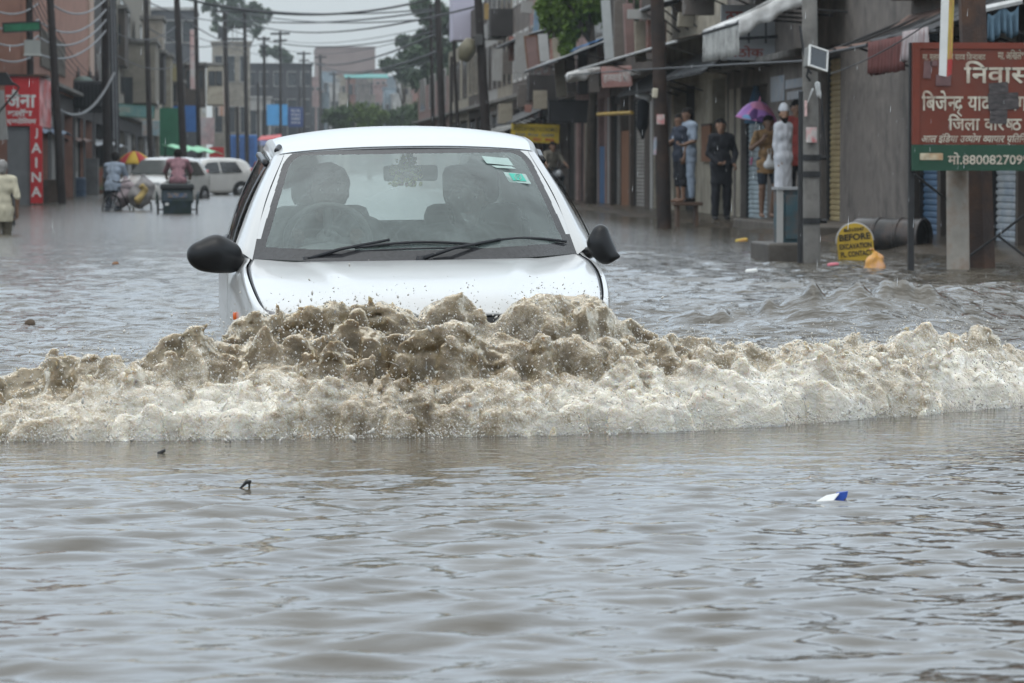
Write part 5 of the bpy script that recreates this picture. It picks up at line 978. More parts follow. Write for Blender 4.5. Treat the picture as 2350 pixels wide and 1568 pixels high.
for i in range(30):
    G.append([ony(2268 + 70 * i / 29, 30 + (90 - 30) * k / 6 + 8 * math.sin(i * .35) - 12 * i / 29, 36) + Vector((0, .06 * math.sin(i * 1.1) * k / 6, 0)) for k in range(7)])
solidify(MB(c0).grid(G).build('cloth', mat('blue_grey_cloth', (.09, .15, .20), .85, .3, 6), t, True), .01); MB(c0).tube([ony(2262, 20, 36), ony(2345, 2, 36)], .04, 6).build('rod', CLOTH_W, t)
# ---------- columns and poles on the right
def pole(label, px0, y0, px1, y1, D, w0, w1, m_, group='poles along the right side', extra=None, name='utility_pole', sides=12, cat='utility pole'):
    """px0,y0 foot; px1,y1 top (may lie above the frame); w in pixels"""
    a, b_ = ony(px0, y0, D), ony(px1, y1, D); s_ = D / K / 2; t = thing(name, label, cat, (a.x, D, 0), 0, group)
    d_ = (b_ - a); n_ = 9; pts = [a + d_ * (k / (n_ - 1)) for k in range(n_)]; pts = [pts[0] - d_.normalized() * .6] + pts
    MB(t.location).tube(pts, [w0 * s_] + [(w0 + (w1 - w0) * k / (n_ - 1)) * s_ for k in range(n_)], sides).build('shaft', m_, t, True, angle=40); return t, a, b_
t, a, b_ = pole('thick rust brown pillar in the water behind the red signboard', 2252, 618, 2225, -160, 33.6, 68, 66, RUST, name='steel_pillar', cat='pillar', sides=6)
t, a, b_ = pole('round white concrete pillar beside the rust brown one', 2199, 622, 2196, 300, 33.1, 54, 52, mat('patchy_white_concrete', (.34, .31, .27), .85, .25, 4, .3, 25, dirt=(.17, .09, .05), dscale=4, damt=.7), name='concrete_pillar', cat='pillar')
t, a, b_ = pole('tall grey concrete pole with a floodlight and a red poster', 1863, 605, 1856, -200, 35.6, 40, 34, CONC); off = t.location
for y_ in (362, 400, 507):
    cl = MB(off); p = ony(1862, y_, 35.6); cl.lathe([(.09, -.03), (.10, -.03), (.10, .03), (.09, .03)], p, 16); cl.tube([p + Vector((.08, 0, 0)), p + Vector((.16, -.03, 0))], .03, 6) if y_ != 400 else None; cl.build('clamp', DKSTEEL, t)
p, q = ony(1851, 327, 35.48), ony(1876, 292, 35.48); po = MB(off); po.grid([[Vector((p.x + (q.x - p.x) * k / 6, p.y - .05 * math.sin(math.pi * k / 6) + .03, z)) for k in range(7)] for z in (p.z, q.z)]); po.build('poster', mat('white_red_poster', (.6, .55, .52), .7, .3, 20, dirt=(.5, .03, .05), dscale=10, damt=.9), t, True)
MB(off).grid([[Vector((ony(1847 + 5 * k / 3, 250, 35.5).x, 35.52 - .01 * k, z)) for k in range(4)] for z in (ony(0, 265, 35.5).z, ony(0, 228, 35.5).z)]).build('sticker', mat('red_white_sticker', (.6, .4, .38), .6, .5, 30), t)
t, a, b_ = pole('thin black pipe standing beside the grey concrete pole', 1836, 604, 1838, 210, 35.3, 13, 11, DKSTEEL, name='pipe', cat='pipe')
c0 = ony(1870, 137, 35.3); t = thing('floodlight', 'white rimmed floodlight tilted on the concrete pole', 'floodlight', c0); t.rotation_euler = (R(-14), R(14), R(28))
MB().box((0, 0, 0), (.23, .10, .22), None, .015).build('housing', mat('grey_lamp_housing', (.16, .16, .15), .5, .2, 10), t); rim = MB(); 
for c_, s_ in (((0, -.055, .11), (.25, .02, .018)), ((0, -.055, -.11), (.25, .02, .018)), ((-.118, -.055, 0), (.016, .02, .22)), ((.118, -.055, 0), (.016, .02, .22))): rim.box(c_, s_)
rim.build('rim', WHITE, t); MB().box((0, -.052, 0), (.21, .01, .20)).build('lens', GLASSW, t); MB().tube([(-.06, .02, -.11), (-.05, .06, -.18), (.03, .1, -.2)], .012, 6).build('bracket', DKSTEEL, t)
c0 = ony(1876, 205, 35.4); V, F = sdf_mesh([((0, 0, .05), .03, (.01, -.01, -.06), .02), ((-.05, 0, .0), .012, (-.1, .02, -.14), .006), ((.02, 0, -.04), .02, (.03, 0, -.09), .01)], .006, .02); tag(from_np('plastic_bag', V, F, CLOTH_W), 'scrap of white plastic caught on the pole below the floodlight', 'plastic scrap'); bpy.data.objects['plastic_bag'].location = c0
t, a, b_ = pole('thick blackened pole with stickers in front of the open doorway', 1525, 525, 1503, -150, 56, 34, 32, mat('blackened_pole', (.022, .016, .014), .75, .4, 3, .3, 30, dirt=(.08, .04, .022), dscale=2, damt=.6)); off = t.location
p = ony(1503, 214, 55.8); MB(off).box(p, (.09, .1, .16), (0, R(4), 0), .02).build('lamp_cover', mat('cream_plastic', (.5, .46, .36), .5, .1), t)
p = ony(1516, 274, 55.8); MB(off).box(p, (.13, .02, .16)).build('poster', MATS['white_red_poster'], t); p = ony(1503, 335, 55.8); MB(off).box(p, (.05, .02, .29), (0, R(2), 0)).build('sticker', mat('blue_white_sticker', (.34, .4, .46), .6, .4, 12, dirt=(.5, .1, .08), dscale=6, damt=.7), t)
t, a, b_ = pole('tall dark pole rising just above the car roof on the right', 1122, 420, 1094, -60, 86, 24, 18, mat('dark_wooden_pole', (.022, .016, .014), .8, .4, 3))
MB(t.location).box(ony(1099, 92, 85.8), (.2, .12, .28), None, .02).build('junction_box', TIN_D, t)
for (x0, y0, x1, y1, D, w0, lb) in ((1016, 330, 1002, -60, 150, 17, 'dark pole beside the far green tree carrying the black box'), (994, 330, 988, 10, 160, 9, 'thin pole left of the one carrying the black box'), (1052, 330, 1041, 95, 130, 9, 'short dark pole behind the street lamp head'), (1034, 330, 1036, 130, 140, 7, 'thin pole under the black loudspeaker box')):
    pole(lb, x0, y0, x1, y1, D, w0, w0 * .8, MATS['dark_wooden_pole'])
c0 = ony(1037, 63, 149); t = thing('loudspeaker', 'small black loudspeaker box on the far dark pole', 'loudspeaker', c0); t.rotation_euler = (0, R(12), .3); MB().box((0, 0, 0), (.42, .3, .33), None, .02).build('box', DKSTEEL, t); MB().box((0, -.16, 0), (.34, .02, .26), None, .005).build('grille', BLK, t)
c0 = ony(1072, 114, 86); t = thing('street_lamp', 'olive street lamp head hanging from the dark pole', 'street lamp', c0); t.rotation_euler = (0, R(20), 0)
MB().lathe([(.02, .30), (.12, .27), (.20, .1), (.23, -.02), (.17, -.2), (.12, -.3), (.0, -.31)], (0, 0, 0), 14).build('lamp_head', mat('olive_lamp_cover', (.14, .125, .08), .5, .2, 6), t, True); MB().tube([(0, 0, .28), (.12, 0, .42), (.36, 0, .40)], .025, 6).build('arm', DKSTEEL, t)
# cabinet at the pole foot on its concrete block
c0 = onz(1812, 585); D = 36.2; a, b_ = ony(1786, 562, D), ony(1834, 436, D); t = thing('electrical_cabinet', 'rusty blue metal cabinet behind the thin black pipe', 'cabinet', ((a.x + b_.x) / 2, D, a.z)); off = t.location
CABM = mat('rusty_blue_paint', (.035, .075, .09), .6, .35, 5, dirt=(.12, .055, .03), dscale=4, damt=.9); MB(off).b2((a.x, D, a.z), (b_.x + .1, D + .35, b_.z), .01).build('body', CABM, t); MB(off).b2((a.x - .015, D - .03, b_.z), (b_.x + .12, D + .38, b_.z + .03)).build('lid', TIN, t); MB(off).b2((a.x - .02, D - .015, a.z), (a.x + .05, D, b_.z)).build('white_edge', PL_WHITE, t); MB(off).b2((a.x + .08, D - .02, a.z + .06), (b_.x + .06, D, b_.z - .06), .004).build('door', CABM, t)
a, b_ = ony(1769, 602, 35.55), ony(1890, 560, 35.55); t = thing('plinth', 'low dark concrete block round the foot of the concrete pole', 'concrete block', ((a.x + b_.x) / 2, 36, 0)); w_ = MB(t.location); w_.b2((a.x, 35.72, -.3), (b_.x, 37.0, b_.z), .02); w_.build('block', mat('wet_dark_concrete', (.07, .06, .05), .6, .3, 4, .4, 20), t)
# milestone-like yellow board, orange bag, oil drum
c0 = ony(1967, 590, 36.6); s_ = 36.6 / K; t = thing('warning_board', 'round topped yellow warning board with black lettering half under water', 'warning board', (c0.x, 36.6, 0)); t.rotation_euler = (R(-8), R(-5), 0)
w_, h_ = 42 * s_, 86 * s_; pts = [(-w_, 0, -.3), (w_, 0, -.3), (w_, 0, h_ * .5)] + [(w_ * math.cos(a_), 0, h_ * .5 + h_ * .5 * math.sin(a_)) for a_ in [math.pi * k / 16 for k in range(1, 16)]] + [(-w_, 0, h_ * .5)]
MB().poly(pts, (0, 1, 0), .05).build('panel', mat('yellow_board_paint', (.46, .30, .02), .55, .2, 5, dirt=(.16, .10, .03), dscale=4, damt=.7), t)
MB().tube([(x_, .025, z_) for x_, y_, z_ in pts[2:]], .018, 6).build('rim', PL_WHITE, t)
bk = mat('black_letters', (.02, .018, .012), .7, .4, 25)
for s2, z0, z1, ww in (('86510347', .78, .88, 1.15), ('BEFORE', .54, .72, 1.75), ('EXCAVATION', .31, .46, 1.8), ('PL. CONTACT', .10, .25, 1.75)): lettering('lettering', s2, bk, t, (0, -.003, h_ * z0), (1, 0, 0), (0, 0, 1), w_ * ww, h_ * (z1 - z0), align='c', bold=.03)
c0 = ony(2007, 612, 33.4); t = thing('plastic_bag', 'full orange and pink plastic bag afloat beside the yellow board', 'plastic bag', (c0.x, 33.4, 0)); V, F = sdf_mesh([((-.05, 0, -.03), .07, (-.03, 0, .08), .05), ((.03, -.02, -.02), .08, (.04, 0, .09), .055), ((0, 0, .1), .04, (.01, 0, .15), .025)], .008, .04); V += .006 * np.sin(V[:, [2, 0, 1]] * 60); from_np('bag', V, F, mat('orange_plastic', (.55, .27, .05), .35, .3, 14, dirt=(.5, .3, .26), dscale=9, damt=.8), t); MB().tube([(0, 0, .16), (-.02, .01, .2), (-.05, .0, .19)], .012, 6).build('knot', MATS['orange_plastic'], t)
c0 = ony(2072, 507, 41.2); rr = 43 * 41 / K; t = thing('oil_drum', 'black oil drum lying on its side against the grey wall', 'oil drum', (c0.x - .12, 41.35, rr - .07)); t.rotation_euler = (R(3), 0, R(-38)); L_ = .46
dr = MB(); dr.lathe([(rr * .94, -L_), (rr, -L_ + .02), (rr, -.18), (rr * 1.05, -.17), (rr * 1.05, -.13), (rr, -.12), (rr, .12), (rr * 1.05, .13), (rr * 1.05, .17), (rr, .18), (rr, L_ - .03), (rr * 1.05, L_), (rr * .96, L_ + .005), (rr * .95, L_ - .1)], (0, 0, 0), 28, 'x').build('shell', mat('black_drum_paint', (.022, .021, .020), .35, .3, 5, dirt=(.12, .07, .05), dscale=4, damt=.5), t, True, angle=40)
MB().lathe([(0, L_ - .11), (rr * .96, L_ - .11), (rr * .95, L_ - .04)], (0, 0, 0), 28, 'x').build('open_end', DARK, t, True, angle=40)
V, F = sdf_mesh([((L_ - .1, -.2, -rr * .75), .09, (L_ + .15, .15, -rr * .8), .07), ((L_ + .1, -.1, -rr * .8), .06, (L_ + .3, -.2, -rr * .85), .05)], .02, .05); from_np('rubbish', V + .015 * np.sin(V[:, [1, 2, 0]] * 40), F, RUST, t)
# bench with the two men
a, b_ = ony(1545, 464, 58), ony(1597, 464, 58); t = thing('bench', 'low wooden bench under the two men at the doorway', 'bench', ((a.x + b_.x) / 2, 58, 0)); off = t.location; zb = a.z
MB(off).b2((a.x, 57.85, zb - .06), (b_.x + .1, 58.25, zb), .008).build('seat', mat('worn_brown_wood', (.10, .06, .04), .7, .3, 6), t)
for lx in (a.x + .05, b_.x - .02): MB(off).b2((lx, 57.9, 0), (lx + .05, 58.2, zb - .06)).build('leg', MATS['worn_brown_wood'], t)
# ---------- the people sheltering on the right
def place(px, foot, zf, top, H=1.70):
    s_ = (foot - 385) / (1 - zf); D = K / s_; p = ony(px, foot, D); return Vector((p.x, D, zf)), (foot - top) / s_ / H
DKC = mat('black_cotton', (.016, .017, .022), .85, .3, 9); BLUESH = mat('pale_blue_shirt', (.26, .31, .38), .85, .15, 9); LBL = mat('pale_blue_trousers', (.24, .29, .36), .85, .15, 9)
KURTA = mat('white_kurta_cotton', (.50, .52, .56), .85, .08, 8); REDSH = mat('brick_red_shirt', (.40, .075, .065), .85, .2, 8); TANSH = mat('tan_printed_shirt', (.28, .17, .08), .85, .55, 12); DENIM = mat('dark_denim', (.025, .032, .045), .85, .25, 12); NAVY = mat('navy_cloth', (.025, .032, .05), .85, .3, 9)
def place_x(px, foot, top, X, H=1.70):
    s_ = (px - 560) / X; zf = 1 - (foot - 385) / s_; p = ony(px, foot, K / s_); return Vector((p.x, p.y, zf)), (foot - top) / s_ / H
loc, sc_ = place(1655, 505, .09, 273)
person('person in a black tunic standing alone with hands held in front', loc, joints(shL=(-.155, 0, 1.385), shR=(.155, 0, 1.385), elL=(-.215, .02, 1.12), wrL=(-.10, -.16, .95), elR=(.25, .02, 1.12), wrR=(.17, -.17, .94), handL=(.9, -.3, -.2), handR=(.3, -.6, -.5), curl=.9, head=(-.02, -.01, 1.575), face=(-.1, -1, 0)), .1, sc_, top=DKC, sleeve=.98, bottom=DKC, leg=1.95, kurta=.28, shoes=BLK, female=True, hair='long')
loc, sc_ = place_x(1762, 500, 266, 8.5)
BOY = person('person in a tan printed shirt and shorts under the pink umbrella', loc, joints(elL=(-.30, -.05, 1.16), wrL=(-.14, -.20, 1.30), handL=(.3, -.2, .9), elR=(.20, .03, 1.12), wrR=(.05, -.2, 1.05), handR=(-.8, -.3, .1), curl=1.3, kneeR=(.13, -.06, .5), ankR=(.07, .03, .08)), .1, sc_, skin=SKIN_D, top=TANSH, sleeve=.38, bottom=DENIM, leg=.72, kurta=.14)
c0 = loc
loc, sc_ = place_x(1797, 500, 243, 8.3)
kp = person('person in a long white kurta and cap with a full black beard', loc, joints(shL=(-.14, 0, 1.38), shR=(.14, 0, 1.38), elL=(-.165, .03, 1.1), wrL=(-.15, -.03, .87), elR=(.165, .03, 1.1), wrR=(.15, -.03, .87), face=(-.4, -1, 0)), .5, sc_, top=KURTA, sleeve=.95, bottom=KURTA, leg=1.9, kurta=.48, beard=True, cap=KURTA, shoes=BLK)
kp.scale = (sc_ * .80, sc_ * .86, sc_)
loc, sc_ = place_x(1828, 500, 230, 8.95)
person('person in a brick red shirt half hidden by the concrete pole', loc, joints(elL=(-.23, -.02, 1.12), wrL=(-.22, -.14, .9), face=(-.2, -1, 0)), .1, sc_, top=REDSH, sleeve=.5, bottom=DKC, leg=1.9, kurta=.12, shoes=BLK)
zb = ony(1545, 464, 58).z
p = ony(1578, 464, 58.05); sc_ = (466 - 250) / (K / 58) / 1.70
person('person in a pale blue shirt standing on the bench facing left', (p.x, 58.05, zb), joints(hipL=(-.08, 0, .92), elL=(-.22, -.15, 1.12), wrL=(-.12, -.38, 1.06), handL=(.1, -1, .1), elR=(.23, -.02, 1.11), wrR=(.16, -.22, 1.03), handR=(-.2, -1, .1), curl=.8, kneeL=(-.10, -.05, .49)), R(-62), sc_, skin=SKIN_D, top=BLUESH, sleeve=.42, bottom=LBL, leg=1.9, kurta=.16, shoes=BLK)
p = ony(1556, 462, 58.4); sc_ = (464 - 262) / (K / 58.4) / 1.70
person('person in dark clothes behind the black pole leaning on the doorway', (p.x, 58.12, zb), joints(elL=(-.22, -.1, 1.12), wrL=(-.16, -.33, 1.08), handL=(0, -1, 0), curl=.7), R(-70), sc_, skin=SKIN_D, top=NAVY, sleeve=.45, bottom=DKC, leg=1.1, kurta=.1, shoes=None)
# the open umbrella and the bag the boy holds
s_ = c0.y / K; ctr = ony(1736, 276, c0.y + .32); t = thing('umbrella', 'open pink and purple printed umbrella held over a child', 'umbrella', ctr); t.rotation_euler = (R(8), R(6), .35)
UM = bpy.data.materials.new('pink_printed_umbrella')
def _um():
    N, L = nt(UM); b = N['Principled BSDF']; b.inputs['Roughness'].default_value = .6; b.inputs['Subsurface Weight'].default_value = .0
    tc = N.new('ShaderNodeTexCoord'); n = N.new('ShaderNodeTexVoronoi'); n.inputs['Scale'].default_value = 6; L.new(tc.outputs['Object'], n.inputs['Vector']); sx = N.new('ShaderNodeSeparateXYZ'); L.new(n.outputs['Color'], sx.inputs[0])
    r = N.new('ShaderNodeValToRGB'); r.color_ramp.interpolation = 'CONSTANT'; e = r.color_ramp.elements; e[0].color = (.68, .24, .54, 1); e[1].position = .3; e[1].color = (.50, .24, .64, 1)
    for p_, c_ in ((.5, (.14, .06, .22)), (.62, (.72, .28, .46)), (.8, (.20, .40, .66)), (.88, (.76, .42, .62))): q = e.new(p_); q.color = c_ + (1,)
    L.new(sx.outputs[0], r.inputs[0]); L.new(r.outputs[0], b.inputs['Base Color'])
_um()
Rr = 52 * s_; Hh = 44 * s_; nn = 64; G = []
for k in range(11):
    u = k / 10; G.append([Vector((Rr * u * math.cos(a_) * (1 - .05 * u * abs(math.sin(4 * a_))), Rr * u * math.sin(a_) * (1 - .05 * u * abs(math.sin(4 * a_))), Hh * (1 - u ** 2.1) - .03 * u * abs(math.sin(4 * a_)) * 0 + .012 * u * abs(math.cos(4 * a_)))) for a_ in [2 * math.pi * q / nn for q in range(nn + 1)]])
solidify(MB().grid(G).build('canopy', UM, t, True), .004)
for k in range(8):
    a_ = 2 * math.pi * k / 8; MB().tube([(Rr * u * math.cos(a_), Rr * u * math.sin(a_), Hh * (1 - u ** 2.1) - .008) for u in (0, .25, .5, .75, 1)], .005, 5).build('rib', DKSTEEL, t)
MB().tube([(0, 0, Hh + .06), (0, 0, 0), (.02, 0, -.35), (.03, 0, -.62)], .009, 8).build('shaft', mat('chrome', (.5, .5, .5), .25, .1, metal=1), t); MB().tube([(.03, 0, -.62), (.032, 0, -.74)], .018, 8).build('handle', mat('pink_plastic', (.5, .12, .25), .5), t); MB().lathe([(0, .09), (.012, .07), (.02, 0)], (0, 0, Hh), 8).build('tip', MATS['pink_plastic'], t)
c1 = ony(1766, 372, c0.y - .32); t = thing('plastic_bag', 'white carrier bag held in front of the tan shirt', 'plastic bag', c1); V, F = sdf_mesh([((-.03, 0, -.05), .07, (.04, 0, -.05), .07), ((0, 0, -.02), .06, (0, 0, .10), .03)], .01, .04); from_np('bag', V, F, mat('white_plastic', (.6, .6, .6), .4, .1, 9), t); MB().tube([(-.02, 0, .1), (-.03, -.01, .2), (.02, 0, .22), (.02, 0, .1)], .008, 6).build('bag_handle', MATS['white_plastic'], t)
# ---------- left side of the street
LX = 5.8
def YL(px): return onx(px, 400, -LX).y
PINKB = mat('salmon_pink_plaster', (.33, .175, .13), .9, .15, 1.5, dirt=(.16, .09, .07), dscale=1.2, damt=.5)
BEIGE = mat('grey_beige_plaster', (.24, .215, .175), .9, .2, 1.4, dirt=(.10, .09, .075), dscale=1.2, damt=.7)
GREYB = mat('dark_grey_plaster', (.075, .078, .083), .9, .25, 1.2)
LG = 'shophouses along the left side of the street'
def opens(y0, y1, n, mats, top=2.7):
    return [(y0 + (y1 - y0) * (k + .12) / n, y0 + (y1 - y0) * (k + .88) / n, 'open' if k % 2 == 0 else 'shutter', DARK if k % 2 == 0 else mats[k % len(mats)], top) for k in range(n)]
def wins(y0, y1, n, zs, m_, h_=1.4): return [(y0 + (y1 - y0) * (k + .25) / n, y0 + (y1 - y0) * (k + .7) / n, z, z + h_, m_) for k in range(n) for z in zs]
for a, c_, hh, wm, lb, n, wz, wm2 in ((-130, -6, 6.5, PL_BRN, 'brown shophouse at the left edge behind the red sign', 3, (), WHITE), (79, 214, 11, PINKB, 'tall salmon pink building behind the drooping cables', 5, (), PL_WHITE), (216, 262, 8, PL_DARK, 'dark building beside the black cable pole', 2, (4.2,), PL_BRN), (263, 348, 11.5, BEIGE, 'grey beige plastered building over the teal shop board', 4, (4.6, 7.6), PL_BRN), (349, 384, 8.5, PL_CREAM, 'cream building with a yellow balcony box', 2, (5.0,), PL_BRN), (385, 418, 10, PL_BRN, 'brown building above the blue hoarding', 2, (5.0, 7.8), PL_CREAM), (419, 446, 12, PL_GREY, 'stained grey building beside the striped vertical banner', 2, (5.0, 8.0), PL_WHITE), (447, 474, 13, PL_CREAM, 'narrow cream building far down the left row', 2, (5.0, 9.0), PL_BRN)):
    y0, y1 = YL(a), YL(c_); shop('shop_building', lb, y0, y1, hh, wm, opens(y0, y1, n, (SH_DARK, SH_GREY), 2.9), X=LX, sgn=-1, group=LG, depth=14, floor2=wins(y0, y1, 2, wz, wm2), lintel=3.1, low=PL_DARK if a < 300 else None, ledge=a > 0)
shop('shop_building', 'recessed dark shopfront behind the red sign column', YL(-5), YL(78), 7.5, PL_DARK, opens(YL(-5), YL(78), 2, (SH_DARK, SH_GREY), 2.8), X=7.5, sgn=-1, group=LG, depth=10, low=PL_DARK)
p, q = onx(206, 170, -LX + .06), onx(214, -60, -LX + .06); t = thing('corner_pilaster', 'pale corner strip on the end of the salmon pink building', 'pilaster', (p.x, p.y, p.z)); MB(t.location).b2((p.x - .3, p.y, p.z), (p.x + .02, q.y, q.z), .02).build('strip', mat('pale_peach_plaster', (.42, .30, .24), .9, .15, 3), t)
p, q = onx(95, 150, -LX + .05), onx(150, 102, -LX + .05); t = thing('shade_board', 'dark olive shutter panel on the salmon pink building', 'panel', (p.x, p.y, p.z)); MB(t.location).b2((p.x - .05, p.y, p.z), (p.x, q.y, q.z)).build('panel', mat('dark_olive_panel', (.10, .085, .065), .8, .2, 4), t)
# frontal masses further down the street
def block(name, label, px0, y0, px1, y1, D, m_, depth=8, nw=(0, 0), wm=GLASSW, group=None, cat='building', roof=None):
    a, b_ = ony(px0, 420, D), ony(px1, y0, D); t = thing(name, label, cat, ((a.x + b_.x) / 2, D, 0), 0, group); o_ = t.location; z1 = b_.z
    MB(o_).b2((a.x, D, -.5), (b_.x, D + depth, z1)).build('wall', m_, t); MB(o_).b2((a.x - .15, D - .15, z1), (b_.x + .15, D + depth, z1 + .25)).build('parapet', roof or m_, t)
    zb = 3.5; nx, nz = nw
    for i in range(nx):
        for k in range(nz):
            w_ = (b_.x - a.x) / nx; h_ = (z1 - zb) / nz; x0 = a.x + w_ * (i + .22); zz = zb + h_ * (k + .25)
            f_ = MB(o_).b2((x0 - .08, D - .06, zz - .08), (x0 + w_ * .56 + .08, D - .01, zz)).b2((x0 - .08, D - .06, zz), (x0, D - .01, zz + h_ * .5)).b2((x0 - .12, D - .3, zz + h_ * .5), (x0 + w_ * .56 + .12, D - .01, zz + h_ * .5 + .08)).build('window', PL_WHITE, t); MB(o_).b2((x0, D - .03, zz), (x0 + w_ * .56, D - .012, zz + h_ * .5)).build('pane', wm, f_)
    return t
FG = 'buildings closing the far end of the street'
block('building', 'dark grey building with a pale rooftop behind the left poles', 335, 24, 449, 300, 285, GREYB, 12, (3, 3), roof=PL_WHITE, group=FG)
block('building', 'beige house under the hazy tree behind the paired poles', 488, 100, 574, 300, 380, BEIGE, 10, (3, 2), group=FG)
block('building', 'broad dark slate building in the middle distance', 560, 150, 716, 300, 430, mat('dark_slate_plaster', (.05, .05, .054), .9, .3, .8), 14, (5, 3), group=FG)
block('building', 'pale low house with white walls below the slate building', 540, 226, 622, 320, 400, PL_WHITE, 6, (3, 1), group=FG)
block('building', 'big plain pinkish brown block on the skyline', 728, 110, 861, 300, 680, mat('pinkish_brown_block', (.21, .155, .14), .9, .1, .6), 25, (0, 0), group=FG)
rg = random.Random(21); HM = [PL_PINK, PL_CREAM, BEIGE, PL_WHITE, PL_GREY, mat('pale_blue_wall', (.22, .28, .32), .9, .2, 1), mat('terracotta_wall', (.24, .11, .08), .9, .2, 1)]
hl = ['small pink house', 'small cream house', 'small beige house', 'small whitewashed house', 'small grey house', 'small pale blue house', 'small terracotta house']
for k in range(24):
    px = 716 + (k % 12) * 21 + rg.uniform(-5, 5); row = k // 12; w_ = rg.uniform(18, 30); m_i = (k * 5 + 3 * row) % 7; yt = (170 if row else 208) + rg.uniform(-14, 14)
    block('house', f"{hl[m_i]} with two dark windows in the far {'upper' if row else 'lower'} cluster", px, yt, px + w_, 300, 560 + row * 50 + rg.uniform(-15, 15), HM[m_i], 8, (2, 2 if row else 1), group='small houses at the hazy end of the street', cat='house')
for px0, y0, px1, y1, lb in ((790, 168, 890, 182, 'teal roof sheet over the far houses'), (960, 224, 1010, 236, 'rust red roof band over the far right houses')):
    a, b_ = ony(px0, y1, 545), ony(px1, y0, 545); tag(MB().box(((a.x + b_.x) / 2, 545, (a.z + b_.z) / 2), (b_.x - a.x, 3, .15), (R(12), 0, R(3))).build('roof_sheet', mat('teal_roof' if px0 < 900 else 'rust_red_roof', (.07, .26, .24) if px0 < 900 else (.26, .09, .06), .6, .2, 1)), lb, 'roof sheet')
# upper storeys jutting over the left pavement
def jetty(label, px0, y0, px1, y1, D, m_, depth=6, holes=(), cap=None):
    a, b_ = ony(px0, y1, D), ony(px1, y0, D); t = thing('jutting_storey', label, 'upper storey', ((a.x + b_.x) / 2, D, a.z), 0, 'upper storeys jutting over the left pavement'); o_ = t.location
    MB(o_).b2((a.x, D, a.z), (b_.x, D + depth, b_.z)).build('wall', m_, t); MB(o_).b2((a.x - .12, D - .15, b_.z), (b_.x + .12, D + depth, b_.z + .18)).build('coping', cap or CONC, t)
    for (x0, ya, x1, yb) in holes:
        p, q = ony(x0, yb, D - .01), ony(x1, ya, D - .01); wf = MB(o_).b2((p.x - .06, D - .05, p.z - .06), (q.x + .06, D - .004, q.z + .06)).build('window', DKSTEEL, t); MB(o_).b2((p.x, D - .058, p.z), (q.x, D - .052, q.z)).build('pane', GLASSW, wf)
    return t
jetty('stained beige wall with a broken parapet over the teal shop board', 284, 98, 356, 236, 168, BEIGE, 8, [(288, 180, 302, 236)])
jetty('upper beige brick stack rising behind the stained beige wall', 326, 44, 372, 128, 180, mat('pale_brick_stack', (.27, .24, .20), .9, .25, 3), 6)
jetty('dark recessed storey between the beige wall and the yellow balcony', 357, 122, 376, 236, 176, PL_DARK, 5)
jetty('cream strip wall beside the yellow balcony box', 377, 130, 392, 246, 184, PL_CREAM, 5)
jetty('grey storey with a dark window under the yellow balcony box', 374, 190, 420, 240, 190, PL_GREY, 5, [(384, 196, 402, 232)])
jetty('sooty brick storey left of the stained beige wall', 256, 20, 286, 150, 160, PL_BRN, 5, [(262, 60, 274, 100)])
jetty('brown cluttered storey above the blue hoarding', 424, 150, 470, 244, 205, PL_BRN, 5, [(430, 165, 444, 200), (450, 165, 464, 200)])
jetty('pale patchy storey behind the paired poles', 474, 150, 512, 240, 260, PL_CREAM, 6, [(480, 165, 492, 195), (497, 165, 508, 195)])
# ---------- trees
def tree(name, label, base, trunk_h, clumps, leaf, nleaf, cols, seed, group=None, lean=(0, 0), droop=0.0, tr=.18):
    rng = np.random.default_rng(seed); t = thing(name, label, 'tree', base, 0, group)
    b = MB(); top = Vector((lean[0], lean[1], trunk_h)); b.tube([Vector((0, 0, -.6)), top * .4, top * .75 + Vector((.1, 0, 0)), top], [tr * 1.25, tr, tr * .85, tr * .7], 9)
    for c_, r_ in clumps:
        c_ = Vector(c_); m_ = lerp(top, c_, .5) + Vector((0, 0, .2)); b.tube([top * .9, m_, c_], [tr * .5, tr * .32, tr * .1], 6)
    b.build('trunk', mat('grey_brown_bark', (.07, .055, .042), .9, .3, 6, .4, 20), t, True)
    ctr = np.array([c_[0] for c_ in clumps], float); rad = np.array([c_[1] for c_ in clumps], float); pr_ = rad ** 2 / (rad ** 2).sum()
    sub = []; ns_ = nleaf // 22
    ci = rng.choice(len(clumps), ns_, p=pr_); dirs = rng.normal(size=(ns_, 3)); dirs /= np.linalg.norm(dirs, axis=1)[:, None]
    tw = ctr[ci] + dirs * (rad[ci] * rng.uniform(.45, 1.08, ns_))[:, None] * np.array([1, 1, .8])
    P_ = np.repeat(tw, 22, 0) + rng.normal(size=(ns_ * 22, 3)) * (rad.mean() * .13) ; P_[:, 2] -= droop * rng.exponential(1, len(P_)) * rad.mean()
    n = len(P_); u = rng.normal(size=(n, 3)); u /= np.linalg.norm(u, axis=1)[:, None]; v = np.cross(u, rng.normal(size=(n, 3))); v /= np.linalg.norm(v, axis=1)[:, None]
    s_ = leaf * rng.uniform(.6, 1.3, n)[:, None]
    Q = np.stack([P_ - u * s_, P_ + v * s_ * .45, P_ + u * s_, P_ - v * s_ * .45], 1).reshape(-1, 3); F = np.arange(n * 4).reshape(n, 4)
    from_np('crown', Q, F, mat('leaves_' + name + '_' + str(cols[0]), cols, .55, .5, 1.6 / max(rad.mean(), .3) * .9, spec=.3), t, False)
    return t
def clumps_px(spec, base, D):
    s_ = D / K; return [((ony(x, y, D).x - base.x, dy, ony(x, y, D).z - base.z), r * s_) for x, y, r, dy in spec]
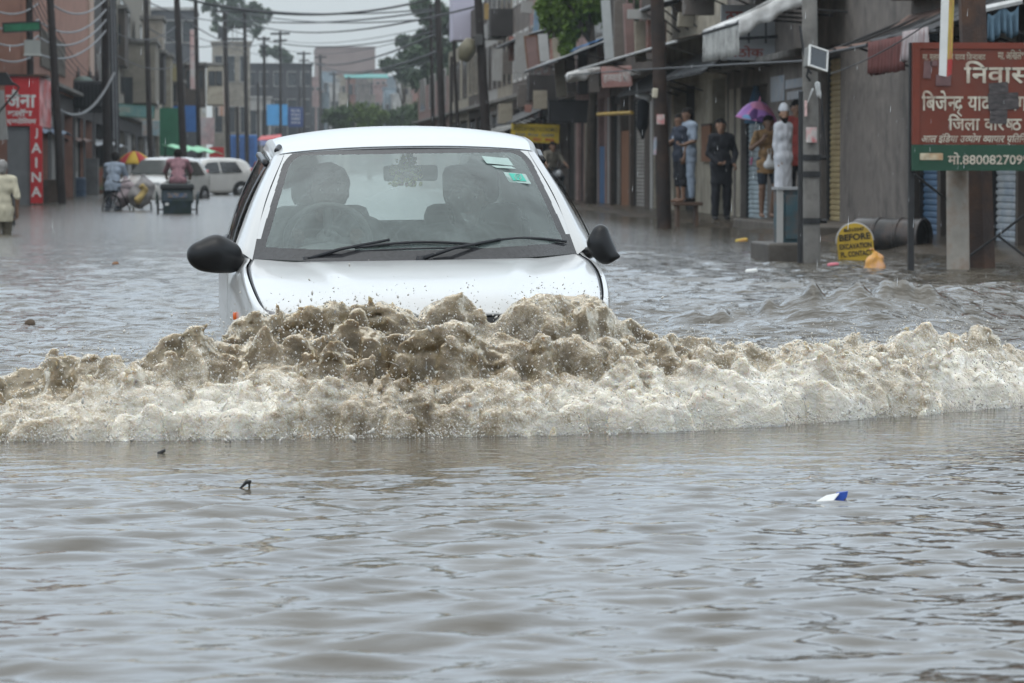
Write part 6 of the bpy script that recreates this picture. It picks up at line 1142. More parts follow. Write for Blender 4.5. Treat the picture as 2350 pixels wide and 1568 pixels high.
b0 = Vector((8.75, 86, 0)); tree('green_tree', 'fresh green tree drooping over the right hand shops', b0, 4.6, clumps_px([(1262, 10, 30, 0), (1300, -10, 45, .3), (1345, 0, 36, -.2), (1290, 40, 34, 0), (1330, 48, 30, .2), (1305, 82, 22, 0), (1300, 108, 13, 0), (1255, 42, 20, 0), (1372, 28, 20, 0), (1318, -50, 50, 0)], b0, 86), .075, 17000, (.10, .17, .022), 31, tr=.12, droop=.14)
TG = 'hazy trees at the far end of the street'
DG = (.055, .085, .045)
for spec, px, D, lb, lf, nl, sd in (([(965, 20, 26, 0), (1000, 40, 34, 0), (985, 90, 36, 1), (1020, 120, 36, 0), (960, 130, 32, 0), (1005, 170, 34, 0), (970, 190, 28, 0), (1035, 60, 30, 0)], 990, 250, 'tall grey green tree behind the thin right hand poles', .22, 9000, 1), ([(925, 95, 16, 0), (940, 130, 24, 0), (915, 150, 20, 0), (935, 170, 26, 0), (890, 150, 18, 0)], 928, 330, 'smaller hazy tree left of the tall grey green one', .24, 5000, 2), ([(490, 20, 26, 0), (530, 5, 34, 0), (575, 25, 30, 0), (545, 45, 30, 0), (605, 40, 20, 0), (505, 60, 24, 0), (590, 70, 18, 0)], 540, 420, 'wide hazy tree behind the paired left poles', .3, 4200, 3), ([(610, 118, 14, 0), (635, 120, 16, 0), (655, 135, 16, 0)], 630, 460, 'small hazy tree beside the crossarm pole in the distance', .3, 1800, 4),
    ([(770, 268, 26, 0), (800, 262, 26, 0), (785, 285, 24, 0)], 785, 300, 'low dark bush at the left of the green clump above the car roof', .18, 4200, 5), ([(835, 262, 28, 0), (862, 268, 28, 0), (845, 288, 26, 0)], 848, 290, 'bright green low tree in the middle above the car roof', .18, 4600, 6), ([(905, 270, 28, 0), (935, 262, 26, 0), (925, 288, 26, 0)], 920, 310, 'low green tree right of the middle above the car roof', .18, 4400, 7), ([(962, 262, 26, 0), (975, 240, 20, 0)], 968, 280, 'small bush below the far right poles', .18, 3000, 8)):
    p = ony(px, 400, D); b0 = Vector((p.x, D, 0)); tree('hazy_tree' if sd < 5 else 'low_tree', lb, b0, max(1.5, (clumps_px(spec, b0, D)[0][0][2]) * .55), clumps_px(spec, b0, D), lf, nl, DG if sd < 5 else ((.085, .13, .03) if sd == 6 else (.05, .085, .03)), sd, TG)
# ---------- the red JAINA sign tower
D = 92; RED = mat('bright_red_board', (.46, .018, .022), .5, .12, 4); a, b_ = ony(12, 289, D), ony(90, 176, D)
t = thing('sign_tower', 'red box sign on a grey column with a vertical red lettered strip', 'shop sign', (a.x, D, 0)); off = t.location
GC = mat('grey_metal_column', (.16, .165, .17), .5, .15, 3); c0, c1 = ony(17, 470, D), ony(70, 289, D); MB(off).b2((c0.x, D + .1, -.4), (c1.x, D + .8, c1.z)).build('column', GC, t)
MB(off).b2((a.x, D, a.z), (b_.x, D + 1.6, b_.z)).build('sign_box', RED, t); MB(off).b2((a.x - .05, D - .05, b_.z), (b_.x + .2, D + 1.7, b_.z + .06)).build('top_edge', RUST, t)
s0, s1 = ony(90.6, 289, D), ony(104, 185, D); MB(off).slab([(b_.x + .004, D + .02, a.z), (b_.x + .22, D + 1.5, a.z - .05), (b_.x + .22, D + 1.5, b_.z - .1), (b_.x + .004, D + .02, b_.z)], (-1, .1, 0), .02).build('side_panel', mat('red_white_side_panel', (.55, .30, .30), .6, .5, 3, dirt=(.46, .02, .02), dscale=2, damt=.9), t)
v0, v1 = ony(70, 467, D), ony(97, 289, D); vt = MB(off).b2((v0.x, D - .02, v0.z), (v1.x, D + .12, v1.z - .004)).build('vertical_strip', RED, t)
for k, ch in enumerate('JAINA'): p = ony(83.5, 318 + k * 33.5, D); lettering('letter', ch, WHITE, t, (p.x, D - .024, p.z), (1, 0, 0), (0, 0, 1), None, .27, align='c', bold=.02, world=True)
for s_, x0, x1, yb, yt in (('जैना', 14, 82, 247, 206), ('[क]लॉथ', 17, 74, 268, 250), ('ए[म]पोि' + 'रयम', 16, 83, 287, 270)): p, q = ony(x0, yb, D), ony(x1, yt, D); lettering('lettering', s_, WHITE, t, (p.x, D - .004, p.z), (1, 0, 0), (0, 0, 1), q.x - p.x, q.z - p.z, bold=.03, world=True)
t = thing('lamp_arm', 'dark bent lamp bracket crossing in front of the red sign', 'bracket', ony(20, 205, 86)); MB(t.location).tube([ony(-12, 268, 86), ony(36, 214, 86), ony(44, 200, 86), ony(30, 190, 86)], .03, 6).build('arm', DKSTEEL, t); MB(t.location).slab([ony(-30, 196, 86), ony(34, 196, 86), ony(14, 166, 86), ony(-20, 166, 86)], (0, 1, 0), .25).build('hood', DKSTEEL, t)
t, w_, h_ = board('hoarding', 'dull white panel at the left edge beside the red sign', 'hoarding', -22, 322, 10, 208, 90, PL_WHITE, .08); t.rotation_euler = (0, R(-4), 0)
board('hoarding', 'green street sign board high on the left poles', 'sign board', 8, 74, 90, 50, 87.6, mat('green_sign_board', (.012, .13, .06), .5, .25, 5), .05, None, R(-3), frame=DKSTEEL)
t, w_, h_ = board('meter_box', 'grey square box on the pole above the red sign', 'box', 55, 129, 92, 92, 87.7, mat('pale_grey_box', (.30, .31, .29), .5, .1, 4), .2); MB().b2((-w_ / 2 - .02, -.02, h_), (w_ / 2 + .02, .22, h_ + .05), .01).build('lid', mat('pale_grey_box_lid', (.36, .37, .35), .5, .1), t)
# shop boards and awnings on the left
t, w_, h_ = board('shop_board', 'teal and pale green shop board under the grey beige building', 'shop board', 224, 268, 354, 238, 152, mat('teal_shop_board', (.12, .27, .27), .6, .3, 1.2, dirt=(.32, .42, .36), dscale=.8, damt=.9), .3, None, R(4), frame=mat('green_board_frame', (.02, .10, .06), .6)); lettering('lettering', 'CLOTH HOUSE', CREAMP, t, (-w_ * .42, -.004, h_ * .3), (1, 0, 0), (0, 0, 1), w_ * .5, h_ * .35)
LB = 'hoardings along the left side of the street'
BLU = mat('blue_hoarding', (.035, .13, .36), .6, .15, 2)
t, w_, h_ = board('hoarding', 'wide plain blue hoarding behind the dark pole', 'hoarding', 386, 302, 452, 242, 200, BLU, .15, LB, R(2)); lettering('lettering', 'SALE', WHITE, t, (-w_ * .36, -.006, h_ * .5), (1, 0, 0), (0, 0, 1), w_ * .3, h_ * .2)
board('hoarding', 'tall green painted wall board beside the blue hoarding', 'hoarding', 366, 358, 412, 248, 170, mat('green_wall_board', (.02, .14, .07), .6, .2, 2), .3, LB)
board('hoarding', 'pale blue shop board with an orange spot under the teal one', 'hoarding', 326, 312, 366, 278, 158, mat('pale_blue_board', (.25, .36, .40), .6, .3, 2, dirt=(.5, .18, .05), dscale=1.5, damt=.5), .1, LB)
board('hoarding', 'faded pink and white poster board right of the blue hoarding', 'hoarding', 454, 332, 492, 270, 225, mat('faded_poster', (.42, .30, .30), .6, .35, 2, dirt=(.25, .33, .35), dscale=1.5, damt=.7), .1, LB)
board('hoarding', 'bright sky blue hoarding in the middle distance', 'hoarding', 612, 288, 660, 240, 330, mat('sky_blue_hoarding', (.06, .28, .56), .6, .15, 1), .2, LB)
t, w_, h_ = board('hoarding', 'navy hoarding with rows of white writing', 'hoarding', 661, 292, 696, 246, 331, mat('navy_hoarding', (.025, .05, .16), .6, .15, 1), .2, LB)
for k in range(4): lettering('lettering', ('SALE', 'SAREES', 'SUITS', '50% OFF')[k], WHITE, t, (0, -.006, h_ * (.72 - .2 * k)), (1, 0, 0), (0, 0, 1), w_ * .6, h_ * .11, align='c')
board('hoarding', 'small red board below the faded poster', 'hoarding', 480, 362, 514, 338, 215, REDP, .1, LB)
board('banner', 'narrow white and red vertical banner on the stained grey building', 'banner', 436, 205, 448, 68, 195, mat('red_white_banner', (.5, .48, .47), .7, .1, 1, dirt=(.45, .12, .1), dscale=.5, damt=.8), .06)
board('banner', 'orange striped white vertical banner on the far left row', 'banner', 500, 266, 522, 168, 300, mat('orange_striped_banner', (.52, .46, .42), .7, .1, 1, dirt=(.5, .17, .04), dscale=1.6, damt=.9, stretch=(2, 1, .06)), .06)
t, w_, h_ = board('balcony_box', 'dull yellow balcony box on the cream building', 'balcony', 366, 186, 408, 148, 188, mat('dull_yellow_plaster', (.34, .29, .15), .8, .15, 2), 1.2)
for px0, px1, yy, D, m_, lb in ((104, 170, 300, 100, 'blue', 'torn blue plastic awning beside the red sign'), (160, 222, 318, 118, 'rust', 'sagging rust brown awning over the dark shops'), (222, 300, 330, 135, 'tin', 'pale tin sheet awning beside the black cable pole'), (420, 512, 344, 152, 'green', 'long light green plastic sheet behind the white cars')):
    a, b_ = ony(px0, yy, D), ony(px1, yy + 6, D + 10); m2 = {'blue': mat('torn_blue_plastic', (.07, .11, .18), .5, .3, 2), 'rust': mat('rust_brown_sheet', (.14, .075, .055), .7, .3, 2), 'tin': TIN, 'green': mat('light_green_plastic', (.25, .62, .36), .5, .12, 2)}[m_]
    t = thing('awning', lb, 'awning', a, 0, 'awnings along the left shops'); G = [[a + (b_ - a) * (i / 16) + Vector((-.9 * (1 - u), u * -1.2, -.14 * u * 4 * .5 + .25 - .05 * math.sin(i * 1.3))) for u in (0, .35, .7, 1)] for i in range(17)]
    solidify(MB(a).grid(G).build('sheet', m2, t, True), .03); MB(a).tube([G[1][0] + Vector((0, 0, -.05)), Vector((G[1][0].x, G[1][0].y, -.3))], .035, 6).tube([G[15][0] + Vector((0, 0, -.05)), Vector((G[15][0].x, G[15][0].y, -.3))], .035, 6).build('support_pole', DKSTEEL, t)
# ---------- poles, transformer and cables on the left
LP = 'poles along the left side'
DW = MATS['dark_wooden_pole']
for args in (('dark pole carrying the grey box above the red sign', 74, 440, 66, -60, 95, 17, 15), ('leaning dark pole in front of the salmon pink building', 141, 440, 112, -60, 95, 19, 16), ('thick black pole wrapped in cable bundles', 246, 440, 240, -60, 110, 18, 16), ('slim dark pole in front of the grey beige building', 347, 430, 333, -60, 150, 13, 11), ('dark pole with a crossarm rising behind the rickshaw', 424, 430, 404, -40, 140, 18, 13), ('thin dark pole right of the crossarm pole on the left row', 458, 420, 448, -40, 190, 11, 9), ('left one of two poles joined by crossarms', 526, 420, 515, 25, 230, 12, 10), ('right one of two poles joined by crossarms', 568, 420, 561, 27, 235, 10, 8), ('short pole in front of the pale low house', 547, 420, 544, 245, 240, 8, 7)): pole(*args, DW, group=LP)
def crossarm(t, px, y, half, D): MB(t.location).tube([ony(px - half, y, D - .1), ony(px + half, y - 1, D - .1)], .11, 6).build('crossarm', DKSTEEL, t)
for n_, (px, top, D, w_, ca, lb) in enumerate(((608, 84, 290, 8, 14, 'distant pole with a bushy top before the slate building'), (645, 72, 300, 7, 22, 'distant pole with a bent crossarm against the sky'), (699, 118, 380, 7, 16, 'distant pole at the right end of the slate building'), (737, 126, 400, 7, 14, 'distant pole left of the pinkish skyline block'), (768, 165, 430, 6, 10, 'distant pole below the pinkish skyline block'), (802, 175, 450, 5, 8, 'distant pole before the teal roof sheet'), (690, 200, 360, 6, 0, 'distant bare pole beside the navy hoarding'), (594, 190, 280, 6, 0, 'distant bare pole beside the sky blue hoarding'), (966, 205, 290, 7, 0, 'distant lone post below the tall grey green tree'))):
    t, a, b_ = pole(lb, px, 410, px - 2, top, D, w_, w_ * .8, DW, group='distant poles down the street')
    if ca: crossarm(t, px - 2, top + 6, ca, D); 
    if n_ < 4: crossarm(t, px - 2, top + 22, ca * .7, D)
for nm, px, y, hf, D in (('pole.001', 404, 8, 28, 140),): pass
t = thing('pole_crossarm', 'double crossarm frame joining two left hand poles', 'crossarm', ony(538, 27, 232)); MB(t.location).tube([ony(492, 27, 232), ony(580, 26, 234)], .09, 6).tube([ony(505, 64, 232), ony(575, 62, 234)], .07, 6).tube([ony(510, 90, 232), ony(560, 90, 234)], .09, 6).build('crossarm', DKSTEEL, t); a, b_ = ony(500, 88, 232), ony(556, 62, 232); MB(t.location).b2((a.x, 231.4, a.z), (b_.x * .4 + a.x * .6, 232.6, b_.z)).build('transformer_can', GREYB, t)
D = 118; a, b_ = ony(128, 272, D), ony(262, 186, D); t = thing('transformer', 'black oil transformer with bushings on a dark frame beside the pink building', 'transformer', ((a.x + b_.x) / 2, D, a.z)); off = t.location
w_ = b_.x - a.x; tb = MB(off); tb.b2((a.x + w_ * .03, D, a.z + .35), (b_.x - w_ * .03, D + 1.0, b_.z), .05)
for k in range(14): tb.b2((a.x + w_ * (.05 + .065 * k), D - .22, a.z + .45), (a.x + w_ * (.075 + .065 * k), D, b_.z - .15))
tb.build('tank', mat('transformer_black', (.016, .017, .02), .6, .3, 3), t)
for px in (160, 178, 205, 222): p = ony(px, 186, D); MB(off).lathe([(.05, -.05), (.05, .1), (.1, .12), (.05, .15), (.1, .2), (.05, .23), (.09, .28), (.03, .34), (.02, .5), (0, .5)], p + Vector((0, .4, 0)), 10).build('bushing', mat('brown_porcelain', (.05, .03, .025), .3, .2), t, True)
fr_ = MB(off); fr_.b2((a.x, D - .1, a.z + .2), (b_.x, D + 1.1, a.z + .35))
for x_ in (a.x + .1, b_.x - .25): fr_.b2((x_, D, -.5), (x_ + .15, D + .15, a.z + .2)); fr_.b2((x_, D + .9, -.5), (x_ + .15, D + 1.05, a.z + .2))
fr_.build('stand', DKSTEEL, t); p = ony(190, 195, D); MB(off).ball(p + Vector((0, .3, .12)), .35, 2, (1, .8, .55)).build('conservator', mat('pale_green_tank', (.14, .19, .17), .5, .2), t, True)
def cable(label, p0, p1, sag, r, m_, group='overhead cables', n=18):
    a, b_ = Vector(p0), Vector(p1); o = MB(a).tube([lerp(a, b_, k / n) + Vector((0, 0, -sag * 4 * (k / n) * (1 - k / n))) for k in range(n + 1)], r, 5).build('cable', m_); o.location = a; return tag(o, label, 'cable', group)
WG = mat('pale_grey_cable', (.20, .21, .22), .5, .15, 5); WB = mat('black_cable', (.02, .02, .022), .6, .2, 5)
for k in range(4):
    cable('thick pale cable drooping between the left hand poles', ony(88, 10 + 38 * k - (30 if k == 0 else 0), 96), ony(243, -2 + 24 * k, 109), .55 - .04 * k, .028, WG); cable('thick pale cable drooping from the left edge to the first pole', ony(-60, -10 + 36 * k, 88), ony(88, 8 + 37 * k, 96), .38, .026, WG)
    cable('thin dark wire slanting past the leaning pole', ony(60 + 8 * k, -20, 92), ony(172 + 14 * k, 176, 117), .3, .012, WB)
cable('fat pale cable looping low across the black transformer', ony(120, 238, 104), ony(262, 168, 108), .75, .045, WG)
for k in range(5): cable('cable of the loose bundle running down the thick black pole', ony(252 + 3 * k, -20, 109.5), ony(258 + 4 * k, 300 + 20 * k, 109), .06 - .05 * k, .03, WG if k % 2 else WB)
for (x0, y0, D0, x1, y1, D1, sg, r) in ((404, -8, 140, 1002, -6, 150, .75, .05), (448, 2, 190, 1002, 20, 150, .45, .035), (515, 27, 230, 1098, 14, 86, 1.0, .03), (561, 30, 235, 1002, 42, 150, .4, .035), (561, 46, 235, 1002, 24, 150, .35, .045), (515, 62, 230, 1002, 70, 150, 1.0, .03), (645, 92, 300, 1002, 58, 150, .5, .02), (645, 112, 300, 988, 75, 160, .7, .02), (699, 138, 380, 1002, 78, 150, .9, .055), (737, 150, 400, 1010, 116, 150, .9, .06), (737, 160, 400, 988, 140, 160, .6, .03), (333, 2, 150, 560, 40, 235, .5, .03), (333, 60, 150, 515, 96, 230, .6, .03), (404, 70, 140, 700, 132, 380, .5, .02), (404, 30, 140, 608, 96, 290, .8, .03), (240, 60, 110, 404, 60, 140, .5, .02), (240, 110, 110, 448, 120, 190, .8, .02)):
    cable('overhead cable sagging across the sky and rooftops', ony(x0, y0, D0), ony(x1, y1, D1), sg, r, WB)
cable('long dark cable crossing before the shops at awning height', ony(1294, 174, 80), ony(1856, 140, 35.6), -.02, .014, WB)
cable('black cable looping down to the floodlight', ony(1836, 60, 35.5), ony(1862, 168, 35.4), .12, .014, WB)
for k in range(3): cable('thin wire dangling down the grey concrete pole', ony(1886, 210 + 14 * k, 35.4), ony(1884 + 6 * k, 360, 35.4), -.01 * k, .006, WB)
cable('thin wire crossing the stained grey wall', ony(1905, 170, 42), ony(2120, 60, 36), .05, .008, WB)
# ---------- far cars
CARW = mat('white_car_enamel', (.62, .62, .60), .25, .08, 3, coat=.8); TYRE = mat('tyre_rubber', (.016, .016, .016), .8, .3, 9); RIM = mat('alloy_rim', (.32, .33, .34), .35, .1, metal=.7); TAIL = mat('red_tail_lamp', (.45, .02, .02), .2, .2, spec=.6); HEADL = mat('clear_lamp', (.5, .52, .53), .1, .1, spec=.8)
def hatch(label, loc, rz, sc=1.0, group='white cars standing at the left'):
    t = thing('parked_car', label, 'car', loc, rz, group); t.scale = (sc,) * 3
    # stations: y, half width, bottom, waist, roof, roof half width
    st = [(-1.82, .55, .32, .50, .52, .40), (-1.74, .72, .22, .66, .70, .55), (-1.3, .80, .2, .84, .88, .62), (-.92, .82, .2, .92, .95, .64), (-.25, .83, .2, .93, 1.42, .60), (.35, .83, .2, .93, 1.50, .60), (1.1, .83, .2, .95, 1.48, .585), (1.55, .81, .22, .97, 1.36, .56), (1.78, .76, .28, .95, 1.02, .60), (1.84, .66, .36, .80, .84, .55)]
    rows = [[(-rw * .55, y, rf + .012), (-rw, y, rf - .015), (-lerp((rw, 0, 0), (w, 0, 0), .5).x - .015, y, (rf + wa) / 2), (-w + .01, y, wa), (-w, y, (wa + b) / 2 + .05), (-w + .02, y, b + .08), (-w + .1, y, b)] for y, w, b, wa, rf, rw in st]
    rows = [[(p[0], p[1], p[2]) for p in reversed(r)] + [(0, r[0][1], r[0][2] + .012)] + [(-p[0], p[1], p[2]) for p in r] for r in rows]
    b = MB(); G = patch(rows, 60, 56); b.grid(G); n = len(G[0]); b.add(G[0], [tuple(range(n))]); b.add(G[-1], [tuple(range(n))]); b.build('body', CARW, t, True)
    for sg in (1, -1):
        for nm, q in (('side_window', [(-.60, .965), (.28, .965), (.26, 1.36), (-.18, 1.33)]), ('rear_side_window', [(.36, .965), (1.22, .985), (1.02, 1.36), (.34, 1.37)])):
            MB().slab([(sg * (np.interp(z, [.93, 1.15, 1.44], [.845, .765, .625]) + .012), y, z) for y, z in q], (sg, 0, .3), .02).build(nm, GLASSW, t)
        for y in (-1.15, 1.18):
            c_ = (sg * .785, y, .3); w = MB().lathe([(.16, -.08), (.28, -.09), (.31, -.05), (.31, .05), (.28, .09), (.16, .08)], c_, 22, 'x').build('wheel', TYRE, t, True, angle=40); MB().lathe([(0, .0), (.05, .01), (.17, .0), (.18, -.03)] if sg > 0 else [(0, 0), (.05, -.01), (.17, 0), (.18, .03)], (sg * .872, y, .3), 18, 'x').build('rim', RIM, w, True)
            MB().lathe([(.31, -.02), (.36, -.02), (.36, .02), (.31, .02)], (sg * .835, y, .3), 22, 'x').build('wheel_arch', DKSTEEL, t)
        MB().box((sg * .60, -1.66, .68), (.26, .16, .12), (R(-20), 0, sg * R(-20)), .03).build('headlight', HEADL, t); MB().box((sg * .68, 1.70, .98), (.14, .16, .30), (R(12), 0, sg * R(20)), .03).build('tail_light', TAIL, t); V, F = sdf_mesh([((sg * .90, -.62, .98), .06, (sg * 1.0, -.62, 1.0), .06)], .015, .02); from_np('wing_mirror', V, F, BLK, t)
    MB().slab([(-.66, -.90, 1.01), (.66, -.90, 1.01), (.53, -.37, 1.41), (-.53, -.37, 1.41)], (0, -.6, .7), .03).build('windscreen', mat('pale_windscreen', (.10, .12, .12), .08, .2, 2, spec=.8), t); MB().slab([(-.54, 1.745, 1.03), (.54, 1.745, 1.03), (.48, 1.60, 1.34), (-.48, 1.60, 1.34)], (0, .9, .3), .012).build('rear_window', GLASSW, t)
    MB().box((0, -1.80, .42), (.9, .06, .12), None, .02).build('grille', BLK, t); MB().box((0, -1.86, .36), (.46, .015, .11)).build('number_plate', WHITE, t); MB().box((0, 1.85, .62), (.46, .015, .11)).build('rear_plate', WHITE, t)
    return t
p = ony(372, 458, 109); hatch('white hatchback facing the camera at an angle beside the rickshaw', (p.x, 110.5, -.26), R(-24), 1.05)
p = ony(466, 447, 126); hatch('white hatchback seen from its side and rear behind the main car', (p.x, 126, -.13), R(-62), .98)
p = ony(384, 440, 132); hatch('white car mostly hidden behind the angled hatchback', (p.x, 131, -.22), R(-12), 1.0)
def motorcycle(label, loc, rz, col, group='two wheelers in the traffic'):
    t = thing('motorcycle', label, 'motorcycle', loc, rz, group)
    for y in (-.65, .6): w = MB(); w.tube([(0, y + .29 * math.cos(a_), .3 + .29 * math.sin(a_)) for a_ in [2 * math.pi * k / 24 for k in range(25)]], .05, 8, False); wh = w.build('wheel', TYRE, t, True); sp = MB(); [sp.tube([(0, y, .3), (0, y + .27 * math.cos(a_), .3 + .27 * math.sin(a_))], .008, 4) for a_ in [2 * math.pi * k / 10 for k in range(10)]]; sp.build('rim', RIM, wh)
    V, F = sdf_mesh([((0, -.3, .78), .13, (0, .0, .76), .12), ((0, 0, .45), .14, (0, .15, .4), .13), ((0, .35, .7), .06, (0, .8, .78), .05)], .025, .05); from_np('tank', V, F, col, t); V, F = sdf_mesh([((0, .02, .82), .09, (0, .65, .84), .08)], .025, .04); from_np('seat', V, F, BLK, t)
    MB().tube([(0, -.65, .3), (0, -.42, .95)], .03, 6).tube([(-.33, -.36, 1.02), (0, -.42, .98), (.33, -.36, 1.02)], .015, 6).tube([(0, -.3, .7), (0, .0, .3), (0, .6, .3)], .03, 6).build('frame', DKSTEEL, t); MB().ball((0, -.55, .85), .10, 2, (1, .7, 1)).build('headlight', HEADL, t, True); MB().tube([(.12, .1, .3), (.14, .9, .36)], .04, 8).build('exhaust', RIM, t)
    return t
p = ony(577, 440, 132); motorcycle('dark red motorcycle waiting behind the white hatchback', (p.x, 132, -.2), R(160), mat('dark_red_enamel', (.16, .02, .02), .3, .1)); p = ony(600, 434, 142); motorcycle('blue motorcycle further back beside the dark red one', (p.x, 142, -.2), R(185), mat('blue_enamel', (.03, .06, .16), .3, .1))
p2 = ony(598, 432, 142.1)
def rider(label, loc, rz, top, bottom, sc=1.0, skin=SKIN, wrZ=1.0):
    return person(label, loc, joints(hipL=(-.1, .15, .93), hipR=(.1, .15, .93), kneeL=(-.2, -.22, .74), kneeR=(.2, -.22, .74), ankL=(-.18, -.05, .36), ankR=(.18, -.05, .36), shL=(-.18, .02, 1.38), shR=(.18, .02, 1.38), neck=(0, .0, 1.43), head=(0, -.04, 1.565), elL=(-.27, -.16, 1.16), wrL=(-.30, -.36, 1.05), elR=(.27, -.16, 1.16), wrR=(.30, -.36, 1.05), curl=1.5), rz, sc, skin, top=top, bottom=bottom, leg=1.9, sleeve=.5, shoes=BLK, h=.011)
rider('person in an orange shirt riding the blue motorcycle', (p2.x, 142, -.2), R(185), mat('orange_red_shirt', (.42, .13, .07), .85), DENIM)
p = ony(1280, 470, 92); motorcycle('grey scooter halted at the dark doorway beside the car roof', (p.x - .15, 92, 0), R(15), mat('grey_enamel', (.12, .13, .14), .3, .1)); rider('person in a drab shirt on the grey scooter by the doorway', (p.x - .15, 92, 0), R(15), mat('drab_shirt', (.22, .20, .16), .85), DENIM)
# ---------- cycle rickshaw and rider
D = 74.6; p = ony(407, 490, D); sc_ = .86; t = thing('cycle_rickshaw', 'dark green cycle rickshaw seen from behind in the flood', 'rickshaw', (p.x, D, -.22)); t.scale = (sc_,) * 3
RG_ = mat('dark_green_rickshaw', (.012, .026, .022), .45, .3, 6, dirt=(.03, .05, .09), dscale=5, damt=.6)
b = MB(); b.box((0, 0, .78), (.80, .10, .46), (R(-10), 0, 0), .02); b.box((0, .28, .56), (.80, .55, .10), None, .02); b.build('seat_box', RG_, t); MB().box((0, -.02, .40), (.72, .12, .44), (R(6), 0, 0), .02).build('rear_panel', RG_, t); MB().box((0, -.07, .93), (.86, .10, .12), (R(-10), 0, 0), .03).build('folded_hood', mat('black_hood_cloth', (.014, .016, .018), .7, .3, 9), t)
MB().box((0, -.085, .72), (.5, .012, .12), (R(-10), 0, 0)).build('painted_band', mat('painted_blue_band', (.03, .07, .14), .5, .4, 14, dirt=(.35, .2, .03), dscale=9, damt=.7), t); MB().box((-.26, -.085, .50), (.09, .02, .08), None, .01).build('reflector', WHITE, t)
for sg in (1, -1):
    w = MB(); w.tube([(sg * .49, .1 + .36 * math.cos(a_), .36 + .36 * math.sin(a_)) for a_ in [2 * math.pi * k / 28 for k in range(29)]], .024, 6, False); wh = w.build('wheel', TYRE, t, True); s2 = MB(); [s2.tube([(sg * .49, .1, .36), (sg * .49, .1 + .35 * math.cos(a_), .36 + .35 * math.sin(a_))], .005, 4) for a_ in [2 * math.pi * k / 16 for k in range(16)]]; s2.build('spokes', RIM, wh); MB().tube([(sg * .52, .1 + .45 * math.cos(a_), .36 + .45 * math.sin(a_)) for a_ in [math.pi * (.1 + .8 * k / 10) for k in range(11)]], .02, 5).build('mudguard', RG_, t)
w = MB(); w.tube([(0, 1.75 + .34 * math.cos(a_), .36 + .34 * math.sin(a_)) for a_ in [2 * math.pi * k / 28 for k in range(29)]], .022, 6, False); w.build('wheel', TYRE, t, True); MB().tube([(0, .3, .45), (0, 1.1, .40), (0, 1.6, .85), (0, 1.75, .36)], .025, 6).tube([(-.3, 1.45, 1.05), (0, 1.6, 1.0), (.3, 1.45, 1.05)], .016, 6).tube([(0, 1.0, .4), (0, .92, .9)], .02, 6).tube([(-.5, .1, .36), (.5, .1, .36)], .02, 6).build('frame', DKSTEEL, t); MB().ball((0, .92, .93), .14, 2, (.8, 1.1, .4)).build('saddle', BLK, t, True)
MAUVE = mat('mauve_checked_shirt', (.26, .14, .16), .85, .35, 16)
person('person in a mauve checked shirt pedalling the rickshaw away', (p.x, D + .92 * sc_, -.22), joints(hipL=(-.1, .0, 1.0), hipR=(.1, .0, 1.0), kneeL=(-.13, -.3, .78), kneeR=(.13, -.33, .62), ankL=(-.11, -.15, .42), ankR=(.11, -.22, .26), shL=(-.2, -.2, 1.42), shR=(.2, -.2, 1.42), neck=(0, -.24, 1.46), head=(0, -.30, 1.58), elL=(-.29, -.36, 1.2), wrL=(-.28, -.55, 1.08), elR=(.29, -.36, 1.2), wrR=(.28, -.55, 1.08), curl=1.5), math.pi, .95, SKIN_D, top=MAUVE, sleeve=.5, bottom=DENIM, leg=1.6, h=.009)
# ---------- man pushing a loaded bicycle
D = 80; p = ony(282, 483, D); t = thing('bicycle', 'bicycle loaded with bulging grey sacks', 'bicycle', (p.x + .1, D, -.3)); t.rotation_euler = (0, 0, R(-38))
for y in (-.55, .55): w = MB(); w.tube([(0, y + .33 * math.cos(a_), .34 + .33 * math.sin(a_)) for a_ in [2 * math.pi * k / 26 for k in range(27)]], .02, 6, False); wh = w.build('wheel', TYRE, t, True); s2 = MB(); [s2.tube([(0, y, .34), (0, y + .32 * math.cos(a_), .34 + .32 * math.sin(a_))], .004, 4) for a_ in [2 * math.pi * k / 14 for k in range(14)]]; s2.build('spokes', RIM, wh)
MB().tube([(0, .55, .34), (0, .25, .8), (0, -.3, .85), (0, .1, .32), (0, .25, .8)], .018, 6).tube([(0, -.3, .85), (0, -.55, .34)], .018, 6).tube([(-.28, -.2, 1.0), (0, -.3, .95), (.28, -.2, 1.0)], .014, 6).build('frame', DKSTEEL, t)
SACK = mat('grey_sackcloth', (.26, .25, .25), .9, .25, 8, .3, 30, dirt=(.14, .12, .12), dscale=4, damt=.6)
for k, (c_, r_, lb, m_) in enumerate((((.32, .15, .72), .26, 'bulging grey sack slung on the bicycle carrier', SACK), ((-.26, .2, .70), .23, 'pinkish grey sack hanging on the near side of the bicycle', mat('pinkish_sackcloth', (.30, .25, .26), .9, .25, 8, .3, 30)), ((.50, -.1, .66), .09, 'yellow sack at the right end of the load', mat('yellow_sackcloth', (.42, .31, .12), .9, .25, 8, .3, 30)))):
    q = Vector((p.x + .1, D, -.3)) + Euler((0, 0, R(-38))).to_matrix() @ Vector(c_); V, F = sdf_mesh([((-.06, 0, -.1), r_, (.08, .05, .12), r_ * .8), ((0, 0, .2), r_ * .5, (.03, 0, r_ + .12), .05)], .02, .06); V += .02 * np.sin(V[:, [1, 2, 0]] * 23); o = from_np('sack', V, F, m_); o.location = q; tag(o, lb, 'sack', 'sacks loaded on the bicycle')
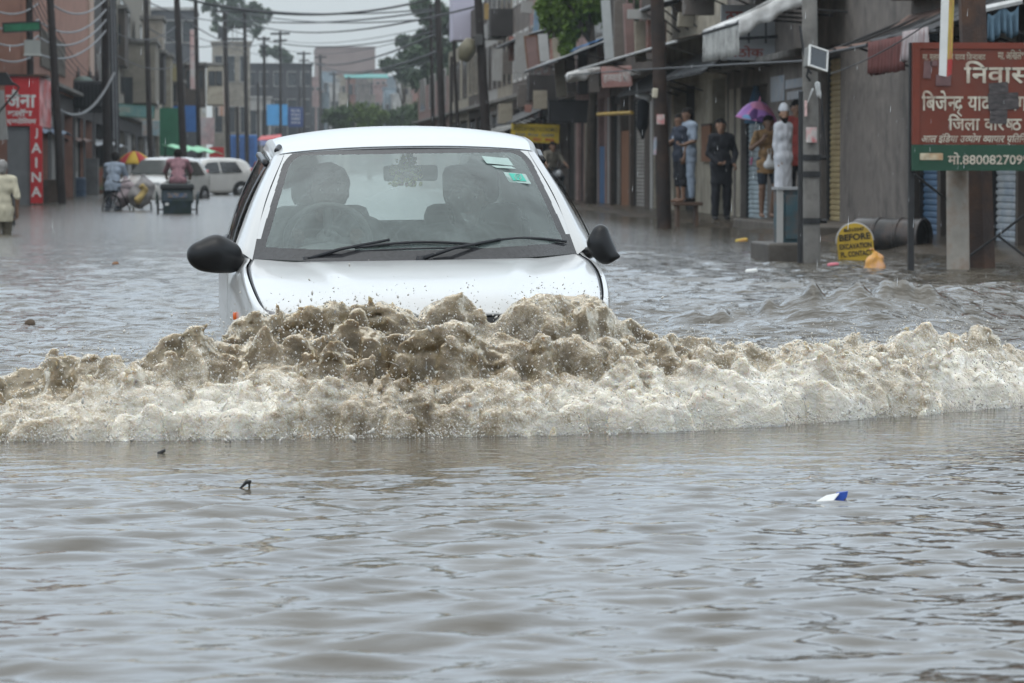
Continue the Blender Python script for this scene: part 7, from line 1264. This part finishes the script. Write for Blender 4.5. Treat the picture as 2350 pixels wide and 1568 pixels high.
q = ony(258, 483, D); person('person in a pale blue shirt pushing the loaded bicycle', (q.x, D + .25, -.32), joints(shL=(-.19, -.12, 1.36), shR=(.19, -.12, 1.36), neck=(0, -.14, 1.42), head=(0, -.19, 1.55), elL=(-.24, -.25, 1.12), wrL=(-.18, -.45, 1.02), elR=(.26, -.2, 1.12), wrR=(.34, -.4, 1.02), kneeL=(-.10, -.12, .5), ankL=(-.1, .1, .1), kneeR=(.1, -.02, .5), ankR=(.1, .2, .12), curl=1.0), R(160), 1.0, SKIN_D, top=BLUESH, sleeve=.5, bottom=DENIM, leg=1.85, kurta=.12, h=.01)
# ---------- wading man at the left edge
D = 52; q = ony(4, 536, D); person('grey haired person in a cream shirt wading at the left edge', (q.x, D, -.5), joints(kneeL=(-.11, -.1, .50), ankL=(-.11, .02, .1), kneeR=(.11, .03, .5), ankR=(.12, .16, .12), elL=(-.24, .08, 1.12), wrL=(-.25, .02, .88), elR=(.25, -.05, 1.12), wrR=(.24, -.2, .92), curl=.7), R(200), (1 + (385 - 369) / (K / D) + .5) / 1.70, SKIN_D, hair='short', hairmat=mat('grey_hair', (.22, .21, .20), .7, .2, 40), top=mat('cream_shirt', (.48, .44, .33), .85, .12, 8), sleeve=.5, bottom=mat('drab_olive_cloth', (.14, .12, .085), .85, .2, 9), leg=1.25, kurta=.15, h=.009)
q = ony(32, 520, 60); pole('short thin post standing in the water beside the wading person', 32, 515, 25, 425, 60, 7, 5, DKSTEEL, name='post', cat='post', group=None)
# ---------- vendor umbrella
D = 112; c0 = ony(308, 347, D); t = thing('market_umbrella', 'red and yellow market umbrella over a street stall', 'umbrella', (c0.x, D, 0)); z1 = c0.z; zb = ony(0, 378, D).z; Rr = 44 * D / K
YU = mat('yellow_umbrella_cloth', (.50, .33, .03), .7, .15, 4); RU = mat('red_umbrella_cloth', (.36, .025, .03), .7, .15, 4)
for k in range(8):
    G = [[Vector((Rr * u * math.cos(a_), Rr * u * math.sin(a_), z1 - (z1 - zb) * u ** 1.7 + .03 * abs(math.sin(4 * (a_ - .3))) * u)) for a_ in [.3 + math.pi / 4 * (k + q / 6) for q in range(7)]] for u in [v / 8 for v in range(9)]]; solidify(MB().grid(G).build('canopy_panel', YU if k % 2 else RU, t, True), .01)
MB().tube([(0, 0, -.4), (0, 0, z1 + .08)], .025, 6).build('pole', DKSTEEL, t)
q = ony(300, 440, 113); t = thing('stall', 'low dark street stall heaped with goods under the umbrella', 'market stall', (q.x, 113, 0)); MB().b2((-.7, 0, .25), (.8, .8, .5)).build('counter', MATS['worn_brown_wood'], t)
for x_ in (-.62, .66): MB().b2((x_, .1, -.4), (x_ + .07, .7, .25)).build('leg', MATS['worn_brown_wood'], t)
V, F = sdf_mesh([((-.4, .3, .5), .16, (-.1, .3, .55), .18), ((.2, .3, .5), .15, (.5, .35, .52), .16)], .03, .08); from_np('goods', V + .03 * np.sin(V[:, [2, 0, 1]] * 20), F, mat('dark_goods', (.06, .035, .03), .8, .5, 6), t)
# ---------- tents and a truck further down
D = 245; a, b_ = ony(527, 345, D), ony(590, 310, D); t = thing('truck', 'small truck with a blue cargo box in the distance', 'truck', ((a.x + b_.x) / 2, D, 0)); o_ = t.location; MB(o_).b2((a.x, D, .6), (b_.x, D + 4, b_.z), .05).build('cargo_box', BLU, t); MB(o_).b2((a.x + .2, D - .02, .75), (b_.x - .2, D, b_.z - .2)).build('rear_door', mat('dull_blue_door', (.03, .09, .25), .6), t)
for sg in (0, 1): MB().lathe([(.2, -.12), (.42, -.12), (.45, 0), (.42, .12), (.2, .12)], ((-.8 if sg else .8), .6, .3), 16, 'x').build('wheel', TYRE, t, True)
D = 250; a, b_ = ony(592, 334, D), ony(646, 309, D); t = thing('tent', 'red and pale blue striped tent canopy in the distance', 'tent', ((a.x + b_.x) / 2, D, 0)); o_ = t.location; w_ = b_.x - a.x; zm = (a.z * .55 + b_.z * .45)
MB(o_).slab([(a.x, D, zm), (b_.x, D, zm + .1), (b_.x, D + 2, b_.z), (a.x + .2, D + 2, b_.z - .15)], (0, 0, 1), .04).build('red_roof', REDP, t); solidify(valance(MB(o_), 0, 0, 0, 0, 0).build('x', REDP, t), .01) if 0 else MB(o_).b2((a.x, D - .02, a.z), (b_.x, D + .03, zm)).build('pale_valance', mat('pale_lilac_cloth', (.32, .36, .55), .7, .15, 2), t)
for x_ in (a.x + .1, b_.x - .1): MB(o_).tube([(x_, D, -.4), (x_, D, zm)], .05, 6).build('pole', DKSTEEL, t)
# clutter at the foot of the left shops
rg = random.Random(9); cm = [mat('clutter_brown', (.08, .055, .04), .8, .4, 3), mat('clutter_grey', (.13, .13, .13), .8, .3, 3), mat('clutter_blue', (.05, .08, .13), .7, .3, 3), mat('clutter_rust', (.14, .06, .04), .8, .4, 3)]
for k, lb in enumerate(('brown goods crate on the step beside the red sign column', 'grey cabinet at the dark shop front behind the loaded bicycle', 'blue drum in the doorway under the rust awning', 'rust red crate in the dark shop behind the sacks')):
    px = (112, 205, 178, 232)[k]; D = (100, 128, 121, 137)[k]; q = ony(px, 440, D); t = thing(('crate', 'cabinet', 'drum', 'crate')[k], lb, ('crate', 'cabinet', 'drum', 'crate')[k], (q.x, D, 0))
    if k == 2: MB().lathe([(0, -.3), (.3, -.3), (.3, .2), (.32, .22), (.3, .24), (.3, .62), (.25, .66), (0, .66)], (0, 0, 0), 16).build('body', cm[k], t, True, angle=40)
    else:
        h_ = (.6, 1.3, .7)[min(k, 2)]; MB().b2((-.35, -.3, -.3), (.35, .3, h_), .02).build('body', cm[k], t); MB().b2((-.37, -.32, h_), (.37, .32, h_ + .05), .01).build('lid', cm[k], t)
for k, (x0, y0, x1, y1, D, m_, lb) in enumerate(((222, 382, 256, 436, 133, 'poster', 'green and red printed poster on the dark shop wall'), (150, 395, 178, 350, 122, 'w', 'pale goods display hanging in the dark shop doorway'), (126, 372, 143, 330, 112, 'w', 'small pale sign in the doorway right of the red strip'))):
    board('poster', lb, 'poster', x0, max(y0, y1), x1, min(y0, y1), D, mat('green_red_poster', (.10, .20, .10), .6, .5, 1.5, dirt=(.4, .05, .05), dscale=1.4, damt=.9) if m_ == 'poster' else PL_WHITE, .04)
# ---------- flotsam
def scrap(label, px, py, pts, m_, cat='floating scrap', name='floating_scrap', sub=.012, k=.01, z=0.0):
    q = onz(px, py, z); V, F = sdf_mesh([(a, ra, b, rb) for a, ra, b, rb in pts], sub, k); o = from_np(name, V, F, m_); o.location = q; return tag(o, label, cat)
scrap('round brown coconut bobbing in the water left of the car', 68, 745, [((0, 0, .0), .034, (.004, 0, .002), .034)], mat('coconut_husk', (.085, .06, .04), .8, .3, 40, .4, 60), 'coconut', 'coconut', .006)
dk_ = mat('wet_black_scrap', (.02, .02, .02), .4, .3, 20)
scrap('bent black twig standing out of the calm foreground water', 566, 1124, [((-.024, 0, 0), .003, (.0, 0, .024), .006), ((0, 0, .024), .006, (.012, 0, .026), .004), ((.010, 0, .026), .004, (.006, .01, -.01), .003)], dk_, sub=.0025, k=.003)
scrap('small black scrap floating close to the wave on the left', 370, 1040, [((-.009, 0, 0), .006, (.012, 0, .006), .004), ((.0, 0, .006), .004, (.012, 0, .012), .003)], dk_, sub=.003, k=.003)
scrap('tiny black scrap right of the bent twig', 691, 1144, [((-.008, 0, 0), .006, (.008, 0, .002), .005)], dk_, sub=.003, k=.003)
scrap('yellow leaf floating in the foreground', 655, 1221, [((-.012, 0, 0), .004, (.012, .01, .003), .004)], mat('yellow_leaf', (.5, .42, .05), .5), sub=.003, k=.003)
scrap('orange brown stick floating in the middle foreground', 1150, 1287, [((-.012, 0, 0), .005, (.03, .02, .002), .003)], mat('orange_brown_stick', (.30, .13, .05), .6), sub=.003, k=.003)
scrap('pink plastic scrap beside the grey concrete pole foot', 1910, 609, [((-.03, 0, 0), .025, (.05, 0, .01), .02)], mat('pink_plastic_scrap', (.6, .16, .2), .4), sub=.01)
scrap('white foam scrap floating in the right hand ripples', 1722, 624, [((-.03, 0, 0), .025, (.05, 0, .01), .022)], WHITE, sub=.01)
scrap('yellow packet floating near the black pole foot', 1700, 554, [((-.05, 0, 0), .03, (.07, 0, .02), .03)], YEL, sub=.012)
scrap('brown fruit floating at the mid left', 265, 606, [((-.015, 0, .0), .022, (.015, 0, .005), .02)], mat('brown_fruit', (.24, .12, .06), .6), sub=.006)
q = onz(1912, 1150); t = thing('floating_packet', 'blue and white folded packet sticking up in the foreground', 'packet', q); s_ = q.y / K
t_ = lambda x, y: Vector(((x - 1912) * s_, 0, -(y - 1150) * s_)); f_ = lambda L_, dy: [t_(*c_) + Vector((0, dy, 0)) for c_ in L_]
MB().poly(f_([(1898, 1152), (1922, 1131), (1947, 1128), (1944, 1142), (1934, 1153)], 0), (0, 1, .2), .006).build('blue_flap', mat('blue_packet', (.03, .09, .42), .35, .2, 30), t); MB().slab([t_(1868, 1152) + Vector((0, -.02, 0)), t_(1905, 1152) + Vector((0, -.03, 0)), t_(1926, 1133) + Vector((0, -.004, 0)), t_(1900, 1141) + Vector((0, .03, 0))], (0, .2, 1), .003).build('white_flap', WHITE, t); MB().slab([t_(1930, 1152) + Vector((0, -.003, 0)), t_(1942, 1143) + Vector((0, -.003, 0)), t_(1941, 1147) + Vector((0, -.003, 0)), t_(1932, 1155) + Vector((0, -.003, 0))], (0, -1, 0), .002).build('torn_edge', RUST, t)
# ---------- rain haze
hz = MB().b2((-60, -6, -1.6), (140, 800, 42)).build('haze', bpy.data.materials.new('rain_haze')); tag(hz, 'grey rain haze lying over the whole street', 'haze', kind='stuff')
m = hz.data.materials[0]; N, L = nt(m); N.remove(N['Principled BSDF']); pv = N.new('ShaderNodeVolumePrincipled'); pv.inputs['Color'].default_value = (.80, .86, .90, 1); pv.inputs['Density'].default_value = .00035; L.new(pv.outputs[0], N['Material Output'].inputs['Volume'])

# ---------- rain
rng = np.random.default_rng(8); n = 1100
C = np.stack([rng.uniform(-3, 13, n), 9 + 40 * rng.random(n) ** 1.3, rng.uniform(.05, 4.5, n)], 1); ok = ~((np.abs(C[:, 0] - .8) < 1.1) & (C[:, 1] > 13) & (C[:, 1] < 18.5)); C = C[ok]; n = len(C)
ln = rng.uniform(.02, .06, n); r = rng.uniform(.0009, .0018, n); base = np.array([[1, 0, 0], [-.5, .87, 0], [-.5, -.87, 0]])
V = np.concatenate([C[:, None] + base[None] * r[:, None, None] + np.array([.0, 0, -.5])[None, None] * ln[:, None, None], (C + np.array([.05, 0, .5]) * ln[:, None])[:, None], (C + np.array([-.05, 0, -.6]) * ln[:, None])[:, None]], 1).reshape(-1, 3)
F = np.array([[0, 1, 3], [1, 2, 3], [2, 0, 3], [1, 0, 4], [2, 1, 4], [0, 2, 4]]); F = (F[None] + 5 * np.arange(n)[:, None, None]).reshape(-1, 3)
tag(from_np('rain', V, F, mat('rain_water', (.62, .64, .66), .1, .05, spec=.8)), 'falling rain drops caught against the dark shops', 'rain', kind='stuff')
